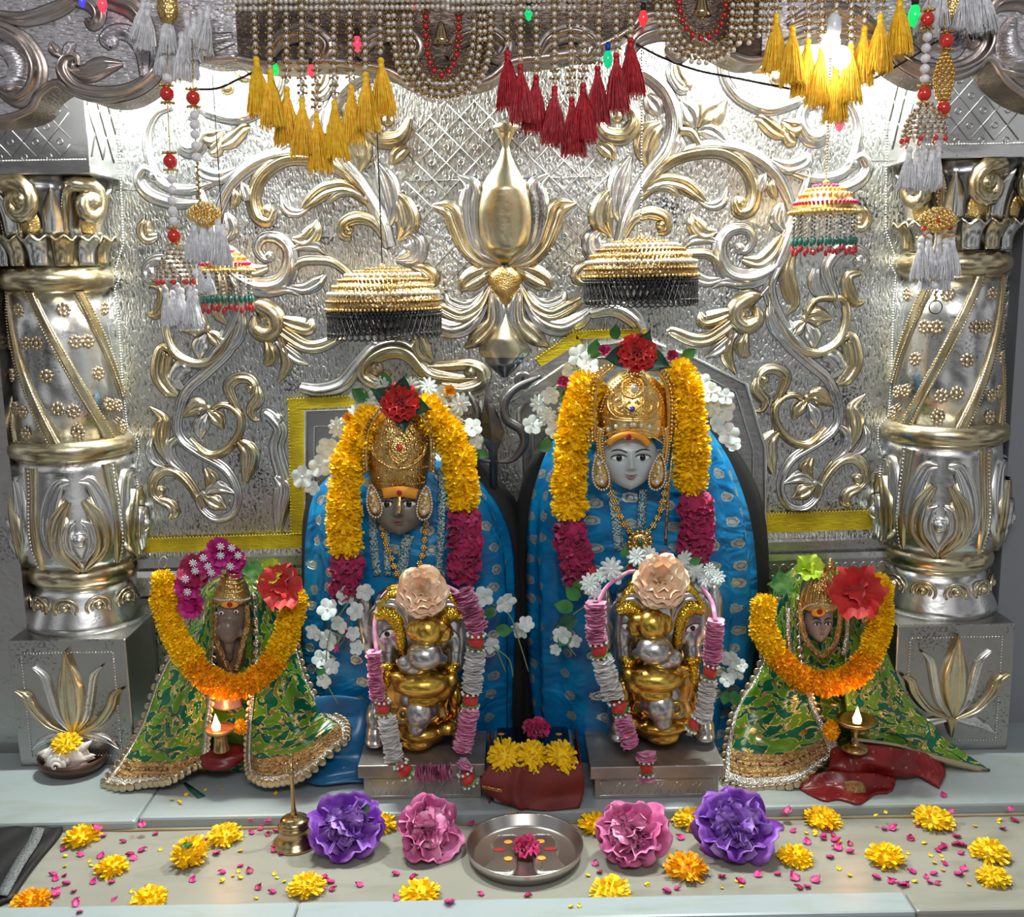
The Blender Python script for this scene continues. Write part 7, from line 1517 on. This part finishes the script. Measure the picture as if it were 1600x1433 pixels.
# peonies
M_purp2 = mat('lilac_petal', (0.22, 0.07, 0.44), 0.0, 0.45, ('noise', 50, 0.2), (0.48, 0.28, 0.70), 28, (0.40, 0.6))
M_pink2 = mat('rose_pink_petal', (0.62, 0.16, 0.36), 0.0, 0.5, ('noise', 50, 0.2), (0.80, 0.36, 0.56), 28)
def peony(label, px, py, r, m, face_, seed, outer, leaves=()):
    cm = M_purp2 if m is M_purp else M_pink2
    g = PZ(px, py + r * .42, ZF); R_ = r * S(g.y) * 1.08; c = g + Vector((0, .02, R_ * .62)); t = thing('peony', label, 'flower', (c.x, c.y, ZF)); fr = frame(face_, seed); rnd = random.Random(seed)
    for k, (az, L, el, w) in enumerate(outer):
        mb = MB(); rd = None; X = Vector((1, 0, 0)); A = Vector(face_).normalized(); X = (X - A * X.dot(A)).normalized(); Y_ = A.cross(X)
        petal(mb, c - A * R_ * .25, (X, Y_, A), R(az), R_ * L, R_ * w, el, .5, -.16, .05, 8, 8, k + seed); zmin = min(v[2] for v in mb.v)
        if zmin < ZF + .001: mb.v = [(v[0], v[1], max(v[2], ZF + .001 + .002 * k * .2)) for v in mb.v]
        mb.build('outer_petal', m, t, solid=.0012)
    mb = MB(); A = Vector(face_).normalized()
    for li, (n, sc, el) in enumerate(((6, .95, .85), (6, .88, 1.1), (6, .80, 1.25), (5, .72, 1.35), (4, .60, 1.45), (3, .5, 1.5))):
        for k in range(n): petal(mb, c - A * R_ * .35, fr, 6.2832 * k / n + li * .8 + rnd.uniform(-.3, .3), R_ * sc * rnd.uniform(.85, 1.1), R_ * sc * .58, el - .25, .75, -.20, .13, 6, 6, seed * 13 + li * 7 + k)
    mb.v = [(v[0], v[1], max(v[2], ZF + .0015)) for v in mb.v]
    mb.build('petal_core', cm, t)
    mb = MB(); cc_ = c + A * R_ * .12
    for k in range(22):
        z = 1 - 1.5 * (k + .5) / 22; a = k * 2.39996; r = math.sqrt(1 - z * z); d = fr[0] * (r * math.cos(a)) + fr[1] * (r * math.sin(a)) + fr[2] * z
        petal(mb, cc_ + d * R_ * .16, frame(d, k), 0, R_ * .42, R_ * .30, rnd.uniform(.9, 1.4), rnd.uniform(-.7, .4), -.1, .14, 5, 5, k)
    mb.build('inner_ruffle', cm, t)
    for dx, dz, L in leaves: mb = MB(); leaf(mb, c + Vector((R_ * .3, .02, R_ * .2)), (dx, .3, dz), L * S(-.5), L * S(-.5) * .3); mb.build('leaf', M_leaf, t)
peony('purple silk peony right of the brass bell', 540, 1312, 60, M_purp, (.15, -.75, 1), 3, [(100, 1.05, .5, .72), (75, .95, .4, .6), (190, 1.15, .35, .62), (225, 1.0, .3, .62), (300, 1.0, .3, .66), (345, 1.05, .3, .62), (20, 1.1, .3, .60), (150, .7, .4, .5)], [(.5, .6, 30)])
peony('pink silk peony left of the steel plate', 668, 1314, 58, M_pinkp, (.45, -.8, .9), 6, [(75, 1.05, .5, .66), (130, 1.0, .55, .66), (180, .95, .5, .6), (230, .95, .5, .66), (270, 1.05, .25, .62), (325, 1.1, .2, .66), (20, .9, .5, .6)])
peony('mauve pink silk peony right of the steel plate', 985, 1322, 60, M_pinkp, (-.2, -.8, .9), 9, [(10, 1.2, .25, .72), (90, 1.0, .6, .66), (140, 1.0, .5, .62), (190, 1.0, .5, .62), (240, 1.0, .5, .6), (295, 1.0, .5, .62), (340, 1.0, .4, .66)])
peony('purple silk peony with a green leaf right of the mauve one', 1152, 1312, 66, M_purp, (-.2, -.75, 1), 12, [(70, 1.05, .45, .6), (110, 1.0, .4, .6), (150, 1.1, .35, .66), (185, 1.1, .35, .6), (230, 1.0, .45, .6), (290, .95, .4, .6), (330, 1.15, .25, .62), (20, .9, .4, .5)], [(.7, .8, 42)])
# loose marigolds
LM = [(128, 1305, 27, 0, 'yellow marigold touching the right edge of the black mat corner'), (175, 1352, 25, 0, 'yellow marigold on the marble, second from the black mat'), (297, 1341, 30, 9, 'upturned yellow marigold showing its green underside'), (352, 1303, 27, 1, 'yellow marigold left of the brass bell near the shelf edge'),
      (50, 1406, 30, 3, 'orange marigold in front of the black mat at the marble kerb'), (233, 1402, 27, 0, 'yellow marigold against the kerb below the upturned marigold'), (480, 1381, 29, 1, 'yellow marigold in front of the purple peony beside the bell'), (593, 1284, 26, 0, 'yellow marigold between the left purple and pink peonies'),
      (657, 1394, 31, 0, 'yellow marigold against the kerb below the left pink peony'), (806, 1276, 18, 3, 'small orange marigold behind the steel plate'), (930, 1285, 26, 0, 'yellow marigold behind the mauve pink peony, right of the plate'), (953, 1390, 31, 1, 'lemon marigold against the kerb right of the plate'),
      (1080, 1278, 27, 1, 'yellow marigold behind and left of the right purple peony'), (1072, 1352, 34, 3, 'orange marigold between the right mauve and purple peonies'), (1243, 1336, 26, 0, 'yellow marigold touching the right side of the right purple peony'), (1285, 1277, 27, 0, 'yellow marigold at the shelf edge below the red skirt end'),
      (1383, 1335, 29, 0, 'yellow marigold alone on the marble right of centre'), (1458, 1277, 30, 1, 'yellow marigold at the shelf edge near the right end'), (1547, 1328, 29, 1, 'upper of the two yellow marigolds at the far right'), (1551, 1368, 25, 1, 'lower of the two yellow marigolds at the far right')]
for k, (x, y, r, v, lab) in enumerate(LM):
    g = PZ(x, y + r * .35, ZF); R_ = r * S(g.y) * 1.1
    if v == 9:
        tt = thing('marigold', lab, 'flower', g); inst(BY[0], tt, 'bloom', g + Vector((0, .006, R_ * .62)), (R(-30), 0, 1), R_ * .95)
        mb = MB(); cc = g + Vector((0, -R_ * .25, R_ * 1.2))
        for q in range(9): a = q * .7; leaf(mb, cc, (math.cos(a), math.sin(a) * .7 - .1, .12), .014, .004, (0, -.5, 1))
        mb.sphere(cc, (.005, .005, .004), 8, 6); mb.build('green_calyx', M_leaf, tt)
    else: tag(inst(BH[v], None, 'marigold', g + Vector((0, 0, R_ * .20)), (R((k * 37) % 17 - 8), R((k * 23) % 15 - 7), k), (R_, R_, R_ * 1.05)), lab, 'flower')
# petals
def petal_mesh(m, seed, L=.012):
    mb = MB(); petal(mb, (0, 0, .0006), frame((0, 0, 1), 0), 0, L, L * .42, .05, .6, .10, .10, 5, 4, seed, 0, tip=.1); mb.v = [(a, b, max(c_, .0006)) for a, b, c_ in mb.v]; return mb.build('rose_petal', m, solid=.0004)
PM = [petal_mesh(M_petal, k, .0115 + .001 * k) for k in range(4)] + [petal_mesh(mat('dark_rose_petal', (.33, .005, .08), 0, .5), 9, .012)]
YM = [petal_mesh(M_maril, k + 5, .009) for k in range(2)]
CL = [('rose_petal', 'crimson and pink rose petals beside the black mat', 'petals beside the black mat', [(94, 1331), (132, 1337), (99, 1368), (86, 1378), (110, 1379), (84, 1391), (92, 1400), (116, 1392), (142, 1383), (90, 1366), (84, 1400), (120, 1418), (128, 1424), (112, 1412)]),
      ('rose_petal', 'rose petals around the second yellow marigold from the black mat', 'petals around the second marigold', [(159, 1297), (161, 1306), (155, 1343), (210, 1334), (216, 1330), (212, 1345), (176, 1377), (174, 1410), (198, 1316), (240, 1303), (222, 1294)]),
      ('rose_petal', 'rose petals between the upturned marigold and the brass bell', 'petals left of the bell', [(296, 1312), (312, 1319), (345, 1318), (338, 1332), (298, 1380), (353, 1363), (371, 1354), (392, 1366), (393, 1280), (402, 1298), (398, 1303), (415, 1283), (418, 1308), (437, 1298), (345, 1310)]),
      ('rose_petal', 'rose petals in front of the bell and left purple peony', 'petals before the left purple peony', [(432, 1332), (440, 1333), (400, 1392), (432, 1394), (500, 1372), (512, 1380), (520, 1376), (514, 1393), (568, 1385), (492, 1290), (489, 1298), (624, 1365), (640, 1372), (622, 1408), (703, 1407), (733, 1291), (757, 1398), (820, 1399)]),
      ('rose_petal', 'rose petals around the two right peonies', 'petals around the right peonies', [(1030, 1285), (1042, 1287), (1020, 1290), (1070, 1312), (935, 1362), (928, 1354), (1048, 1392), (1053, 1389), (1073, 1291), (1128, 1368), (1180, 1371), (1165, 1379), (1210, 1365), (1262, 1321), (1222, 1295), (1234, 1300), (1198, 1282), (1220, 1270), (1228, 1272), (1287, 1250)]),
      ('rose_petal', 'rose petals right of the right purple peony and its marigold', 'petals right of the right purple peony', [(1240, 1370), (1246, 1378), (1262, 1384), (1268, 1379), (1255, 1390), (1282, 1305), (1296, 1301), (1290, 1310), (1298, 1314), (1305, 1308), (1295, 1337), (1306, 1330), (1312, 1327), (1322, 1330), (1330, 1323), (1383, 1295), (1388, 1297), (1437, 1293)]),
      ('rose_petal', 'rose petals around the marigold alone right of centre', 'petals around the lone marigold', [(1420, 1308), (1422, 1315), (1375, 1371), (1388, 1377), (1396, 1382), (1408, 1380), (1412, 1386), (1432, 1364), (1453, 1364), (1448, 1374), (1455, 1378), (1460, 1382), (1481, 1353), (1494, 1363), (1504, 1362), (1470, 1330), (1465, 1325)]),
      ('rose_petal', 'rose petals at the right end of the marble below the pillar', 'petals at the right end', [(1486, 1300), (1495, 1305), (1483, 1271), (1480, 1278), (1488, 1318), (1498, 1322), (1508, 1320), (1496, 1334), (1480, 1326), (1565, 1294), (1577, 1268), (1592, 1284), (1568, 1348), (1476, 1247)])]
n_ = 0
for nm, lab, grp, pts in CL:
    for (x, y) in pts:
        z = 0.0 if y < 1262 else (-.002 if y > 1404 else ZF); p = PZ(x, y, z)
        if p.y < -.727: p = PZ(x, y, -.002)
        if z == ZF and p.y > YF - .014: p = PZ(x, y, 0.0)
        tag(inst(PM[(n_ * 7) % 5], None, nm, p, (R(random.uniform(-5, 5)), 0, n_ * 2.4), random.uniform(1.1, 1.75)), lab, 'petal', grp); n_ += 1
for lab, grp, pts in (('loose yellow marigold petals on the left half of the marble', 'marigold petals on the left', [(106, 1338), (100, 1354), (139, 1349), (146, 1353), (267, 1250), (290, 1245), (284, 1253), (280, 1256), (320, 1237), (349, 1234), (373, 1330), (205, 1397), (352, 1375), (362, 1369), (372, 1365), (380, 1372), (344, 1378), (428, 1369), (436, 1372), (442, 1378), (430, 1243), (404, 1404), (694, 1413), (250, 1331)]),
                      ('loose yellow marigold petals on the right half of the marble', 'marigold petals on the right', [(922, 1368), (1007, 1382), (1012, 1386), (1130, 1388), (1155, 1385), (1152, 1380), (1262, 1302), (1270, 1305), (1275, 1303), (1328, 1315), (1308, 1316), (1312, 1361), (1330, 1368), (1365, 1275), (1385, 1272), (1382, 1360), (1440, 1318), (1456, 1340), (1462, 1348), (1470, 1345), (1473, 1340), (1475, 1360), (1425, 1378), (1420, 1336), (1525, 1291), (1558, 1282), (1562, 1288), (1515, 1382), (888, 1417), (906, 1419), (870, 1370)])):
    for (x, y) in pts:
        z = 0.0 if y < 1262 else ZF; p = PZ(x, y, z)
        if p.y < -.725: p = PZ(x, y, -.002)
        if z == ZF and p.y > YF - .014: p = PZ(x, y, 0.0)
        tag(inst(YM[n_ % 2], None, 'marigold_petal', p, (0, 0, n_ * 2.1), random.uniform(.9, 1.4)), lab, 'petal', grp); n_ += 1
# black mat corner, green leaf
def flatpoly(pts, z): return [PZ(x, y, z) for x, y in pts]
c = PZ(30, 1350, ZF); t = thing('black_mat', 'corner of a black cloth mat with a grey stripe at the left', 'mat', c)
f = [[(-60, 1299), (30, 1294), (99, 1284)], [(-60, 1320), (20, 1322), (94, 1305)], [(-60, 1360), (0, 1365), (60, 1345)], [(-60, 1418), (-20, 1418), (18, 1406)]]
A = [[PZ(x, y, ZF + .006 + (.004 if j == 0 else 0)) for x, y in r] for j, r in enumerate(f)]; rows = [[Vector(q) for q in crom([tuple(p) for p in r], 8)] for r in A]; cols = [crom([tuple(rows[j][i]) for j in range(4)], 8) for i in range(len(rows[0]))]
for i in range(len(cols)):
    for j in range(len(cols[0])): q = cols[i][j]; cols[i][j] = (q[0], q[1], q[2] + .0018 * math.sin(i * 1.1 + j * .5))
mb = MB(); mb.grid(cols); mt = mb.build('mat_cloth', M_black, t, solid=.008)
s0 = [(62, 1293), (52, 1316), (30, 1350), (4, 1398)]; mb = MB(); rows = []
for x, y in crom(s0, 8): rows.append([PZ(x - 9, y, ZF + .0155), PZ(x + 8, y + 2, ZF + .0155)])
mb.grid(rows); mb.build('grey_stripe', M_blackbord, t, solid=.003)
c = PZ(300, 1233, .001); mb = MB(); a_, b_2 = PZ(288, 1223, .003), PZ(313, 1246, .002); d = (b_2 - a_); n = Vector((-d.y, d.x, 0)).normalized()
mb.add([a_ - n * .003, a_ + n * .003, a_.lerp(b_2, .35) + n * .006, b_2 + n * .011, b_2 - n * .006, a_.lerp(b_2, .35) - n * .006], [(0, 5, 4, 3, 2, 1)]); tag(mb.build('leaf_scrap', M_leafd, loc=c, solid=.001), 'dark green leaf scrap on the marble below the left seated idol', 'leaf')
# cracks / seams in the kerb
for o in PM + YM: bpy.data.objects.remove(o)
for o in PROTO2: bpy.data.objects.remove(o)
